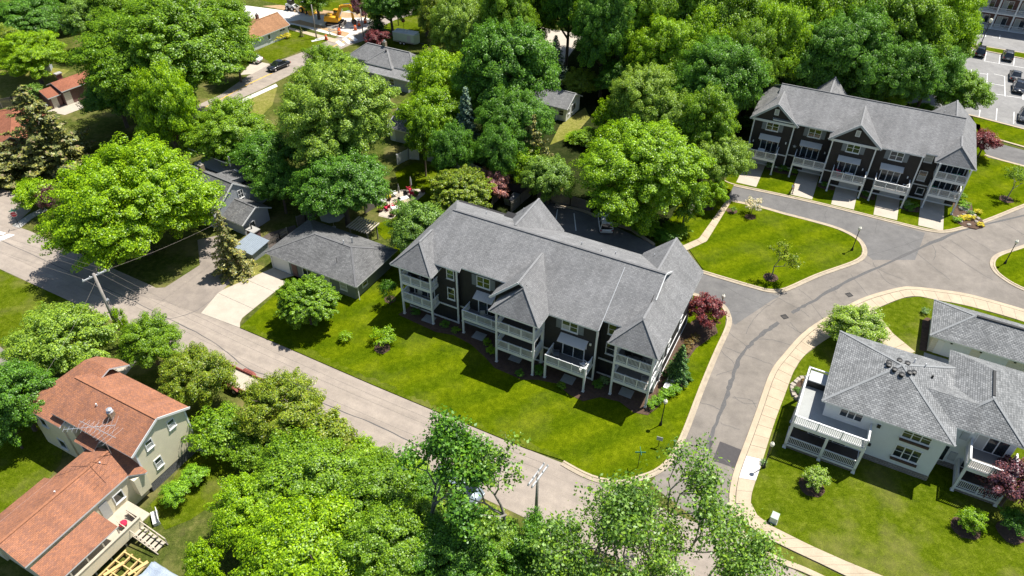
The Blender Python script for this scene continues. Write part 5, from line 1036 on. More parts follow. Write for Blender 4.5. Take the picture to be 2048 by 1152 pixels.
# ================================================================ fences, walls, enclosures
def fence(name, label, pts, h, m, board=.14, gap=.012, cat='fence', posts=True, picket=False):
    t = thing(name, label, cat, (*pts[0], 0))
    o = Vector((*pts[0], 0)); b = MB()
    for i in range(len(pts) - 1):
        a, c = Vector((*pts[i], 0)) - o, Vector((*pts[i + 1], 0)) - o; L = (c - a).length; d = (c - a) / L; n = max(1, int(L / (board + gap)))
        for k in range(n):
            p = a + d * ((k + .5) * L / n); hh = h + random.uniform(-.02, .02); s = d * (board / 2); q = Vector((-d.y, d.x, 0)) * .012
            b.hexa([p - s - q, p + s - q, p + s + q, p - s + q] + [v + Vector((0, 0, hh)) for v in (p - s - q, p + s - q, p + s + q, p - s + q)])
            if picket: b.face([p - s - q + Vector((0, 0, hh)), p + s - q + Vector((0, 0, hh)), p + Vector((0, 0, hh + .09))])
        r = MB(); nn = Vector((-d.y, d.x, 0)) * .04
        for z in (.3, h - .3): r.bar(a + nn + Vector((0, 0, z)), c + nn + Vector((0, 0, z)), .05, .09)
        r.obj('rail', M[m], t)
        k = max(1, round(L / 2.4))
        for j in range(k + 1):
            p = a + d * (L * j / k); MB().box(p.x - .06, p.x + .06, p.y - .06, p.y + .06, 0, h + .08).obj('post', M[m], t)
    stuff(b.obj('boards', M[m], t)); return t
fence('garden_fence', 'long pale fence along the back of the patio garden', [(-13.41, 101.04), (-11.03, 100.50), (-5.84, 97.06), (-1.99, 93.62)], 1.8, 'grey_trim')
fence('garden_fence', 'short pale fence at the garden corner under the tall trunk', [(-17.89, 99.69), (-16.34, 101.57), (-14.75, 101.31)], 1.8, 'white')
fence('patio_fence', 'weathered grey fence panel beside the patio umbrellas', [(-20.68, 86.13), (-19.42, 87.93), (-18.01, 90.06)], 1.7, 'wood_fence')
fence('screen_fence', 'leaning board fence behind the ranch house roof corner', [(-29.31, 82.97), (-28.46, 84.07), (-27.30, 85.70)], 1.5, 'wood_fence')
fence('picket_fence', 'small white picket fence under the round bush beside the beige gable', [(-31.53, 45.89), (-30.35, 45.00), (-29.29, 44.72), (-28.04, 45.04), (-26.68, 45.37)], 1.0, 'white', .09, .06, picket=True)
fence('slat_fence', 'white slatted fence leading from the brick grill to the ranch garage', [(-32.82, 77.07), (-32.23, 78.29), (-30.99, 79.90), (-30.27, 81.06)], 1.0, 'wood_old', .06, .1)
fence('board_fence', 'long weathered board fence behind the rust-roofed brick house', [(-89.46, 115.73), (-86.26, 117.75), (-83.60, 120.19)], 1.7, 'wood_fence')
fence('yard_fence', 'dark timber fence behind the shaded rear parking yard', [(3.48, 90.11), (5.27, 89.77), (8.10, 88.93), (10.83, 87.34)], 1.8, 'wood_fence')
fence('bin_enclosure', 'square timber enclosure round the bins behind the near townhouses', [(-2.97, 86.97), (-2.75, 89.16), (-0.80, 92.96), (2.49, 91.42), (0.97, 89.00), (-0.30, 86.92)], 1.8, 'wood_fence')
for i, (p, m, l) in enumerate((((-0.68, 89.21), 'metal_grey', 'grey wheeled bin standing left in the timber enclosure'), ((0.25, 89.63), 'metal_dark', 'black wheeled bin with pale lid in the timber enclosure, middle one'), ((0.11, 88.72), 'cloth_dark', 'dark bin nearest the roof in the timber enclosure'))):
    t = thing('wheeled_bin', l, 'bin', (*p, 0), R(-25), 'bins in the enclosure'); MB().hexa([(-.4, -.4, 0), (.4, -.4, 0), (.4, .4, 0), (-.4, .4, 0), (-.55, -.55, 1.2), (.55, -.55, 1.2), (.55, .55, 1.2), (-.55, .55, 1.2)]).obj('body', M[m], t)
    MB().hexa([(-.58, -.6, 1.2), (.58, -.6, 1.2), (.58, .6, 1.2), (-.58, .6, 1.2), (-.5, -.5, 1.32), (.5, -.5, 1.32), (.5, .5, 1.36), (-.5, .5, 1.36)]).obj('lid', M['metal_grey' if i else 'metal_dark'], t)
    for sx in (-1, 1): MB().tube([(sx * .45 - .04, .45, .12), (sx * .45 + .04, .45, .12)], .12, 8).obj('wheel', M['rubber'], t)
def rock_wall(name, label, pts, n, h=.5):
    t = thing(name, label, 'wall', (*pts[0], 0)); o = Vector(pts[0]); q = resample(pts, n)
    for i in range(n):
        a, c = Vector(q[i]) - o, Vector(q[i + 1]) - o; d = (c - a); L = d.length; d /= L; s = Vector((-d.y, d.x)) * random.uniform(.22, .34); hh = h * random.uniform(.75, 1.2)
        a = a + d * .03; c = c - d * .03; k = .75
        MB().hexa([(*(a - s), 0), (*(c - s), 0), (*(c + s), 0), (*(a + s), 0), (*(a.lerp(c, .06) - s * k), hh), (*(a.lerp(c, .94) - s * k), hh), (*(a.lerp(c, .94) + s * k), hh), (*(a.lerp(c, .06) + s * k), hh)]).obj('stone', M['rock'], t)
    return t
rock_wall('retaining_wall', 'low wall of pale stone blocks left of the footpath', [(24.67, 87.08), (25.67, 89.15), (26.76, 91.15), (27.75, 92.93), (28.81, 94.62)], 16)
rock_wall('rockery_edge', 'curved stone edging of the planting bed by the porch of the white house', [Cw(1.6, 6.6), Cw(-.3, 7.1), Cw(-1.0, 8.5), Cw(-.4, 10.2), Cw(1.4, 11.2)], 14, .35)

# ================================================================ street furniture
def lamp(label, p, h=3.55, z=LZ):
    t = thing('street_lamp', label, 'street lamp', (*p, z), 0, 'globe lamps of the townhouse loop')
    MB().lathe([(.17, 0), (.17, .12), (.11, .3), (.09, .5), (.06, .55), (.045, h - .55), (.07, h - .5), (.1, h - .42), (.1, h - .36)], 10).obj('post', M['metal_dark'], t, True)
    MB().lathe([(.1, h - .36), (.2, h - .2), (.21, h - .05), (.14, h + .12), (.01, h + .14)], 12).obj('globe', M['lamp_globe'], t, True)
    MB().lathe([(.15, h + .1), (.08, h + .2), (.03, h + .26), (.012, h + .34), (.01, h + .36)], 10).obj('finial', M['lamp_globe'], t, True)
lamp('black globe lamp on the grass island near the road bend', (44.90, 79.17)); lamp('black globe lamp on the front lawn below the right porch tower', (15.18, 48.93)); lamp('black globe lamp at the edge of the pavement beside the round bush', (24.30, 43.87))
lamp('black globe lamp on the corner lawn at the right edge', (63.92, 76.75)); lamp('black globe lamp beside the dark red maple', (24.25, 65.09))
t = thing('lot_lamp', 'tall black lamp with pale head in the parking lot median', 'street lamp', (*(97.03, 152.38), .1)); MB().lathe([(.25, 0), (.2, .5), (.09, .55), (.07, 4.6)], 8).obj('post', M['metal_dark'], t, True); MB().lathe([(.1, 4.55), (.35, 4.8), (.32, 5.3), (.02, 5.45)], 10).obj('globe', M['lamp_globe'], t, True)
def pole(label, p, h, arms, rz, r=.16, z=0, extra=None):
    t = thing('utility_pole', label, 'utility pole', (*p, z), rz)
    MB().tube([(0, 0, 0), (0, 0, h)], [r, r * .7], 10).obj('shaft', M['wood_pole'], t, True)
    for k, (zz, L, y) in enumerate(arms):
        MB().box(-L / 2, L / 2, y - .06, y + .06, zz - .07, zz + .07).obj('crossarm', M['grey_trim'], t)
        for s in (-.92, -.35, .35, .92): MB().lathe([(.05, 0), (.07, .08), (.03, .16), (.01, .2)], 8, (s * L / 2, y, zz + .07)).obj('insulator', M['white'], t)
    return t
pole('weathered utility pole with grey crossarm standing beside the street at left', (-43.1, 59.3), 10.2, [(9.9, 2.5, 0)], R(49), .2)
MB().box(.0, .35, -.2, .2, 6.4, 6.6).obj('bracket', M['metal_grey'], bpy.data.objects['utility_pole'])
pole('utility pole with double white crossarm rising from the trees at the bottom', (2.35, 36.83), 8.2, [(7.9, 2.6, -.18), (7.9, 2.6, .18)], R(58), .17)
pole('slim utility pole on the lawn beside the building site', (-41.28, 150.94), 6.8, [], 0, .13); t = pole('utility pole with a street-light arm behind the plum bush', (-31.67, 151.74), 5.7, [], 0, .13)
MB().tube([(0, 0, 3.6), (-1.2, .4, 4.6), (-2.6, .9, 5.0)], .05, 6).obj('lamp_arm', M['galv'], t); MB().box(-3.0, -2.4, .8, 1.05, 4.95, 5.1).obj('lamp_head', M['galv'], t)
pole('pale utility pole beside the shaded asphalt at the top', (-25.27, 158.61), 9, [], 0, .12)
def wire(label, pts, r=.012, sag=.5, m='wood_fence'):
    a, c = Vector(pts[0]), Vector(pts[1]); q = [a.lerp(c, i / 16) - Vector((0, 0, sag * 4 * (i / 16) * (1 - i / 16))) for i in range(17)]
    tag(MB().tube(q, r, 4).obj('power_line', M[m], fixn=False), label, 'wire', 'wires between the poles')
_d = Vector((math.cos(R(49)), math.sin(R(49)), 0)); _p1 = Vector((-43.1, 59.3, 10.15)); _p2 = Vector((2.35, 36.83, 8.2)); _d2 = Vector((math.cos(R(58)), math.sin(R(58)), 0))
for k, s in enumerate((-1.1, .4, 1.1)):
    wire(('lower', 'middle', 'upper')[k] + ' of the three wires running from the left pole to the bottom pole', (_p1 + _d * s, _p2 + _d2 * s), sag=1.2)
    wire(('lower', 'middle', 'upper')[k] + ' of the three wires running from the left pole off the left edge', (_p1 + _d * s, Vector((-95, 83, 10)) + _d * s), sag=.9)
wire('service wire from the left pole to the gabled house', (_p1, Vector((-34, 80, 5.2))), sag=.6)
wire('single service wire from the left pole towards the orange roof', (_p1 - Vector((0, 0, .8)), Vector((-44.6, 45.6, 6.0))), sag=.5)
def sign_post(name, label, p, h, z=LZ):
    t = thing(name, label, 'sign', (*p, z)); MB().tube([(0, 0, 0), (0, 0, h)], .035, 6).obj('post', M['metal_dark'], t); return t
def text_on(parent, txt, size, loc, rot, m):
    cu = bpy.data.curves.new('lettering', 'FONT'); cu.body = txt; cu.size = size; cu.align_x = 'CENTER'; cu.align_y = 'CENTER'; cu.extrude = .004
    tmp = bpy.data.objects.new('lettering_curve', cu); COL.objects.link(tmp); dg = bpy.context.evaluated_depsgraph_get()
    me = bpy.data.meshes.new_from_object(tmp.evaluated_get(dg)); bpy.data.objects.remove(tmp); me.materials.clear(); me.materials.append(M[m])
    o = link('lettering', me, parent); o.location = loc; o.rotation_euler = rot; return o
def stop_sign(label, p, h, rz):
    t = sign_post('stop_sign', label, p, h, .02); t.rotation_euler = (0, 0, rz)
    oc = lambda r: [(r * math.cos(math.pi / 8 + k * math.pi / 4), h - .1 + r * math.sin(math.pi / 8 + k * math.pi / 4)) for k in range(8)]
    gable(t, oc(.42), 'y', -.045, .012, 'white', 'rim'); gable(t, oc(.38), 'y', -.052, .006, 'sign_red', 'plate')
    text_on(t, 'STOP', .27, (0, -.06, h - .1), (math.pi / 2, 0, 0), 'white')
    MB().box(-.4, .4, -.01, .01, h + .36, h + .5).box(-.01, .01, -.4, .4, h + .5, h + .64).obj('street_blade', M['sign_green'], t)
stop_sign('red stop sign with green street blades at the left crossing', (-66.40, 81.53), 2.3, R(20)); stop_sign('small red stop sign by the dappled asphalt at the top', (-23.70, 155.45), 2.3, R(10))
t = sign_post('street_name_sign', 'green street name sign at the tip of the front lawn', (12.22, 43.65), 2.2); MB().box(-.5, .5, -.015, .015, 2.2, 2.36).obj('street_blade', M['sign_green'], t); MB().box(-.015, .015, -.5, .5, 2.37, 2.53).obj('street_blade', M['sign_green'], t)
t = sign_post('notice_sign', 'small pale square sign on a dark post on the front lawn', (14.54, 46.19), 1.2); gable(t, [(-.3, .95), (.3, .95), (.3, 1.45), (-.3, 1.45)], 'y', -.05, .03, 'grey_trim', 'plate'); t.rotation_euler = (0, 0, R(-20))
t = thing('utility_box', 'pale green utility box at the lawn corner by the pavement fork', 'utility box', (*(23.67, 38.04), LZ), R(-30)); MB().hexa([(-.32, -.3, 0), (.32, -.3, 0), (.32, .3, 0), (-.32, .3, 0), (-.32, -.3, .75), (.32, -.3, .75), (.32, .3, .95), (-.32, .3, .95)]).obj('cabinet', M['plastic_green'], t); MB().box(-.36, .36, -.34, .34, -.03, .06).obj('plinth', M['concrete_grey'], t)
def barrel(label, p):
    t = thing('traffic_barrel', label, 'traffic barrel', (*p, .02), 0, 'orange barrels at the building site'); MB().lathe([(.3, 0), (.29, .35), (.27, .7), (.24, 1.0), (.02, 1.02)], 12).obj('drum', M['orange'], t, True)
    for z in (.32, .68): MB().lathe([(.292 - z * .02, z), (.285 - z * .02, z + .14)], 12).obj('stripe', M['paint_white'], t)
    MB().lathe([(.42, 0), (.42, .06), (.3, .07)], 12).obj('base', M['rubber'], t)
for p, l in zip(((-34.0, 155.5), (-33.6, 158.0), (-32.6, 159.7), (-39.0, 149.8), (-36.9, 152.8), (-37.0, 153.7)), ('orange barrel left of the utility pole, nearest of its row', 'orange barrel left of the utility pole, middle of its row', 'orange barrel right of the utility pole top', 'orange barrel at the end of the lawn by the stacked barricades', 'lower orange barrel beside the standing barricade', 'upper orange barrel beside the standing barricade')): barrel(l, p)
t = thing('barricade', 'standing striped road barricade in front of the excavator', 'barricade', (-38.2, 153.6, .02), R(38))
for s in (-.9, .9): MB().box(s - .04, s + .04, -.35, .35, 0, .08).box(s - .04, s + .04, -.04, .04, 0, 1.6).obj('leg', M['metal_grey'], t)
for z in (.45, .9, 1.35): MB().box(-1.3, 1.3, -.07, -.04, z, z + .22).obj('board', M['paint_white'], t)
for k, (p, l) in enumerate((((-40.6, 149.3), 'striped barricade boards lying on the grass, nearer pair'), ((-40.0, 150.2), 'striped barricade boards lying on the grass, farther pair'))):
    t = thing('fallen_barricade', l, 'barricade', (*p, .03), R(35))
    for y in (0, .35): MB().box(-1.3, 1.3, y, y + .22, 0, .05).obj('board', M['paint_white'], t)

# ================================================================ vehicles
def car(label, p, rz, paint, L=4.6, Wd=1.85, H=1.65, kind='suv', z=.03, name='parked_car', group=None):
    """x forward; body is a loft of cross-sections, cabin on top"""
    t = thing(name, label, 'car', (*p, z), rz, group)
    h = L / 2; w = Wd / 2; bz = .32; belt = H * .58
    st = [(-h, .82, .5, belt * .92), (-h + .12, .93, bz, belt), (-h + .7, 1, bz, belt + .02), (0, 1, bz - .02, belt), (h * .45, 1, bz, belt - .02), (h - .45, .96, bz, belt - .1), (h - .1, .88, bz + .05, belt - .2), (h, .75, .48, belt - .3)]
    b = MB(); n = 10; base = 0
    for x, k, z0, z1 in st:
        ww = w * k; prof = [(-ww * .86, z0), (-ww, z0 + .12), (-ww, (z0 + z1) / 2), (-ww * .97, z1 - .1), (-ww * .9, z1), (ww * .9, z1), (ww * .97, z1 - .1), (ww, (z0 + z1) / 2), (ww, z0 + .12), (ww * .86, z0)]
        b.v += [(x, y, zz) for y, zz in prof]
    for i in range(len(st) - 1):
        for k in range(n):
            k2 = (k + 1) % n; b.f.append((i * n + k, i * n + k2, (i + 1) * n + k2, (i + 1) * n + k)); b.m.append(0); b.uv.append([(0, 0)] * 4)
    for i in (0, len(st) - 1): b.f.append(tuple(i * n + k for k in range(n))); b.m.append(0); b.uv.append([(0, 0)] * n)
    b.obj('body', M[paint], t, True)
    x0, x1, x2, x3 = {'suv': (-h + .08, -h + .45, h * .12, h * .48), 'sedan': (-h + .75, -h + 1.5, h * .08, h * .5), 'van': (-h + .05, -h + .25, h * .35, h * .68), 'pickup': (-.3, -.05, h * .3, h * .55)}[kind]
    wb, wt = w * .9, w * .72; zb, zt = belt - .01, H
    q = [(x0, -wb, zb), (x3, -wb, zb), (x3, wb, zb), (x0, wb, zb), (x1, -wt, zt - .05), (x2, -wt, zt - .05), (x2, wt, zt - .05), (x1, wt, zt - .05)]
    MB().hexa([q[4], q[5], q[6], q[7]] + [(x1 + .1, -wt * .85, zt), (x2 - .12, -wt * .85, zt), (x2 - .12, wt * .85, zt), (x1 + .1, wt * .85, zt)]).obj('roof', M[paint], t, True)
    def glass(nm, a, b_, c, d, ins=.06):
        a, b_, c, d = map(Vector, (a, b_, c, d)); ctr = (a + b_ + c + d) / 4; return MB().face([p.lerp(ctr, 0) for p in (a, b_, c, d)]).obj(nm, M['glass_car'], t, fixn=False)
    glass('windscreen', q[1], q[2], q[6], q[5]); glass('rear_window', q[3], q[0], q[4], q[7]); glass('side_window', q[0], q[1], q[5], q[4]); glass('side_window', q[2], q[3], q[7], q[6])
    pl = MB()
    for y0, y1 in ((0, 4), (1, 5), (2, 6), (3, 7)): pl.tube([q[y0], q[y1]], .045, 5)
    for s in (-1, 1): pl.tube([((x0 + x3) / 2 - .1, s * wb, zb), ((x1 + x2) / 2 - .05, s * wt, zt - .05)], .04, 5)
    pl.obj('pillars', M[paint], t)
    for x in (-h * .6, h * .62):
        for s in (-1, 1):
            o = MB().tube([(x, s * (w - .2), .33), (x, s * (w + .01), .33)], .33, 14).obj('wheel', M['rubber'], t); MB().tube([(x, s * (w + .005), .33), (x, s * (w + .025), .33)], .2, 10).obj('rim', M['chrome'], o)
    for s in (-1, 1):
        MB().box(h - .22, h - .02, s * w * .6 - .16, s * w * .6 + .16, belt - .38, belt - .24).obj('headlight', M['light_clear'], t); MB().box(-h + .0, -h + .2, s * w * .78 - .13, s * w * .78 + .13, belt - .3, belt - .08).obj('tail_light', M['light_red'], t)
        MB().box(x3 - .25, x3 - .1, s * (w + .09) - .09, s * (w + .09) + .09, belt, belt + .13).obj('mirror', M[paint], t)
    MB().box(-h - .03, -h + .05, -.26, .26, .62, .76).obj('number_plate', M['white'], t)
    if kind == 'suv':
        for s in (-1, 1): MB().tube([(x1 + .2, s * wt * .85, zt + .05), (x2 - .3, s * wt * .85, zt + .05)], .025, 5).obj('roof_rail', M['metal_dark'], t)
    return t
car('white car with dark rear window parked in the shaded yard under the lime-green tree', (12.6, 83.9), R(90), 'car_white', 4.6, 1.9, 1.7, 'suv', LZ + .02)
car('black car driving on the far street with the yellow line', (-45.1, 135.2), R(235), 'car_black', 4.7, 1.85, 1.45, 'sedan'); car('white car parked on the drive beside the far street', (-51.2, 138.3), R(160), 'car_white', 4.6, 1.85, 1.5, 'sedan')
car('black truck-like car parked against the median, left one', (94.2, 147.2), R(62), 'car_black', 4.8, 1.95, 1.85, 'suv'); car('dark grey car parked against the median, right one', (99.0, 145.4), R(62), 'car_grey', 4.6, 1.9, 1.7, 'suv')
car('dark car in the centre rows of the parking lot, upper of two', (95.4, 135.6), R(63), 'car_grey', 4.6, 1.85, 1.55, 'sedan'); car('dark car in the centre rows of the parking lot, lower of two', (93.2, 130.2), R(243), 'car_black', 4.6, 1.85, 1.6, 'suv'); car('grey car at the right edge beside the grass verge', (88.2, 118.4), R(240), 'car_grey', 4.6, 1.85, 1.6, 'suv')
car('grey van half hidden by the branchy trees at the bottom', (-4.7, 40.75), R(-33), 'car_silver', 5.1, 1.95, 1.85, 'van', .03, 'parked_van')
t = thing('cargo_trailer', 'pale green box trailer with twin axle beyond the hip-roofed house', 'trailer', (-22.2, 148.6, 0), R(-22))
b = MB(); b.box(-2.6, 2.2, -1.1, 1.1, .5, 2.35); b.hexa([(2.2, -1.1, .5), (2.7, -.5, .5), (2.7, .5, .5), (2.2, 1.1, .5), (2.2, -1.1, 2.3), (2.7, -.5, 2.3), (2.7, .5, 2.3), (2.2, 1.1, 2.3)]); b.obj('box', M['plastic_green'], t); MB().box(-2.65, 2.25, -1.13, 1.13, 2.35, 2.42).obj('roof', M['white'], t); MB().box(-2.6, 2.2, -1.13, -1.101, .5, .75).obj('kick_plate', M['metal_grey'], t); MB().box(.7, 1.5, -1.12, -1.101, .8, 2.1).obj('door', M['grey_trim'], t); MB().box(-.3, .2, -.3, .3, 2.42, 2.6).obj('roof_vent', M['white'], t)
for x in (-.9, -.1):
    for s in (-1, 1):
        o = MB().tube([(x, s * .95, .35), (x, s * 1.16, .35)], .34, 12).obj('wheel', M['rubber'], t); MB().tube([(x, s * 1.15, .35), (x, s * 1.18, .35)], .19, 8).obj('rim', M['white'], o)
MB().tube([(2.4, 0, .45), (3.8, 0, .5)], .06, 6).obj('drawbar', M['metal_dark'], t)
t = thing('flatbed_trailer', 'rusty red flatbed trailer with plank deck parked between the bushes by the street', 'trailer', (-28.4, 53.6, 0), R(-27.5))
for k in range(12): MB().box(-2.9, 2.9, -1.0 + k * .168, -.845 + k * .168, .6, .66).obj('plank', M['wood_old'], t)
for s in (-1, 1): MB().box(-3.0, 3.0, s * 1.08 - .05, s * 1.08 + .05, .5, .95).obj('side_rail', M['red_metal'], t); MB().hexa([(-.9, s * 1.3 - .13, .7), (.9, s * 1.3 - .13, .7), (.9, s * 1.3 + .13, .7), (-.9, s * 1.3 + .13, .7), (-.6, s * 1.3 - .13, .95), (.6, s * 1.3 - .13, .95), (.6, s * 1.3 + .13, .95), (-.6, s * 1.3 + .13, .95)]).obj('mudguard', M['red_metal'], t); o = MB().tube([(0.3, s * 1.18, .35), (.3, s * 1.4, .35)], .34, 12).obj('wheel', M['rubber'], t); MB().tube([(.3, s * 1.39, .35), (.3, s * 1.42, .35)], .2, 8).obj('rim', M['galv'], o)
MB().box(2.9, 3.0, -1.0, 1.0, .5, .9).obj('headboard', M['red_metal'], t); MB().tube([(3.0, 0, .5), (4.4, 0, .5)], .07, 6).obj('drawbar', M['metal_dark'], t)
def excavator():
    t = thing('excavator', 'yellow tracked excavator working on the pale concrete site', 'excavator', (-38.8, 158.4, .02), R(-10))
    for y in (-1.15, 1.15):
        o = MB(); pr = [(-1.7, .45), (-1.5, .1), (1.5, .1), (1.75, .45), (1.5, .85), (-1.5, .85)]
        o.face([(x, y - .3, z) for x, z in pr]); o.face([(x, y + .3, z) for x, z in reversed(pr)])
        for i in range(6): a, c = pr[i], pr[(i + 1) % 6]; o.face([(a[0], y - .3, a[1]), (c[0], y - .3, c[1]), (c[0], y + .3, c[1]), (a[0], y + .3, a[1])])
        o.obj('track', M['rubber'], t); MB().box(-1.2, 1.2, y - .33, y + .33, .35, .6).obj('track_frame', M['wood_fence'], t)
    MB().lathe([(.9, .6), (.9, 1.0)], 14).obj('turntable', M['metal_dark'], t)
    MB().hexa([(-2.0, -1.25, 1.0), (1.1, -1.25, 1.0), (1.1, 1.25, 1.0), (-2.0, 1.25, 1.0), (-1.8, -1.2, 2.1), (.9, -1.2, 1.9), (.9, 1.2, 1.9), (-1.8, 1.2, 2.1)]).obj('house', M['yellow'], t)
    c = MB().box(-.2, 1.15, .25, 1.2, 1.9, 3.1).obj('cab', M['yellow'], t); MB().box(1.151, 1.17, .32, 1.12, 2.0, 3.0).box(-.1, 1.05, 1.201, 1.22, 2.1, 3.0).box(-.1, 1.05, .23, .249, 2.1, 3.0).obj('window', M['glass_car'], c)
    MB().bar((.7, -.4, 1.7), (1.9, -.4, 4.2), .42, .6).bar((1.9, -.4, 4.2), (4.1, -.4, 4.5), .4, .5).obj('boom', M['yellow'], t); MB().bar((4.1, -.4, 4.6), (4.4, -.4, 1.6), .32, .42).obj('stick', M['yellow'], t)
    MB().tube([(1.2, -.4, 1.6), (2.2, -.4, 3.6)], .08, 6).tube([(2.6, -.4, 4.7), (4.0, -.4, 4.9)], .08, 6).obj('ram', M['chrome'], t)
    MB().hexa([(4.1, -.9, 1.0), (4.8, -.9, .5), (4.8, .1, .5), (4.1, .1, 1.0), (4.2, -.9, 1.8), (4.9, -.9, 1.3), (4.9, .1, 1.3), (4.2, .1, 1.8)]).obj('bucket', M['metal_dark'], t); MB().box(1.9, 2.05, -1.4, 1.4, .1, .8).obj('blade', M['wood_fence'], t)
excavator()
def loader(label, p, rz, paint, big):
    t = thing('loader', label, 'loader', (*p, .02), rz, 'machines parked on the building site')
    MB().box(-1.3, .8, -.6, .6, .5, 1.2).obj('body', M[paint], t); c = MB().box(-.7, .5, -.55, .55, 1.2, 2.3).obj('cab', M['metal_dark'], t); MB().box(-.8, .6, -.62, .62, 2.3, 2.4).obj('roof', M['white'], t)
    for x, r in ((-.8, .6 if big else .42), (.7, .45)):
        for s in (-1, 1): o = MB().tube([(x, s * .62, r), (x, s * .95, r)], r, 14).obj('wheel', M['rubber'], t); MB().tube([(x, s * .94, r), (x, s * .97, r)], r * .55, 8).obj('rim', M['yellow' if big else 'white'], o)
    for s in (-1, 1): MB().bar((-.6, s * .6, 1.4), (1.8, s * .6, .6), .12, .2).obj('arm', M[paint], t)
    MB().hexa([(1.7, -.95, .1), (2.4, -.95, .1), (2.4, .95, .1), (1.7, .95, .1), (1.6, -.95, .8), (1.8, -.95, .8), (1.8, .95, .8), (1.6, .95, .8)]).obj('bucket', M['wood_fence' if not big else 'yellow'], t)
loader('white and black compact loader at the far kerb of the site', (-50.2, 167.4), R(-25), 'white', False); loader('yellow wheel loader with canopy at the far kerb of the site', (-46.6, 165.6), R(-35), 'yellow', True)

# ================================================================ garden and yard things
def umbrella(label, p, h, r, m, open_=True, z=.03):
    t = thing('parasol', label, 'parasol', (*p, z), 0, 'parasols of the patio garden'); MB().tube([(0, 0, 0), (0, 0, h)], .03, 6).obj('pole', M['wood_old'], t); MB().lathe([(.3, 0), (.28, .08), (.05, .12)], 10).obj('base', M['concrete_grey'], t)
    if open_: MB().lathe([(r, h - .55), (r * .55, h - .2), (.03, h)], 8).obj('canopy', M[m], t)
    else: MB().lathe([(.04, h * .35), (.14, h * .45), (.11, h * .8), (.02, h)], 8).obj('canopy', M[m], t)
umbrella('open grey octagonal parasol behind the ranch house', (-24.35, 82.74), 2.4, 1.7, 'fabric_grey'); umbrella('closed pale parasol at the far end of the patio', (-14.88, 92.16), 2.5, .2, 'white', False); umbrella('closed pale parasol in the middle of the patio', (-16.37, 90.10), 2.5, .2, 'fabric_grey', False); umbrella('closed dark parasol at the near end of the patio', (-17.43, 87.86), 2.6, .2, 'hair', False)
def table(label, p, m, w=1.4, d=.8, h=.74, z=.03, rz=R(30), grp='tables of the patio garden'):
    t = thing('garden_table', label, 'table', (*p, z), rz, grp); MB().box(-w / 2, w / 2, -d / 2, d / 2, h - .05, h).obj('table_top', M[m], t)
    for sx in (-1, 1):
        for sy in (-1, 1): MB().box(sx * (w / 2 - .08) - .03, sx * (w / 2 - .08) + .03, sy * (d / 2 - .08) - .03, sy * (d / 2 - .08) + .03, 0, h - .05).obj('leg', M[m], t)
def chair(label, p, m, rz, z=.03, s=1.0, grp=None, name='garden_chair'):
    t = thing(name, label, 'chair', (*p, z), rz, grp); t.scale = (s, s, s)
    MB().hexa([(-.28, -.28, .36), (.28, -.28, .4), (.28, .28, .4), (-.28, .28, .36), (-.28, -.28, .41), (.28, -.28, .45), (.28, .28, .45), (-.28, .28, .41)]).obj('seat', M[m], t)
    MB().hexa([(-.3, -.28, .4), (-.24, -.28, .4), (-.24, .28, .4), (-.3, .28, .4), (-.46, -.26, 1.0), (-.41, -.26, 1.0), (-.41, .26, 1.0), (-.46, .26, 1.0)]).obj('backrest', M[m], t)
    for sx in (-1, 1):
        for sy in (-1, 1): MB().box(sx * .25 - .025, sx * .25 + .025, sy * .26 - .025, sy * .26 + .025, 0, .38 if sx < 0 else .62).obj('leg', M[m], t)
    for sy in (-1, 1): MB().box(-.32, .3, sy * .31 - .04, sy * .31 + .04, .61, .65).obj('armrest', M[m], t)
table('white table at the middle of the patio', (-15.61, 89.20), 'white'); table('long pale table at the patio edge', (-14.96, 88.57), 'concrete', 1.8, .7); table('white table at the near end of the patio', (-16.43, 86.74), 'white', 1.1, .9)
for i, (q, m, l) in enumerate((((-15.08, 92.02), 'fabric_red', 'red chair by the farthest closed parasol'), ((-14.66, 90.95), 'fabric_red', 'red chair right of the white patio table'), ((-17.69, 87.21), 'fabric_red', 'red chair left of the nearest closed parasol'), ((-16.83, 87.62), 'fabric_red', 'red chair right of the nearest closed parasol'), ((-16.38, 88.53), 'metal_dark', 'dark chair in front of the white patio table'), ((-15.47, 90.39), 'metal_dark', 'dark chair behind the white patio table'), ((-18.40, 88.74), 'white', 'white chair at the fence side of the patio'), ((-17.12, 90.88), 'white', 'white chair at the back corner of the patio'))): chair(l, q, m, R(40 + i * 50))
def flower_pot(label, p, m, r=.3, z=.03):
    t = thing('flower_pot', label, 'flower pot', (*p, z), 0, 'pots around the patio'); MB().lathe([(r * .6, 0), (r, .4), (r * .9, .4), (r * .85, .34)], 10).obj('pot', M['brick'], t)
    b = MB()
    for _ in range(60):
        a, e = random.uniform(0, 6.28), random.uniform(.1, 1); q = Vector((math.cos(a) * r * e, math.sin(a) * r * e, .4 + random.uniform(0, .4))); s = .09
        d1 = Vector((random.gauss(0, 1), random.gauss(0, 1), random.gauss(0, .6))).normalized() * s; d2 = d1.cross(Vector((random.gauss(0, 1), random.gauss(0, 1), 1))).normalized() * s; b.face([q - d1, q + d2, q + d1, q - d2])
    stuff(b.obj('foliage', m, t, fixn=False))
t = thing('pergola', 'slatted timber pergola beside the ranch house roof', 'pergola', (*(-19.68, 79.96), 0), R(-27))
for x in (-1.4, 1.4):
    for y in (-1, 1): MB().box(x - .07, x + .07, y - .07, y + .07, 0, 2.2).obj('post', M['wood_fence'], t)
for y in (-1, 1): MB().box(-1.7, 1.7, y - .05, y + .05, 2.2, 2.36).obj('beam', M['wood_fence'], t)
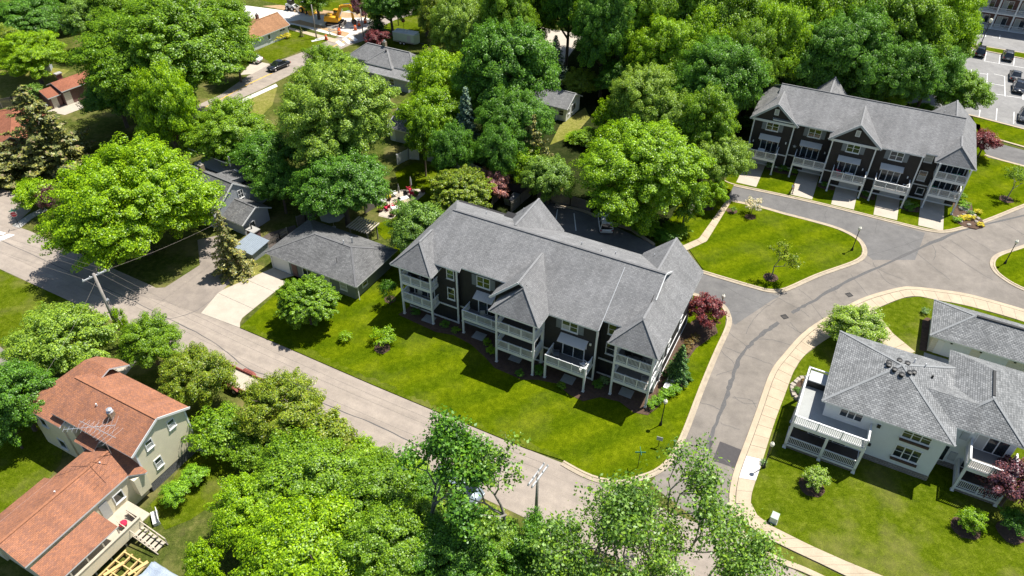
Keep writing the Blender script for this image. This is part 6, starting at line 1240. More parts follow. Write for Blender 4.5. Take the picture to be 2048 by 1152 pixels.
for k in range(9): MB().box(-1.6 + k * .4 - .09, -1.6 + k * .4 + .09, -1.4, 1.4, 2.36, 2.46).obj('slat', M['wood_old'], t)
t = thing('brick_grill', 'square red-brick grill beside the grey gabled house', 'grill', (*(-34.36, 80.04), 0), R(-31)); MB().box(-.7, .7, -.5, .5, 0, 1.3).obj('body', M['brick'], t); MB().box(-.78, .78, -.58, .58, 1.3, 1.42).obj('slab', M['concrete_grey'], t); MB().tube([(-.2, 0, 1.4), (-.2, 0, 2.3)], .09, 8).obj('flue', M['metal_dark'], t)
t = thing('low_shed', 'low bluish sheet-metal shed roof between the conifer and the ranch driveway', 'shed', (*(-33.60, 76.83), 0), R(-31)); MB().box(-1.5, 1.5, -1.3, 1.3, 0, 1.3).obj('wall', M['grey_siding'], t); MB().hexa([(-1.7, -1.6, 1.2), (1.7, -1.6, 1.2), (1.7, 1.5, 1.6), (-1.7, 1.5, 1.6), (-1.7, -1.6, 1.27), (1.7, -1.6, 1.27), (1.7, 1.5, 1.67), (-1.7, 1.5, 1.67)]).obj('roof', M['shed_blue'], t)
for k in range(12): MB().bar((-1.6 + k * .29, -1.6, 1.28), (-1.6 + k * .29, 1.5, 1.68), .04, .04).obj('roof_rib', M['shed_blue'], t)
t = thing('dark_box', 'dark storage box on the terrace by the brick grill', 'storage box', (*(-32.95, 78.27), 0), R(-31)); MB().box(-.7, .7, -.45, .45, 0, .9).obj('body', M['wood_fence'], t); MB().hexa([(-.75, -.5, .9), (.75, -.5, .9), (.75, .5, .9), (-.75, .5, .9), (-.7, -.45, 1.0), (.7, -.45, 1.0), (.7, .45, 1.05), (-.7, .45, 1.05)]).obj('lid', M['wood_old'], t)
sheet('terrace', [(-34.58, 78.45), (-32.70, 81.35), (-29.77, 83.20), (-28.55, 80.88), (-31.35, 77.43), (-32.68, 76.31)], .012, 'deck_dark')
# back deck of the orange-roofed house: new timber framing, stair, tarp, bench
_eo = (-33.27, 38.87); _ec, _es = math.cos(R(-27.4)), math.sin(R(-27.4))
def Ew(x, y): return (_eo[0] + x * _ec - y * _es, _eo[1] + x * _es + y * _ec)
t = thing('timber_decking', 'unfinished deck frame of new yellow timber below the back porch', 'deck frame', (*_eo, 0), R(-27.4))
for y in (-9.5, -8.6, -7.7, -6.8, -5.9, -5.0, -4.1): MB().box(3.0, 5.4, y - .05, y + .05, .35, .52).obj('joist', M['wood_new'], t)
for x in (2.9, 3.7, 4.6, 5.45): MB().box(x - .06, x + .06, -9.7, -3.9, .25, .45).obj('beam', M['wood_new'], t)
for x, y in ((3.3, -6.4), (4.3, -7.2), (5.0, -5.4)): MB().bar((x, y, .56), (x + .5, y + 1.6, .56), .3, .05).obj('loose_board', M['wood_new'], t)
for x in (3.0, 5.4):
    for y in (-9.5, -6.8, -4.1): MB().box(x - .07, x + .07, y - .07, y + .07, 0, .36).obj('post', M['wood_new'], t)
t = thing('timber_stair', 'weathered timber stair running down from the back porch', 'stair', (*_eo, 0), R(-27.4))
for k in range(9): MB().box(1.2 + k * .45, 1.55 + k * .45, -2.75, -1.8, 1.15 - k * .12, 1.2 - k * .12).obj('tread', M['wood_old'], t)
for y in (-2.8, -1.75): MB().bar((1.1, y, 1.95), (5.4, y, .95), .08, .08).obj('handrail', M['wood_old'], t); MB().bar((1.1, y, 1.05), (5.4, y, .02), .06, .24).obj('stringer', M['wood_old'], t)
for k in range(5): MB().box(1.3 + k * 1.0, 1.38 + k * 1.0, -1.79, -1.71, .8 - k * .2, 1.95 - k * .23).obj('baluster', M['wood_old'], t)
t = thing('tarp_cover', 'silver-grey tarpaulin over a low frame at the bottom edge', 'tarpaulin', (*Ew(7.6, -5.6), 0), R(-27.4))
b = MB(); nx, ny = 14, 16; zz = {}
for i in range(nx + 1):
    for j in range(ny + 1):
        x, y = -2.0 + 4.6 * i / nx, -3.2 + 5.4 * j / ny; e = min(i, nx - i, j, ny - j); zz[i, j] = (x, y, (.05 if e == 0 else .75) + (.2 * math.sin(x * 2.3 + y) + .16 * math.sin(y * 3.1 - x)) * (e > 0) + random.uniform(-.07, .07))
for i in range(nx):
    for j in range(ny): b.face([zz[i, j], zz[i + 1, j], zz[i + 1, j + 1], zz[i, j + 1]])
b.obj('sheet', M['tarp'], t, True)
t = thing('garden_bench', 'white slatted garden bench by the stone foundation', 'bench', (*(-31.27, 37.27), 0), R(-60))
for k in range(4): MB().box(-.7, .7, -.25 + k * .13, -.15 + k * .13, .4, .44).obj('seat_slat', M['white'], t)
for k in range(3): MB().box(-.7, .7, .26, .3, .5 + k * .16, .6 + k * .16).obj('back_slat', M['white'], t)
for sx in (-.62, .62): MB().box(sx - .04, sx + .04, -.25, .3, 0, .4).obj('leg', M['white'], t)
t = thing('red_planter', 'red flower planter on the back porch of the orange-roofed house', 'planter', (*Ew(1.6, -2.6), 1.26)); MB().lathe([(.2, 0), (.3, .3), (.24, .32)], 10).obj('pot', M['wood_old'], t); MB().lathe([(.3, .3), (.36, .45), (.2, .62), (.02, .66)], 9).obj('bloom', M['fabric_red'], t)
# furniture on townhouse decks
def on_frame(o, rz, x, y): return (o[0] + x * math.cos(rz) - y * math.sin(rz), o[1] + x * math.sin(rz) + y * math.cos(rz))
_ao = (13.89, 51.20)
def Aw(x, y): return on_frame(_ao, R(-26.5), x, y)
for (x, y, z), m, rz, l in (((-10.3, .2, 2.51), 'metal_grey', 20, 'grey slatted chair at the left end of the awning deck on the near townhouses'), ((-7.1, .1, 2.51), 'white', 160, 'white slatted chair at the right end of the awning deck on the near townhouses'), ((-7.0, -.6, 2.51), 'white', 140, 'white low chair at the front right corner of the awning deck'), ((-19.9, 1.6, 2.56), 'metal_grey', -60, 'grey chair on the left awning deck beside the middle tower'), ((-18.6, 1.7, 2.56), 'metal_grey', -120, 'second grey chair on the left awning deck nearer the middle tower'), ((-28.6, 1.5, 5.11), 'metal_dark', -60, 'dark chair on the upper balcony of the left tower'), ((-27.2, 1.5, 5.11), 'metal_dark', -110, 'dark chair on the upper balcony of the left tower, right one'), ((-28.2, 1.4, 2.51), 'metal_grey', -80, 'grey chair on the lower balcony of the left tower'), ((-2.9, 1.2, 5.11), 'metal_dark', -60, 'dark chair on the upper balcony of the right tower'), ((-.9, 1.3, 5.11), 'metal_grey', 220, 'grey chair at the right end of the upper balcony of the right tower'), ((-.8, 1.0, 2.51), 'metal_grey', 200, 'grey chair on the lower balcony of the right tower')): chair(l, Aw(x, y), m, R(rz - 26), z, 1.05, 'chairs on the balconies', 'deck_chair')
table('round-edged dark table on the upper balcony of the right tower', Aw(-1.9, 1.2), 'metal_dark', 1.0, .7, .72, 5.11, R(-26), 'tables on the balconies'); table('small grey table on the left awning deck', Aw(-19.2, 1.5), 'metal_grey', .8, .6, .7, 2.56, R(-26), 'tables on the balconies')
for (x, y, z), m, rz, l in (((-28.4, .6, 2.56), 'metal_dark', 40, 'dark chair on the leftmost deck of the far townhouses'), ((-26.0, .6, 2.56), 'metal_dark', 140, 'dark chair at the right of the leftmost deck of the far townhouses'), ((-21.4, 1.0, 2.56), 'metal_dark', 30, 'dark chair on the second deck of the far townhouses'), ((-15.9, -.7, 2.51), 'fabric_red', 30, 'pink-red chair on the third deck of the far townhouses'), ((-13.3, -.8, 2.51), 'metal_dark', 150, 'dark chair on the third deck of the far townhouses'), ((-7.2, -.6, 2.51), 'white', 150, 'white chair on the fourth deck of the far townhouses'), ((-3.2, .8, 2.51), 'sign_green', 20, 'green chair on the lower corner balcony of the far townhouses'), ((-1.5, .7, 5.11), 'sign_green', 150, 'green chair on the upper corner balcony of the far townhouses'), ((-.7, .7, 2.51), 'white', 150, 'white chair on the lower corner balcony of the far townhouses')): chair(l, Bw(x, y), m, R(rz - 25), z, 1.05, 'chairs on the balconies', 'deck_chair')
table('white table on the leftmost deck of the far townhouses', Bw(-27.4, .6), 'white', 1.0, .8, .72, 2.56, R(-25), 'tables on the balconies'); table('white table on the third deck of the far townhouses', Bw(-14.6, -.8), 'white', 1.1, .7, .72, 2.51, R(-25), 'tables on the balconies')
t = thing('hot_tub', 'dark covered spa box in the corner of the white house upper deck', 'spa', (*Cw(1.1, 6.3), 3.76), R(-27)); MB().box(-.85, .85, -.75, .75, 0, .75).obj('tub', M['metal_dark'], t); MB().box(-.88, .88, -.78, .78, .75, .86).obj('cover', M['grey_trim'], t)
t = thing('air_conditioner', 'white air-conditioner unit behind the small spruce beside the right tower', 'air conditioner', (*Aw(1.3, 4.6), LZ), R(-26)); MB().box(-.4, .4, -.4, .4, 0, .75).obj('case', M['white'], t); MB().lathe([(.33, .755), (.33, .77), (.05, .78)], 12).obj('fan_grille', M['metal_grey'], t)
t = thing('air_conditioner', 'second white air-conditioner unit nearer the clipped box balls', 'air conditioner', (*Aw(1.3, 3.3), LZ), R(-26)); MB().box(-.4, .4, -.4, .4, 0, .75).obj('case', M['white'], t); MB().lathe([(.33, .755), (.33, .77), (.05, .78)], 12).obj('fan_grille', M['metal_grey'], t)
# planting beds
raised('mulch_bed', [Aw(x, y) for x, y in ((-30.5, .2), (-25, -.3), (-23, .2), (-20.5, -.2), (-18.2, -1.2), (-16.4, -2.2), (-13, -2.4), (-11.4, -1.6), (-9.5, -1.2), (-7.6, -2.0), (-6, -2.2), (-4.6, -.8), (-2.6, -.5), (-.8, -1.2), (.6, -.9), (1.2, .6), (1.5, 2.4), (2.6, 4.4), (2.5, 6.4), (1.8, 8), (2.2, 11), (3.2, 13.4), (1.5, 15), (-.2, 14.6), (-.2, 2.4), (-30, 2.6))], 0, LZ + .035, 'mulch')
raised('mulch_bed', [Bw(x, y) for x, y in ((.3, -1.6), (1.4, -2.6), (3.2, -2.5), (4.3, -1.2), (3.9, .6), (2.8, 1.6), (2.6, 4.5), (.2, 5), (.1, 0))], 0, LZ + .04, 'mulch')
for x0, x1, y in ((-26.2, -21.6, 1.9), (-18.2, -15.8, .2), (-12.4, -10.1, .1), (-6.7, -4.2, -.6)): raised('mulch_bed', [Bw(x0, y + .5), Bw(x1, y + .5), Bw(x1, y - 1.0), Bw((x0 + x1) / 2, y - 1.4), Bw(x0, y - 1.0)], 0, LZ + .03, 'mulch')
def disc(p, r, m='mulch', name='mulch_ring', z=LZ + .03): raised(name, [(p[0] + r * math.cos(k * .4488) * random.uniform(.9, 1.1), p[1] + r * math.sin(k * .4488) * random.uniform(.9, 1.1)) for k in range(14)], 0, z, m)
for p, r in (((33.23, 86.68), .75), ((30.95, 88.13), .75), ((32.57, 73.10), .9), ((-14.37, 59.39), .9), ((28.19, 41.73), 1.15), ((40.69, 37.67), 1.2), ((44.48, 37.24), 1.2), ((71.95, 92.24), 1.0), ((27.56, 88.94), .9), ((-14.68, 67.74), .7), ((22.16, 63.40), 1.6)): disc(p, r)  # ring under the round flowering bush: part mulch, mostly the bush's painted shadow
disc((64.55, 89.67), .75, 'concrete_grey', 'stepping_stone', LZ + .06)
for k, (x, y) in enumerate(((2.2, -1.9), (1.2, -1.6), (3.2, -.6), (2.4, .6), (3.4, .4), (.9, -.4), (1.6, .5), (2.9, 1.0))): 
    t = thing('garden_rock', ('pale rock left of the stepping stone', 'pale rock at the tip of the corner bed', 'pale rock at the right rim of the corner bed', 'pale rock behind the yellow mounds', 'flat rock at the upper right of the corner bed', 'rock beside the corner balcony post', 'rock between the yellow mounds', 'small rock at the back of the corner bed')[k], 'rock', (*Bw(x, y), LZ + .03), k, 'rocks in the corner bed')
    b = bmesh.new(); bmesh.ops.create_icosphere(b, subdivisions=1, radius=.28); 
    for v in b.verts: v.co = Vector((v.co.x * 1.2, v.co.y, v.co.z * .6 + .1)) * random.uniform(.85, 1.15)
    me = bpy.data.meshes.new('stone'); b.to_mesh(me); b.free(); me.materials.append(M['rock']); link('stone', me, t)

# ================================================================ the person on the driveway
def skin_mesh(name, joints, edges, mt, parent, levels=2, root=0):
    me = bpy.data.meshes.new(name); me.from_pydata([j[:3] for j in joints], edges, []); me.materials.append(M[mt])
    o = link(name, me, parent); sk = o.modifiers.new('skin', 'SKIN'); 
    for i, j in enumerate(joints):
        r = j[3] if isinstance(j[3], tuple) else (j[3], j[3]); me.skin_vertices[0].data[i].radius = r; me.skin_vertices[0].data[i].use_root = (i == root)
    sk.use_smooth_shade = True; sb = o.modifiers.new('sub', 'SUBSURF'); sb.levels = levels; sb.render_levels = levels
    return o
def person():
    t = thing('person', 'person in a pale shirt and dark trousers walking across the foot of the second driveway', 'person', (*(40.76, 93.01), LZ + .03), R(200))
    J = [(0, 0, .95, (.15, .11)), (0, .01, 1.15, (.14, .1)), (0, .01, 1.38, (.17, .1)), (0, 0, 1.5, .055), (0, .02, 1.58, .06), (0, .03, 1.66, (.085, .1)), (0, .02, 1.74, (.07, .085)),
         (-.09, 0, .88, .09), (-.1, .12, .5, .06), (-.1, .08, .1, .042), (-.1, .2, .03, .035), (.09, 0, .88, .09), (.1, -.06, .5, .06), (.1, -.26, .14, .042), (.1, -.18, .03, .035),
         (-.2, 0, 1.4, .055), (-.26, -.1, 1.15, .042), (-.25, .02, .93, .032), (-.25, .06, .86, .03), (.2, 0, 1.4, .055), (.26, .1, 1.15, .042), (.24, .28, 1.0, .032), (.235, .34, .97, .03)]
    Eg = [(0, 1), (1, 2), (2, 3), (3, 4), (4, 5), (5, 6), (0, 7), (7, 8), (8, 9), (9, 10), (0, 11), (11, 12), (12, 13), (13, 14), (2, 15), (15, 16), (16, 17), (17, 18), (2, 19), (19, 20), (20, 21), (21, 22)]
    for b, dr in ((18, Vector((0, .03, -.07))), (22, Vector((0, .07, -.03)))):
        for k in range(5):
            p = Vector(J[b][:3]) + Vector(((k - 2) * .016, 0, 0)); J.append((*(p + dr * (.6 + .15 * (2 - abs(k - 2)))), .009)); Eg.append((b, len(J) - 1))
    skin_mesh('body', J, Eg, 'skin', t)
    skin_mesh('shirt', [(0, 0, .92, (.17, .13)), (0, .01, 1.15, (.16, .12)), (0, .01, 1.39, (.185, .115)), (0, 0, 1.48, (.08, .075)), (-.2, 0, 1.4, .07), (-.25, -.08, 1.2, .06), (.2, 0, 1.4, .07), (.25, .08, 1.2, .06)], [(0, 1), (1, 2), (2, 3), (2, 4), (4, 5), (2, 6), (6, 7)], 'shirt', t)
    skin_mesh('trousers', [(0, 0, .97, (.165, .12)), (-.09, 0, .86, .105), (-.1, .12, .5, .075), (-.1, .085, .13, .06), (.09, 0, .86, .105), (.1, -.06, .5, .075), (.1, -.25, .16, .06)], [(0, 1), (1, 2), (2, 3), (0, 4), (4, 5), (5, 6)], 'cloth_dark', t)
    skin_mesh('hair', [(0, -.02, 1.66, (.09, .07)), (0, 0, 1.76, (.085, .09)), (0, .05, 1.79, (.06, .06))], [(0, 1), (1, 2)], 'hair', t, 2)
    for x, y in ((-.1, .15), (.1, -.22)): MB().hexa([(x - .05, y - .11, 0), (x + .05, y - .11, 0), (x + .045, y + .17, 0), (x - .045, y + .17, 0), (x - .04, y - .09, .1), (x + .04, y - .09, .1), (x + .04, y + .14, .06), (x - .04, y + .14, .06)]).obj('shoe', M['rubber'], t)
    for x in (-.03, .03): MB().box(x - .012, x + .012, .125, .135, 1.67, 1.69).obj('eye', M['metal_dark'], t)
person()

# ================================================================ trees and plants
LF = {
 'lime': leaf_mat('leaf_lime', (0.079, 0.207, 0.004), (0.264, 0.460, 0.007), (0.329, 0.507, 0.017), .42, .1), 'mid': leaf_mat('leaf_mid', (0.055, 0.157, 0.007), (0.185, 0.343, 0.015), (0.244, 0.399, 0.030), .38),
 'deep': leaf_mat('leaf_deep', (0.029, 0.108, 0.010), (0.118, 0.281, 0.024), (0.155, 0.343, 0.046), .35), 'pale': leaf_mat('leaf_pale', (0.075, 0.172, 0.013), (0.232, 0.383, 0.041), (0.317, 0.460, 0.090), .35, .14),
 'olive': leaf_mat('leaf_olive', (0.067, 0.138, 0.008), (0.220, 0.322, 0.022), (0.317, 0.322, 0.050), .35, .12), 'greygreen': leaf_mat('leaf_greygreen', (0.048, 0.133, 0.013), (0.170, 0.313, 0.041), (0.268, 0.430, 0.109), .32, .12),
 'blue': leaf_mat('needle_blue', (0.057, 0.121, 0.099), (0.185, 0.284, 0.241), None, .12), 'maroon': leaf_mat('leaf_maroon', (0.056, 0.011, 0.020), (0.215, 0.051, 0.072), (0.307, 0.114, 0.121), .35, .1),
 'plum': leaf_mat('leaf_plum', (0.035, 0.014, 0.026), (0.128, 0.050, 0.078), (0.241, 0.128, 0.170), .25, .1), 'pink': leaf_mat('leaf_pink', (0.170, 0.071, 0.085), (0.426, 0.213, 0.241), (0.568, 0.398, 0.398), .3, .1),
 'yellow': leaf_mat('leaf_yellow', (0.426, 0.369, 0.014), (0.750, 0.682, 0.028), (0.355, 0.426, 0.043), .3, .2), 'box': leaf_mat('leaf_box', (0.071, 0.199, 0.011), (0.213, 0.426, 0.021), None, .3),
 'bloom': leaf_mat('leaf_bloom', (0.639, 0.511, 0.483), (0.750, 0.750, 0.750), (0.170, 0.227, 0.057), .3, .25), 'russet': leaf_mat('leaf_russet', (0.085, 0.057, 0.017), (0.241, 0.142, 0.050), (0.142, 0.185, 0.043), .25, .25),
 'pine': leaf_mat('needle_pine', (.08, .115, .03), (.24, .26, .09), (0.284, 0.213, 0.114), .2, .1), 'spruce': leaf_mat('needle_spruce', (0.017, 0.071, 0.020), (0.078, 0.177, 0.043), None, .12),
 'hosta': leaf_mat('leaf_hosta', (0.043, 0.142, 0.035), (0.170, 0.327, 0.099), (0.426, 0.540, 0.284), .3, .2), 'rhodo': leaf_mat('leaf_rhodo', (0.072, 0.179, 0.014), (0.241, 0.402, 0.034), (0.603, 0.671, 0.341), .3, .12),
}
def leaves_mesh(name, C, N, size, rng, aspect=1.5):
    """one rhombic leaf per centre C (n,3) with normal N"""
    n = len(C); N = N / np.maximum(1e-6, np.linalg.norm(N, axis=1, keepdims=True))
    r = rng.normal(size=(n, 3)); u = np.cross(N, r); u /= np.maximum(1e-6, np.linalg.norm(u, axis=1, keepdims=True)); v = np.cross(N, u)
    s = (size * rng.uniform(.5, 1.4, (n, 1))); a = u * s * aspect / 2; b = v * s / 2; fold = N * s * .12
    V = np.empty((n, 4, 3)); V[:, 0] = C - a + fold; V[:, 1] = C - b * 1.0 - fold + a * .15; V[:, 2] = C + a + fold; V[:, 3] = C + b - fold + a * .15
    me = bpy.data.meshes.new(name); me.vertices.add(n * 4); me.vertices.foreach_set('co', V.reshape(-1).astype(np.float32))
    me.loops.add(n * 4); me.loops.foreach_set('vertex_index', np.arange(n * 4, dtype=np.int32)); me.polygons.add(n)
    me.polygons.foreach_set('loop_start', np.arange(0, n * 4, 4, dtype=np.int32)); me.polygons.foreach_set('loop_total', np.full(n, 4, dtype=np.int32))
    me.materials.append(LF['mid']); me.update(); return me
def sph(rng, n): v = rng.normal(size=(n, 3)); return v / np.linalg.norm(v, axis=1, keepdims=True)
def crown(name, seed, R0, n_b, n_cl, per, leaf, zr=.78, rb=(.3, .46), rc=.12, core=.1):
    """broadleaf crown: boughs round the trunk, feathery leaf clumps over the outside of each bough"""
    rng = np.random.default_rng(seed); Cs, Ns = [], []
    k = np.arange(n_b) + .5; ph = np.arccos(np.clip(1 - 1.55 * k / n_b, -1, 1)); th = 2.39996 * k + rng.uniform(0, 6.28)
    d = np.stack([np.cos(th) * np.sin(ph), np.sin(th) * np.sin(ph), np.cos(ph)], 1) + rng.normal(size=(n_b, 3)) * .14
    for v in d:
        v = v / np.linalg.norm(v); r = R0 * rng.uniform(*rb); bc = v * (R0 * rng.uniform(.82, 1.08) - r); m = int(n_cl * (r / (R0 * .38)) ** 2)
        q = sph(rng, m * 3); q = q[(q @ v > -.35) & (q[:, 2] > -.5)][:m]
        for e in q:
            c = bc + e * r * rng.uniform(.62, 1.14) * np.array([1, 1, .8]); n = max(8, int(per * rng.uniform(.5, 1.5))); s = R0 * rc * rng.uniform(.65, 1.3)
            out = e * .7 + v * .5; out /= np.linalg.norm(out); g = rng.normal(size=(n, 3)); g /= np.maximum(1, np.linalg.norm(g, axis=1, keepdims=True) / 1.6); al = (g @ out)[:, None]
            p = c + (g * .62 + out * al * .62) * s * np.array([1, 1, .72]); p[:, 2] -= .22 * s * np.linalg.norm(g[:, :2], axis=1)
            Cs.append(p); Ns.append(g * .35 + out * .45 + np.array([0, 0, .75]) + rng.normal(size=(n, 3)) * .42)
    n = int(sum(len(c) for c in Cs) * core); q = sph(rng, n) * (rng.random((n, 1)) ** .4) * R0 * .62; Cs.append(q); Ns.append(sph(rng, n) + np.array([0, 0, .4]))
    P = np.concatenate(Cs); P[:, 2] *= zr
    return leaves_mesh(name, P, np.concatenate(Ns), leaf, rng)
def trunk_mesh(name, seed, H=1.0, R0=1.0, r=.055, limbs=9):
    rng = random.Random(seed); b = MB()
    b.tube([(0, 0, -.02), (rng.uniform(-.02, .02), rng.uniform(-.02, .02), .35), (rng.uniform(-.05, .05), rng.uniform(-.05, .05), .75), (rng.uniform(-.08, .08), rng.uniform(-.08, .08), 1.15)], [r * 1.25, r, r * .75, r * .35], 7)
    for k in range(limbs):
        a = k * 2.4 + rng.uniform(-.4, .4); z0 = rng.uniform(.4, 1.0); L = rng.uniform(.5, .85); z1 = z0 + rng.uniform(.15, .5)
        m = (math.cos(a) * L * .5, math.sin(a) * L * .5, z0 + (z1 - z0) * .65); b.tube([(0, 0, z0), m, (math.cos(a) * L, math.sin(a) * L, z1)], [r * .5, r * .34, r * .12], 5)
    return b.mesh(name, M['bark'], True)
def conifer(name, seed, H, R0, leaf, tiers=26, droop=.25, ragged=.15, dens=46):
    rng = np.random.default_rng(seed); Cs, Ns = [], []
    for i in range(tiers):
        t = i / tiers; z = H * (.06 + .94 * t); L0 = R0 * (1 - t) ** .85 + .12; nb = int(9 - 4 * t)
        for k in range(nb):
            a = k * 6.283 / nb + i * .77 + rng.uniform(-.25, .25); L = L0 * rng.uniform(1 - ragged * 2, 1 + ragged); n = max(6, int(dens * L / R0))
            s = rng.uniform(.12, 1, n) ** .8; p = np.stack([np.cos(a) * L * s, np.sin(a) * L * s, z - droop * L * s ** 1.5 + .1 * L * s ** 3], 1)
            w = (.3 * L * (1 - s * .7))[:, None]; side = np.array([-math.sin(a), math.cos(a), 0]); p = p + side * (rng.uniform(-1, 1, (n, 1)) * w) + rng.normal(size=(n, 3)) * leaf * .3; p[:, 2] -= np.abs(rng.normal(size=n)) * leaf * .4
            Cs.append(p); Ns.append(np.array([0, 0, 1.0]) + np.array([math.cos(a), math.sin(a), 0]) * .5 + rng.normal(size=(n, 3)) * .45)
    return leaves_mesh(name, np.concatenate(Cs), np.concatenate(Ns), leaf, rng, 2.2)
def branchy(name, seed, H, R0, leaf, per=60, depth=4, spread=.6, clump=.5, trunk_r=.16, stems=1):
    """open tree whose limbs can be seen: recursive branches with leaf sprays at the twigs"""
    rng = random.Random(seed); nr = np.random.default_rng(seed); b = MB(); tips = []
    def grow(p, d, L, r, lv):
        q = p + d * L; mid = p + d * L * .5 + Vector((rng.gauss(0, .05), rng.gauss(0, .05), 0)) * L; b.tube([p, mid, q], [r, r * .82, r * .62], 6 if lv > 1 else 4, cap=False)
        if lv <= 2: tips.append((q, L, lv)); 
        if lv <= 1: tips.append((mid, L, lv))
        if lv == 0: return
        for k in range(rng.choice((2, 3, 3)) if lv > 1 else 2):
            nd = (d + Vector((rng.gauss(0, spread), rng.gauss(0, spread), rng.gauss(.12, .3)))).normalized(); grow(q, nd, L * rng.uniform(.6, .82), r * .58, lv - 1)
    for s in range(stems):
        a = s * 6.283 / stems; d = Vector((math.cos(a) * .22, math.sin(a) * .22, 1)).normalized() if stems > 1 else Vector((rng.gauss(0, .05), rng.gauss(0, .05), 1)).normalized()
        grow(Vector((0, 0, 0)), d, H * .3, trunk_r, depth)
    Cs, Ns = [], []
    for q, L, lv in tips:
        k = int(per * rng.uniform(.4, 1.3)); v = sph(nr, k) * (nr.random((k, 1)) ** .5) * clump * rng.uniform(.6, 1.3); v[:, 2] *= .7; Cs.append(np.array(q) + v); Ns.append(v / clump + np.array([0, 0, .7]) + nr.normal(size=(k, 3)) * .5)
    return leaves_mesh(name + '_crown', np.concatenate(Cs), np.concatenate(Ns), leaf, nr), b.mesh(name + '_trunk', M['bark_pale'], True)
PX_ = [crown('great_crown', 91 + k, 10.5, 24, 42, 300, .165, rb=(.24, .4), rc=.075) for k in range(2)]
PB = [crown('big_crown', 11 + k, 7.0, 18, 28, 300, .138, rc=.1) for k in range(3)]
PM = [crown('mid_crown', 31 + k, 4.5, 13, 22, 240, .118, rc=.12) for k in range(4)]
PS = [crown('small_crown', 51 + k, 2.4, 9, 12, 110, .115, rc=.15) for k in range(3)]
PD = [crown('dense_crown', 71 + k, 3.4, 46, 26, 120, .1, rb=(.22, .3), rc=.075, core=.25) for k in range(2)]
PH = [crown('shrub_crown', 81 + k, 1.0, 9, 8, 45, .07, rb=(.28, .4), rc=.18) for k in range(3)]
PT = [trunk_mesh('trunk', 5 + k) for k in range(4)]
PC = [conifer('spruce_crown', 3, 10, 2.8, .15, 34, .25, .15, 80), conifer('larch_crown', 4, 10, 2.3, .15, 30, .4, .3, 70), conifer('pine_crown', 5, 10, 4.0, .18, 20, .05, .35, 150)]
CT = MB().tube([(0, 0, 0), (0, 0, 1)], [.03, .006], 6).mesh('conifer_trunk', M['bark'], True)
PBR = [branchy('branchy_a', 7, 11, 4, .15, 34, 5, .42, .8, .2), branchy('branchy_b', 19, 10, 4, .14, 10, 5, .5, .6, .17), branchy('branchy_c', 23, 12, 5, .14, 22, 5, .55, 1.05, .19, 2), branchy('branchy_small', 29, 4.0, 1.8, .09, 16, 4, .6, .36, .06)]
print('leaf faces', sum(len(m.polygons) for m in PX_ + PB + PM + PS + PD + PH + PC + [a for a, _ in PBR]))
def set_mat(o, m):
    o.material_slots[0].link = 'OBJECT'; o.material_slots[0].material = m
TC = 0
def tree(label, x, y, Rr, h, m, kind=None, name='broadleaf_tree', cat='tree', group=None, z=0.0, low=.42):
    global TC; TC += 1; rng = random.Random(TC * 17)
    t = thing(name, label, cat, (x, y, z), rng.uniform(0, 6.28), group)
    if kind is None: kind = 'X' if Rr > 7.9 else 'B' if Rr > 5.0 else 'M' if Rr > 2.9 else 'S' if Rr > 1.4 else 'H'
    P, R0, zr = {'X': (PX_, 10.5, .78), 'B': (PB, 7.0, .78), 'M': (PM, 4.5, .78), 'S': (PS, 2.4, .78), 'D': (PD, 3.4, .78), 'H': (PH, 1.0, .78)}[kind]
    zc, v = h if isinstance(h, tuple) else (h * (1 - low), h * low)
    cr = link('crown', P[TC % len(P)], t); s = Rr / R0 * 1.03; cr.scale = (s, s, v / (R0 * zr)); cr.location = (0, 0, zc); set_mat(cr, LF[m]); stuff(cr)
    if kind != 'H':
        tr = link('trunk', PT[TC % 4], t); tr.scale = (Rr, Rr, zc); tr.location = (0, 0, 0)
    else:
        MB().tube([(0, 0, 0), (.03, .02, zc)], [.06, .03], 5).obj('stem', M['bark'], t)
    return t
def con(label, x, y, Rr, h, m='spruce', v=0, name='conifer', group=None, z=0):
    t = thing(name, label, 'tree', (x, y, z), random.uniform(0, 6), group); R0 = (2.8, 2.3, 4.0)[v]
    c = link('crown', PC[v], t); c.scale = (Rr / R0, Rr / R0, h / 10); set_mat(c, LF[m]); stuff(c); k = link('trunk', CT, t); k.scale = (h * .8, h * .8, h * .97); return t
def open_tree(label, p, v, sc, m, rz=0, name='open_tree', z=0, sz=None):
    t = thing(name, label, 'tree', (*p, z), rz); c = link('crown', PBR[v][0], t); k = link('trunk', PBR[v][1], t)
    for o in (c, k): o.scale = (sc, sc, sz or sc)
    set_mat(c, LF[m]); stuff(c); return t

# --- left side
tree('very large lime-green tree spreading over the street at left', -47.05, 76.42, 9.35, (7.50, 7.11), 'lime', low=.46)
tree('huge olive-green tree filling the upper left', -54.46, 112.15, 12.05, (11.97, 9.16), 'mid', low=.4)
tree('bright lime tree under the huge upper-left tree', -49.59, 96.68, 4.26, (10.26, 7.56), 'lime')
tree('dark tree in shade between the brick outbuilding and the bright lime tree', -63.92, 110.59, 4.81, (5.70, 4.20), 'deep')
tree('pale green tall tree in the middle left, behind the ranch house', -24.65, 92.57, 8.47, (11.40, 8.40), 'pale', low=.42)
tree('dark green tree in front of the tall pale tree, above the ranch roof', -22.41, 83.11, 6.01, (6.84, 5.04), 'deep', low=.45)
tree('mid-green tree left of the tall pale tree', -41.77, 97.05, 6.26, (6.27, 4.76), 'mid'); tree('dark leafy tree between the gabled house roof and the tall pale tree', -34.40, 92.13, 4.65, (5.70, 4.20), 'deep'); tree('small dark tree right behind the gabled house', -31.68, 86.06, 3.12, (4.56, 3.36), 'deep')
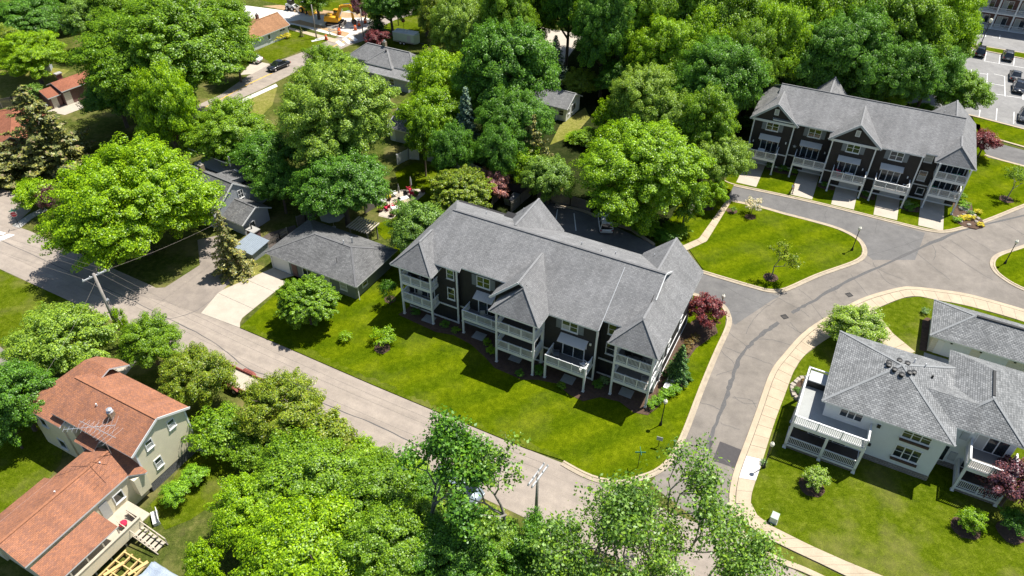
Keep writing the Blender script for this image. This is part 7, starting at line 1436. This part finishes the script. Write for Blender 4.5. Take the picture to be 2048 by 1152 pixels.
con('ragged grey-green pine in front of the rust-roofed brick house', -69.5, 97.5, 6.2, 13.5, 'pine', 2, 'ragged_pine'); con('second ragged pine at the left, nearer the street', -75.5, 93.0, 5.2, 10.5, 'pine', 2, 'ragged_pine')
tree('dark plum-leaved bush at the corner by the stop sign', -62.41, 83.50, 1.34, (3.42, 2.52), 'plum'); tree('green bush at the corner of the crossing', -65.55, 85.95, 2.74, (2.85, 2.10), 'lime')
con('narrow yellow-green conifer beside the gabled house', *(-34.81, 72.61), 2.3, 9.5, 'pine', 1, 'larch')
tree('dark round tree at the top left corner', -95.06, 141.65, 6.94, (5.70, 5.27), 'deep'); tree('lime tree below the top left corner', -86.17, 127.02, 5.51, (5.13, 4.19), 'lime'); tree('olive tree cut by the left edge near the top', -91.94, 129.27, 3.95, (5.70, 4.20), 'olive'); tree('willowy pale tree beside the top left house', -82.17, 141.94, 4.81, (6.27, 4.62), 'greygreen'); tree('pale low bush in the left lawn', -82.61, 118.31, 1.88, (2.28, 1.68), 'greygreen')
tree('green tree at the top left edge beyond the grey roof', -76.92, 144.98, 5.83, (7.98, 5.88), 'mid'); tree('shaded tree right of the huge upper-left tree', -55.11, 140.13, 4.94, (6.84, 5.04), 'mid'); tree('leafy tree beside the white parked car', -50.41, 128.82, 3.60, (5.13, 3.78), 'mid')
tree('round green tree on the lawn beside the ranch driveway', -23.10, 63.19, 3.38, (3.42, 2.57), 'mid', 'D', 'round_tree', low=.47); tree('young slim tree beside the left porch tower', -14.49, 66.75, 1.00, (2.39, 1.76), 'deep')
tree('big dark flowering tree against the left end of the near townhouses', -11.50, 75.16, 3.96, (5.13, 3.78), 'greygreen', low=.46); tree('domed pale olive tree behind the near townhouses', -7.22, 85.29, 4.32, (4.27, 3.29), 'olive', 'D', 'round_tree', low=.48); tree('pinkish plum tree beside the bin enclosure', -2.94, 88.99, 2.31, (3.42, 2.52), 'pink')
# --- middle background
tree('leafy tree in front of the hip-roofed house', -33.01, 125.00, 4.04, (5.13, 3.78), 'mid'); con('slender dark young conifer behind the excavator', *(-28.73, 152.97), 2.4, 8.0, 'spruce', 1); tree('round plum bush beside the utility pole', -27.60, 145.62, 2.40, (2.28, 1.82), 'maroon'); tree('dark plum tree at the top edge beyond the site', -32.46, 159.98, 2.77, (3.99, 2.94), 'plum')
tree('lime-green tree right of the hip-roofed house', -11.94, 111.70, 4.77, (8.55, 6.30), 'lime'); tree('bright green tree over the grey garage', -12.29, 103.75, 4.73, (6.27, 4.62), 'lime'); tree('pale tree at the top, left of the tall woods', -10.02, 131.90, 5.21, (9.12, 6.72), 'pale'); tree('olive tree at the top beside the shaded asphalt', -15.40, 142.86, 3.27, (7.41, 5.46), 'olive')
tree('tall deep-green tree in the centre top', -1.16, 107.44, 7.22, (11.40, 8.40), 'deep', low=.45); tree('green tree below the centre top tree', -4.98, 106.25, 3.86, (7.41, 5.46), 'mid'); tree('tree at the top edge left of the blue spruce', -1.49, 130.39, 5.10, (11.40, 8.40), 'mid'); tree('lime tree at the top edge above the blue spruce', 4.47, 143.94, 3.30, (6.84, 5.04), 'lime'); tree('dark tree behind the patio garden fence', -8.98, 92.27, 3.08, (6.84, 5.04), 'deep'); tree('tree shading the garden lawn', -13.20, 96.55, 2.31, (6.84, 5.04), 'mid')
con('blue-grey spruce behind the patio garden', *(-7.21, 101.22), 2.9, 12.5, 'blue'); con('small blue spruce beside the pale drive at the top', *(7.30, 132.22), 2.6, 8.5, 'blue'); con('tall soft pine left of the big lime tree', *(2.58, 93.74), 3.6, 12, 'pine', 2); con('dark spruce in the shade left of the soft pine', *(-2.84, 97.88), 2.6, 13, 'spruce')
tree('lime-leaved tree left of the soft pine', 1.45, 92.09, 2.70, (4.56, 3.36), 'lime'); tree('low leafy tree beside the bin enclosure and rear yard', 4.91, 89.06, 3.47, (4.56, 3.36), 'greygreen'); tree('dark tree in the shade behind the pink plum tree', -1.97, 92.48, 3.23, (6.84, 5.04), 'deep')
tree('huge lime-green tree behind the near townhouses', 16.36, 85.60, 8.86, (7.98, 6.73), 'lime', low=.46); tree('dark leafy tree in front of the white cottage', 0.08, 97.85, 5.08, (7.98, 5.88), 'deep'); tree('pale-leaved tree above the huge lime tree', 19.59, 105.88, 5.06, (7.98, 5.88), 'pale'); tree('lime tree behind the pale-leaved one', 24.73, 118.70, 5.45, (9.69, 7.14), 'lime'); tree('second lime tree at the woods edge', 30.17, 119.60, 4.81, (10.26, 7.56), 'lime')
tree('round dark tree right of the cottage clearing', 18.25, 120.94, 3.95, (5.13, 3.78), 'deep'); tree('pale tree right above the huge lime tree', 23.83, 102.45, 4.22, (6.84, 5.04), 'pale'); tree('broad deep-green tree left of the far townhouses', 31.58, 108.45, 6.47, (10.26, 7.56), 'deep', low=.45); tree('mid-green tree before the far townhouses gable', 28.33, 99.54, 4.26, (7.98, 5.88), 'mid'); tree('rosy olive shrub tree in the cottage clearing', 11.38, 123.11, 3.16, (3.42, 2.52), 'olive'); tree('small bright tree beside the cottage clearing', 15.30, 108.09, 2.38, (4.56, 3.36), 'lime')
tree('pale round tree beside the leftmost far driveway', 29.74, 93.41, 3.71, (5.41, 3.99), 'pale'); tree('leafy tree between the huge lime tree and the footpath', 23.22, 83.82, 2.40, (4.56, 3.36), 'mid'); tree('young golden-green tree beside the footpath', 28.28, 88.41, 1.81, (2.85, 2.10), 'lime')
# --- the woods along the top
WOODS = [(9.83, 137.89, 4.57, (12.54, 9.24), 'deep', 'tall dark tree at the top edge beyond the blue spruce'), (15.30, 124.75, 4.58, (11.97, 8.82), 'deep', 'dark tree overhanging the pale drive'), (17.57, 128.47, 6.06, (12.54, 9.24), 'lime', 'bright woodland tree at the top, above the round dark tree'), (23.26, 129.54, 6.08, (13.11, 9.66), 'mid', 'green woodland tree at the top centre right'), (29.82, 129.82, 6.78, (13.11, 9.66), 'mid', 'mid-green woodland tree above the two lime trees'), (36.00, 125.66, 6.80, (12.54, 9.24), 'mid', 'mid-green woodland tree above the broad deep-green tree'), (42.69, 130.86, 6.65, (13.11, 9.66), 'lime', 'bright woodland tree at the top, right of centre'), (41.87, 117.84, 4.89, (11.40, 8.40), 'lime', 'bright woodland tree just left of the far townhouse roof'), (47.18, 126.12, 5.63, (12.54, 9.24), 'lime', 'bright green woodland tree above the far townhouse left gable'), (48.22, 117.10, 4.91, (9.69, 7.14), 'deep', 'dark tree right behind the left rear gable'), (53.82, 129.20, 6.74, (13.68, 10.08), 'mid', 'mid-green woodland tree at the top behind the far townhouses'), (54.30, 117.27, 5.84, (11.40, 8.40), 'deep', 'dark woodland tree behind the far townhouse ridge'), (61.02, 130.00, 6.08, (13.68, 10.08), 'lime', 'bright woodland tree at the top, above the ridge'), (63.14, 122.20, 6.66, (12.54, 9.24), 'mid', 'broad green woodland tree above the right end of the ridge'), (69.44, 133.65, 6.21, (13.68, 10.08), 'olive', 'olive woodland tree at the top right'), (72.98, 129.56, 6.10, (12.54, 9.24), 'lime', 'bright tall tree at the left edge of the parking lot'), (75.33, 128.48, 4.41, (8.55, 6.30), 'mid', 'mid-green tree leaning over the parking lot median'), (62.30, 114.97, 5.02, (9.12, 6.72), 'deep', 'dark tree behind the right rear gable'), (69.58, 119.17, 4.70, (7.41, 5.46), 'deep', 'dark leafy tree between the woods and the parking lot'), (74.92, 116.94, 4.02, (5.13, 3.78), 'mid', 'round mid-green tree at the corner of the parking lot'), (61.62, 116.10, 3.33, (5.13, 3.78), 'lime', 'small bright tree close behind the far townhouse ridge'), (37.86, 115.36, 4.52, (10.26, 7.56), 'mid', 'woodland tree left of the left rear gable'), (55.24, 115.99, 4.12, (6.84, 5.04), 'deep', 'low dark tree hidden behind the far townhouse ridge'), (4.46, 143.83, 5.67, (12.54, 9.24), 'mid', 'woodland tree cut by the top edge, centre'), (-6.91, 143.99, 5.71, (11.40, 8.40), 'greygreen', 'feathery tree cut by the top edge, left of centre'), (38.78, 141.80, 7.44, (13.68, 10.08), 'deep', 'deep green tree cut by the top edge, right of centre'), (53.78, 145.40, 7.59, (13.68, 10.08), 'mid', 'mid-green tree cut by the top edge above the far townhouses'), (70.38, 149.19, 7.75, (13.68, 10.08), 'deep', 'deep green tree cut by the top edge near the parking lot'), (82.51, 145.11, 5.74, (11.40, 8.40), 'mid', 'tree at the top beside the apartment house'), (27.98, 144.20, 7.54, (13.68, 10.08), 'mid', 'mid-green tree cut by the top edge near the centre'), (16.63, 143.67, 6.58, (13.68, 10.08), 'deep', 'dark tree cut by the top edge beyond the pale drive'), (-42.99, 161.64, 4.70, (5.70, 4.20), 'mid', 'tree at the top edge beyond the building site, left'), (-25.64, 152.66, 4.47, (6.84, 5.04), 'deep', 'dark tree at the top edge beyond the building site, right'), (-18.45, 152.54, 5.05, (7.98, 5.88), 'mid', 'tree at the top edge over the shaded asphalt'), (-73.12, 151.10, 7.98, (9.12, 6.72), 'mid', 'tree cut by the top edge above the huge left tree'), (-94.18, 155.76, 6.19, (6.84, 5.04), 'mid', 'tree cut by the top edge at far left')]
for x, y, r, h, m, l in WOODS: tree(l, x, y, r * 1.12, h, m, group='woodland trees along the top', low=.47)
for k, (p, h) in enumerate((((39.29, 121.33), 2.4), ((38.65, 112.89), 2.0), ((21.98, 82.17), 1.6), ((17.98, 82.65), 1.8), ((20.45, 80.97), 1.4), ((16.48, 127.73), 2.2), ((12.24, 106.92), 2.6), ((9.86, 107.68), 1.6), ((-3.33, 101.65), 2.6), ((70.70, 119.45), 2.0))):
    tree(('dark undergrowth bush left of the far townhouses, upper', 'dark undergrowth bush left of the far townhouses, lower', 'low bush by the roof corner beside the footpath lawn', 'low bush at the kerb of the rear yard', 'leafy bush behind the right rear gable of the near townhouses', 'yellow-green bush below the round dark tree', 'bush in the strip between cottage and huge lime tree', 'bush at the foot of the white cottage', 'white-flowering bush behind the pale garden fence', 'clipped bush glowing behind the right rear gable')[k], *p, h * 1.1, h, ('deep', 'deep', 'mid', 'mid', 'deep', 'lime', 'mid', 'lime', 'hosta', 'box')[k], 'S', 'bush', 'bush')
# --- lower left and bottom
tree('cream-flowered round tree beside the left utility pole', -46.62, 55.27, 4.76, (4.56, 3.62), 'pale', low=.48); tree('dark olive tree right of the left utility pole', -37.45, 55.17, 3.01, (4.27, 3.15), 'mid', low=.48); tree('olive tree against the back of the orange-roofed house', -31.01, 50.47, 3.25, (4.56, 3.36), 'olive', low=.48); tree('ivy-green bush climbing the left utility pole', -42.52, 59.32, 0.82, (3.42, 2.52), 'lime'); tree('deep green tree at the left edge beside the orange roof', -46.95, 47.13, 3.41, (5.13, 3.78), 'deep', low=.48); tree('dark low tree under the left edge tree', -47.10, 44.92, 1.97, (3.42, 2.52), 'deep')
tree('round bush over the picket fence', -27.50, 45.28, 2.75, (2.56, 2.09), 'mid', low=.5); tree('feathery olive tree by the flatbed trailer', -21.75, 46.57, 3.59, (4.56, 3.36), 'olive', low=.48); tree('second feathery olive tree nearer the street', -17.23, 44.41, 2.61, (3.42, 2.52), 'olive', low=.48)
tree('lime-green fruit tree at the bottom, left of centre', -21.43, 35.69, 3.35, (3.99, 2.94), 'lime', low=.45); tree('large green tree at the bottom centre left', -17.99, 38.44, 4.47, (4.56, 3.40), 'mid', low=.47); tree('broad yellow-green tree on the bottom edge', -16.09, 32.11, 4.75, (4.84, 3.61), 'lime', low=.46); tree('green tree right of the large bottom tree', -11.70, 37.68, 3.60, (3.99, 2.94), 'mid', low=.47); tree('leafy tree on the bottom edge, right of the broad one', -9.79, 32.17, 3.82, (4.56, 3.36), 'mid', low=.47); tree('green tree at the bottom left beside the tarpaulin', -24.14, 31.18, 1.59, (3.42, 2.52), 'lime', low=.46); tree('yellow-green shrub by the verge of the street', -14.02, 43.58, 1.69, (1.82, 1.34), 'lime', low=.5); tree('deep green tree on the bottom edge left of the open tree', -4.64, 32.16, 3.20, (3.99, 2.94), 'deep', low=.47); tree('green bush on the bottom edge right of the utility pole', 3.82, 32.81, 2.60, (3.13, 2.31), 'deep', low=.48); tree('small green bush by the stone foundation', -29.85, 39.13, 1.25, (1.48, 1.09), 'box', 'S'); tree('green bush below the beige gable wall', -29.09, 41.25, 1.19, (1.18, 0.91), 'box', 'S', 'bush', 'bush')
tree('dry brown bush in the undergrowth at the bottom', -7.18, 33.84, 0.92, (1.48, 1.09), 'pink', 'S', 'bush', 'bush'); tree('sprawling yellow-green undergrowth beside the grey van', -9.10, 41.49, 1.83, (1.71, 1.39), 'lime', 'M', 'bush', 'bush', low=.5); tree('dark undergrowth at the foot of the branchy trees', -1.54, 34.66, 2.52, (2.21, 1.92), 'mid', 'M', 'bush', 'bush', low=.5)
open_tree('open branchy tree with dense leaves over the grey van', (-6.27, 35.47), 0, 1.3, 'deep', .6); open_tree('thin bare-branched tree left of the bottom utility pole', (-0.71, 35.56), 1, 1.35, 'greygreen', 2.2); open_tree('tall airy silver-green tree at the bottom right of centre', (11.09, 30.97), 2, 1.25, 'greygreen', 1.0); open_tree('airy silver-green tree on the bottom edge by the junction', (14.71, 29.34), 2, 1.0, 'greygreen', 3.6); open_tree('small open tree beside the bottom utility pole', (3.99, 33.52), 0, .7, 'deep', 4.0); open_tree('airy tree low on the bottom edge between the two silver-green ones', (7.12, 30.06), 2, .95, 'greygreen', 5.1)
for k, (x, y, r, h, m, l) in enumerate(((-4.90, 37.07, 1.31, (1.37, 1.01), 'lime', 'yellow-green scrub beside the grey van wheel'), (-7.25, 36.91, 1.91, (1.94, 1.45), 'mid', 'leafy scrub left of the branchy trees'), (0.17, 32.30, 2.44, (2.39, 1.86), 'deep', 'dark scrub on the bottom edge under the bare-branched tree'), (-3.24, 31.45, 2.41, (2.62, 1.93), 'mid', 'green scrub on the bottom edge in the middle'), (6.05, 31.64, 2.02, (2.17, 1.60), 'mid', 'low scrub on the bottom edge left of the tall airy tree'), (-13.54, 36.80, 2.56, (3.42, 2.52), 'deep', 'dark tree between the bottom lime trees and the street verge'), (-7.32, 39.81, 1.62, (1.82, 1.34), 'deep', 'dark bush left of the grey van'), (-24.08, 43.04, 1.86, (2.28, 1.68), 'mid', 'leafy bush behind the picket fence'), (2.50, 35.65, 1.11, (1.48, 1.09), 'mid', 'bush at the foot of the bottom utility pole'))): tree(l, x, y, r, h, m, None, 'broadleaf_tree', 'tree')
# --- ornamental trees and shrubs of the townhouse loop
tree('dark red maple at the right end of the near townhouses', 21.96, 63.48, 2.10, (2.85, 2.10), 'maroon'); tree('dark red maple at the right end of the far townhouses', 73.71, 104.68, 2.19, (2.85, 2.10), 'maroon'); tree('dark plum tree at the right edge by the second porch', 44.90, 39.96, 2.57, (3.42, 2.52), 'plum', low=.48)
con('small dense spruce beside the right tower of the near townhouses', *(17.77, 55.23), 1.55, 5.2, 'spruce', 0, z=LZ); open_tree('young see-through tree at the tip of the grass island', (32.57, 73.10), 3, 1.5, 'olive', 1.0, 'young_tree', LZ); open_tree('young pale-leaved tree on the lawn right of the far townhouses', (71.95, 92.24), 3, 1.5, 'pale', 2.0, 'young_tree', LZ)
tree('small white-blossom tree on the grass island', 33.51, 87.38, 1.12, (1.71, 1.26), 'bloom'); tree('dark little shrub at the top corner of the grass island', 30.94, 87.68, 0.49, (0.64, 0.38), 'mid', 'H', 'shrub', 'shrub', z=LZ); tree('spreading cream-flowered shrub tree by the garden path of the white house', 38.20, 60.78, 3.22, (2.74, 2.44), 'rhodo', low=.5); tree('round flowering bush on the lawn below the white porch', 28.32, 41.85, 1.20, (1.37, 1.01), 'rhodo', 'S', 'shrub', 'shrub', low=.5); tree('yellow-green round bush on the lawn of the white house', 40.81, 37.70, 1.14, (1.37, 1.01), 'lime', 'S', 'shrub', 'shrub', low=.5); tree('dark green round bush beside the plum tree', 44.53, 37.66, 1.23, (1.37, 1.01), 'deep', 'S', 'shrub', 'shrub', low=.5); tree('low weeping plant in the front lawn mulch ring', -14.29, 60.06, 1.34, (1.29, 1.02), 'lime', 'H', 'shrub', 'shrub', low=.5); tree('young plant at the edge of the front lawn', -18.64, 60.42, 0.78, (0.86, 0.60), 'lime', 'H', 'shrub', 'shrub', low=.5)
def shrubs(spec, frame, group, fmt):
    for k, (x, y, r, h, m, l) in enumerate(spec): tree(l, *frame(x, y), r, h, m, 'H', 'shrub', 'shrub', group, LZ + .02, .5)
shrubs([(.55, .3, .62, 1.1, 'box', 'clipped green box ball nearest the corner post'), (.95, 1.3, .65, 1.1, 'box', 'second clipped green box ball from the corner post'), (1.3, 2.3, .66, 1.1, 'box', 'third clipped green box ball from the corner post'), (2.0, 3.2, .75, 1.2, 'box', 'largest clipped green box ball, next to the spruce'), (1.4, 6.2, .6, .9, 'russet', 'russet shrub in the side bed, nearest of six'), (1.3, 7.4, .6, .9, 'russet', 'russet shrub in the side bed, second of six'), (1.25, 8.6, .62, .9, 'russet', 'russet shrub in the side bed, third of six'), (1.3, 9.8, .6, .9, 'russet', 'russet shrub in the side bed, fourth of six'), (1.4, 11.0, .6, .9, 'russet', 'russet shrub in the side bed, fifth of six'), (1.7, 12.2, .6, .9, 'russet', 'russet shrub in the side bed, farthest of six'),
  (-28.8, 1.3, .6, .7, 'deep', 'dark low shrub under the left tower'), (-24.6, 1.0, .6, .8, 'deep', 'dark shrub at the small windows of the near townhouses'), (-23.0, .8, .5, .7, 'mid', 'low shrub at the white corner board'), (-17.8, -.3, .6, .9, 'lime', 'bright shrub left of the middle tower'), (-18.9, .7, .5, .8, 'lime', 'second bright shrub left of the middle tower'), (-11.8, -.6, .7, .9, 'deep', 'dark shrub between the middle tower and the awning deck'), (-5.4, .4, .6, .9, 'deep', 'dark shrub left of the right tower'), (-8.8, -1.4, .5, .6, 'mid', 'low plant under the awning deck'), (-5.0, 1.2, .55, 1.0, 'hosta', 'pale-leaved plant at the wall left of the right tower'), (-13.5, -1.9, .5, .6, 'deep', 'low dark plant under the middle tower')], Aw, 'shrubs round the near townhouses', '')
shrubs([(1.2, -.9, .5, .7, 'yellow', 'yellow mound nearest the stepping stone'), (1.9, -.4, .55, .7, 'yellow', 'yellow mound left of the middle in the corner bed'), (2.5, -.1, .5, .7, 'yellow', 'yellow mound right of the middle in the corner bed'), (3.6, -1.4, .5, .6, 'yellow', 'yellow mound at the lower right of the corner bed'), (3.3, 1.9, .55, .7, 'yellow', 'yellow mound at the upper right of the corner bed'), (1.5, 2.6, .8, 1.1, 'box', 'green shrub against the right tower of the far townhouses'), (1.0, 4.4, .9, 1.4, 'mid', 'taller green shrub at the right wall of the far townhouses'), (2.4, 1.2, .45, .6, 'hosta', 'silver-leaved plant in the corner bed'), (.7, -1.6, .6, .7, 'box', 'green plant at the foot of the corner balcony post'), (-25.6, 1.6, .7, .8, 'hosta', 'hosta between the first and second driveways, left'), (-23.6, 1.5, .8, .9, 'deep', 'dark shrub between the first and second driveways, middle'), (-22.2, 1.6, .7, .8, 'mid', 'low shrub beside the second driveway'), (-17.2, -.2, .7, .6, 'deep', 'dark low shrub between the second and third driveways'), (-11.5, -.2, .7, .6, 'deep', 'dark low shrub between the third and fourth driveways'), (-6.0, -.6, .75, .9, 'hosta', 'broad pale hosta between the fourth and fifth driveways'), (-5.0, -.4, .7, .8, 'mid', 'green shrub at the fifth driveway'), (-5.5, -1.4, .7, .7, 'deep', 'dark shrub in front of the pale hosta')], Bw, 'shrubs round the far townhouses', '')
shrubs([(.9, 8.6, .8, .9, 'blue', 'blue-green grass tuft in the stone-edged bed'), (.4, 9.8, .6, .7, 'russet', 'russet plant in the stone-edged bed'), (-.2, 8.1, .5, .6, 'deep', 'low dark plant at the rim of the stone-edged bed'), (10.7, 28.2, .5, .8, 'hosta', 'pale plant at the corner of the long garage'), (-1.3, -2.9, .35, .5, 'hosta', 'tiny pale plant on the lawn by the pavement lamp')], Cw, 'shrubs round the white house', '')
for k, (p, m) in enumerate((((-50.71, 149.34), 'yellow'), ((-49.55, 148.84), 'yellow'), ((-48.53, 149.69), 'yellow'), ((-47.41, 150.56), 'yellow'))): tree(('yellow shrub at the white wall of the tan-roofed house, first from left', 'yellow shrub at the white wall of the tan-roofed house, second from left', 'yellow shrub at the white wall of the tan-roofed house, third from left', 'yellow shrub at the white wall of the tan-roofed house, last from left')[k], *p, .9, 1.2, m, 'H', 'shrub', 'shrub', 'yellow shrubs at the tan-roofed house', 0, .5)
con('tiny sapling on the lawn beside the far pavement', *(-44.42, 151.51), .5, 2.2, 'pine', 1, 'sapling')
for k, q in enumerate(((-18.56, 86.94), (-18.15, 87.97), (-16.79, 85.73), (-15.55, 87.53), (-14.09, 90.96), (-13.19, 92.07), (-17.83, 89.80))): flower_pot(('planted pot at the near corner of the patio', 'planted pot by the patio fence', 'planted pot at the lawn edge of the patio', 'planted pot beside the long pale table', 'planted pot by the red chair', 'planted pot at the far corner of the patio', 'planted pot at the back of the patio')[k], q, LF[('lime', 'mid', 'deep', 'lime', 'box', 'olive', 'yellow')[k]], .42)
for l, v in LABELS.items():
    if len(v) > 1: print('DUP LABEL', l, v)
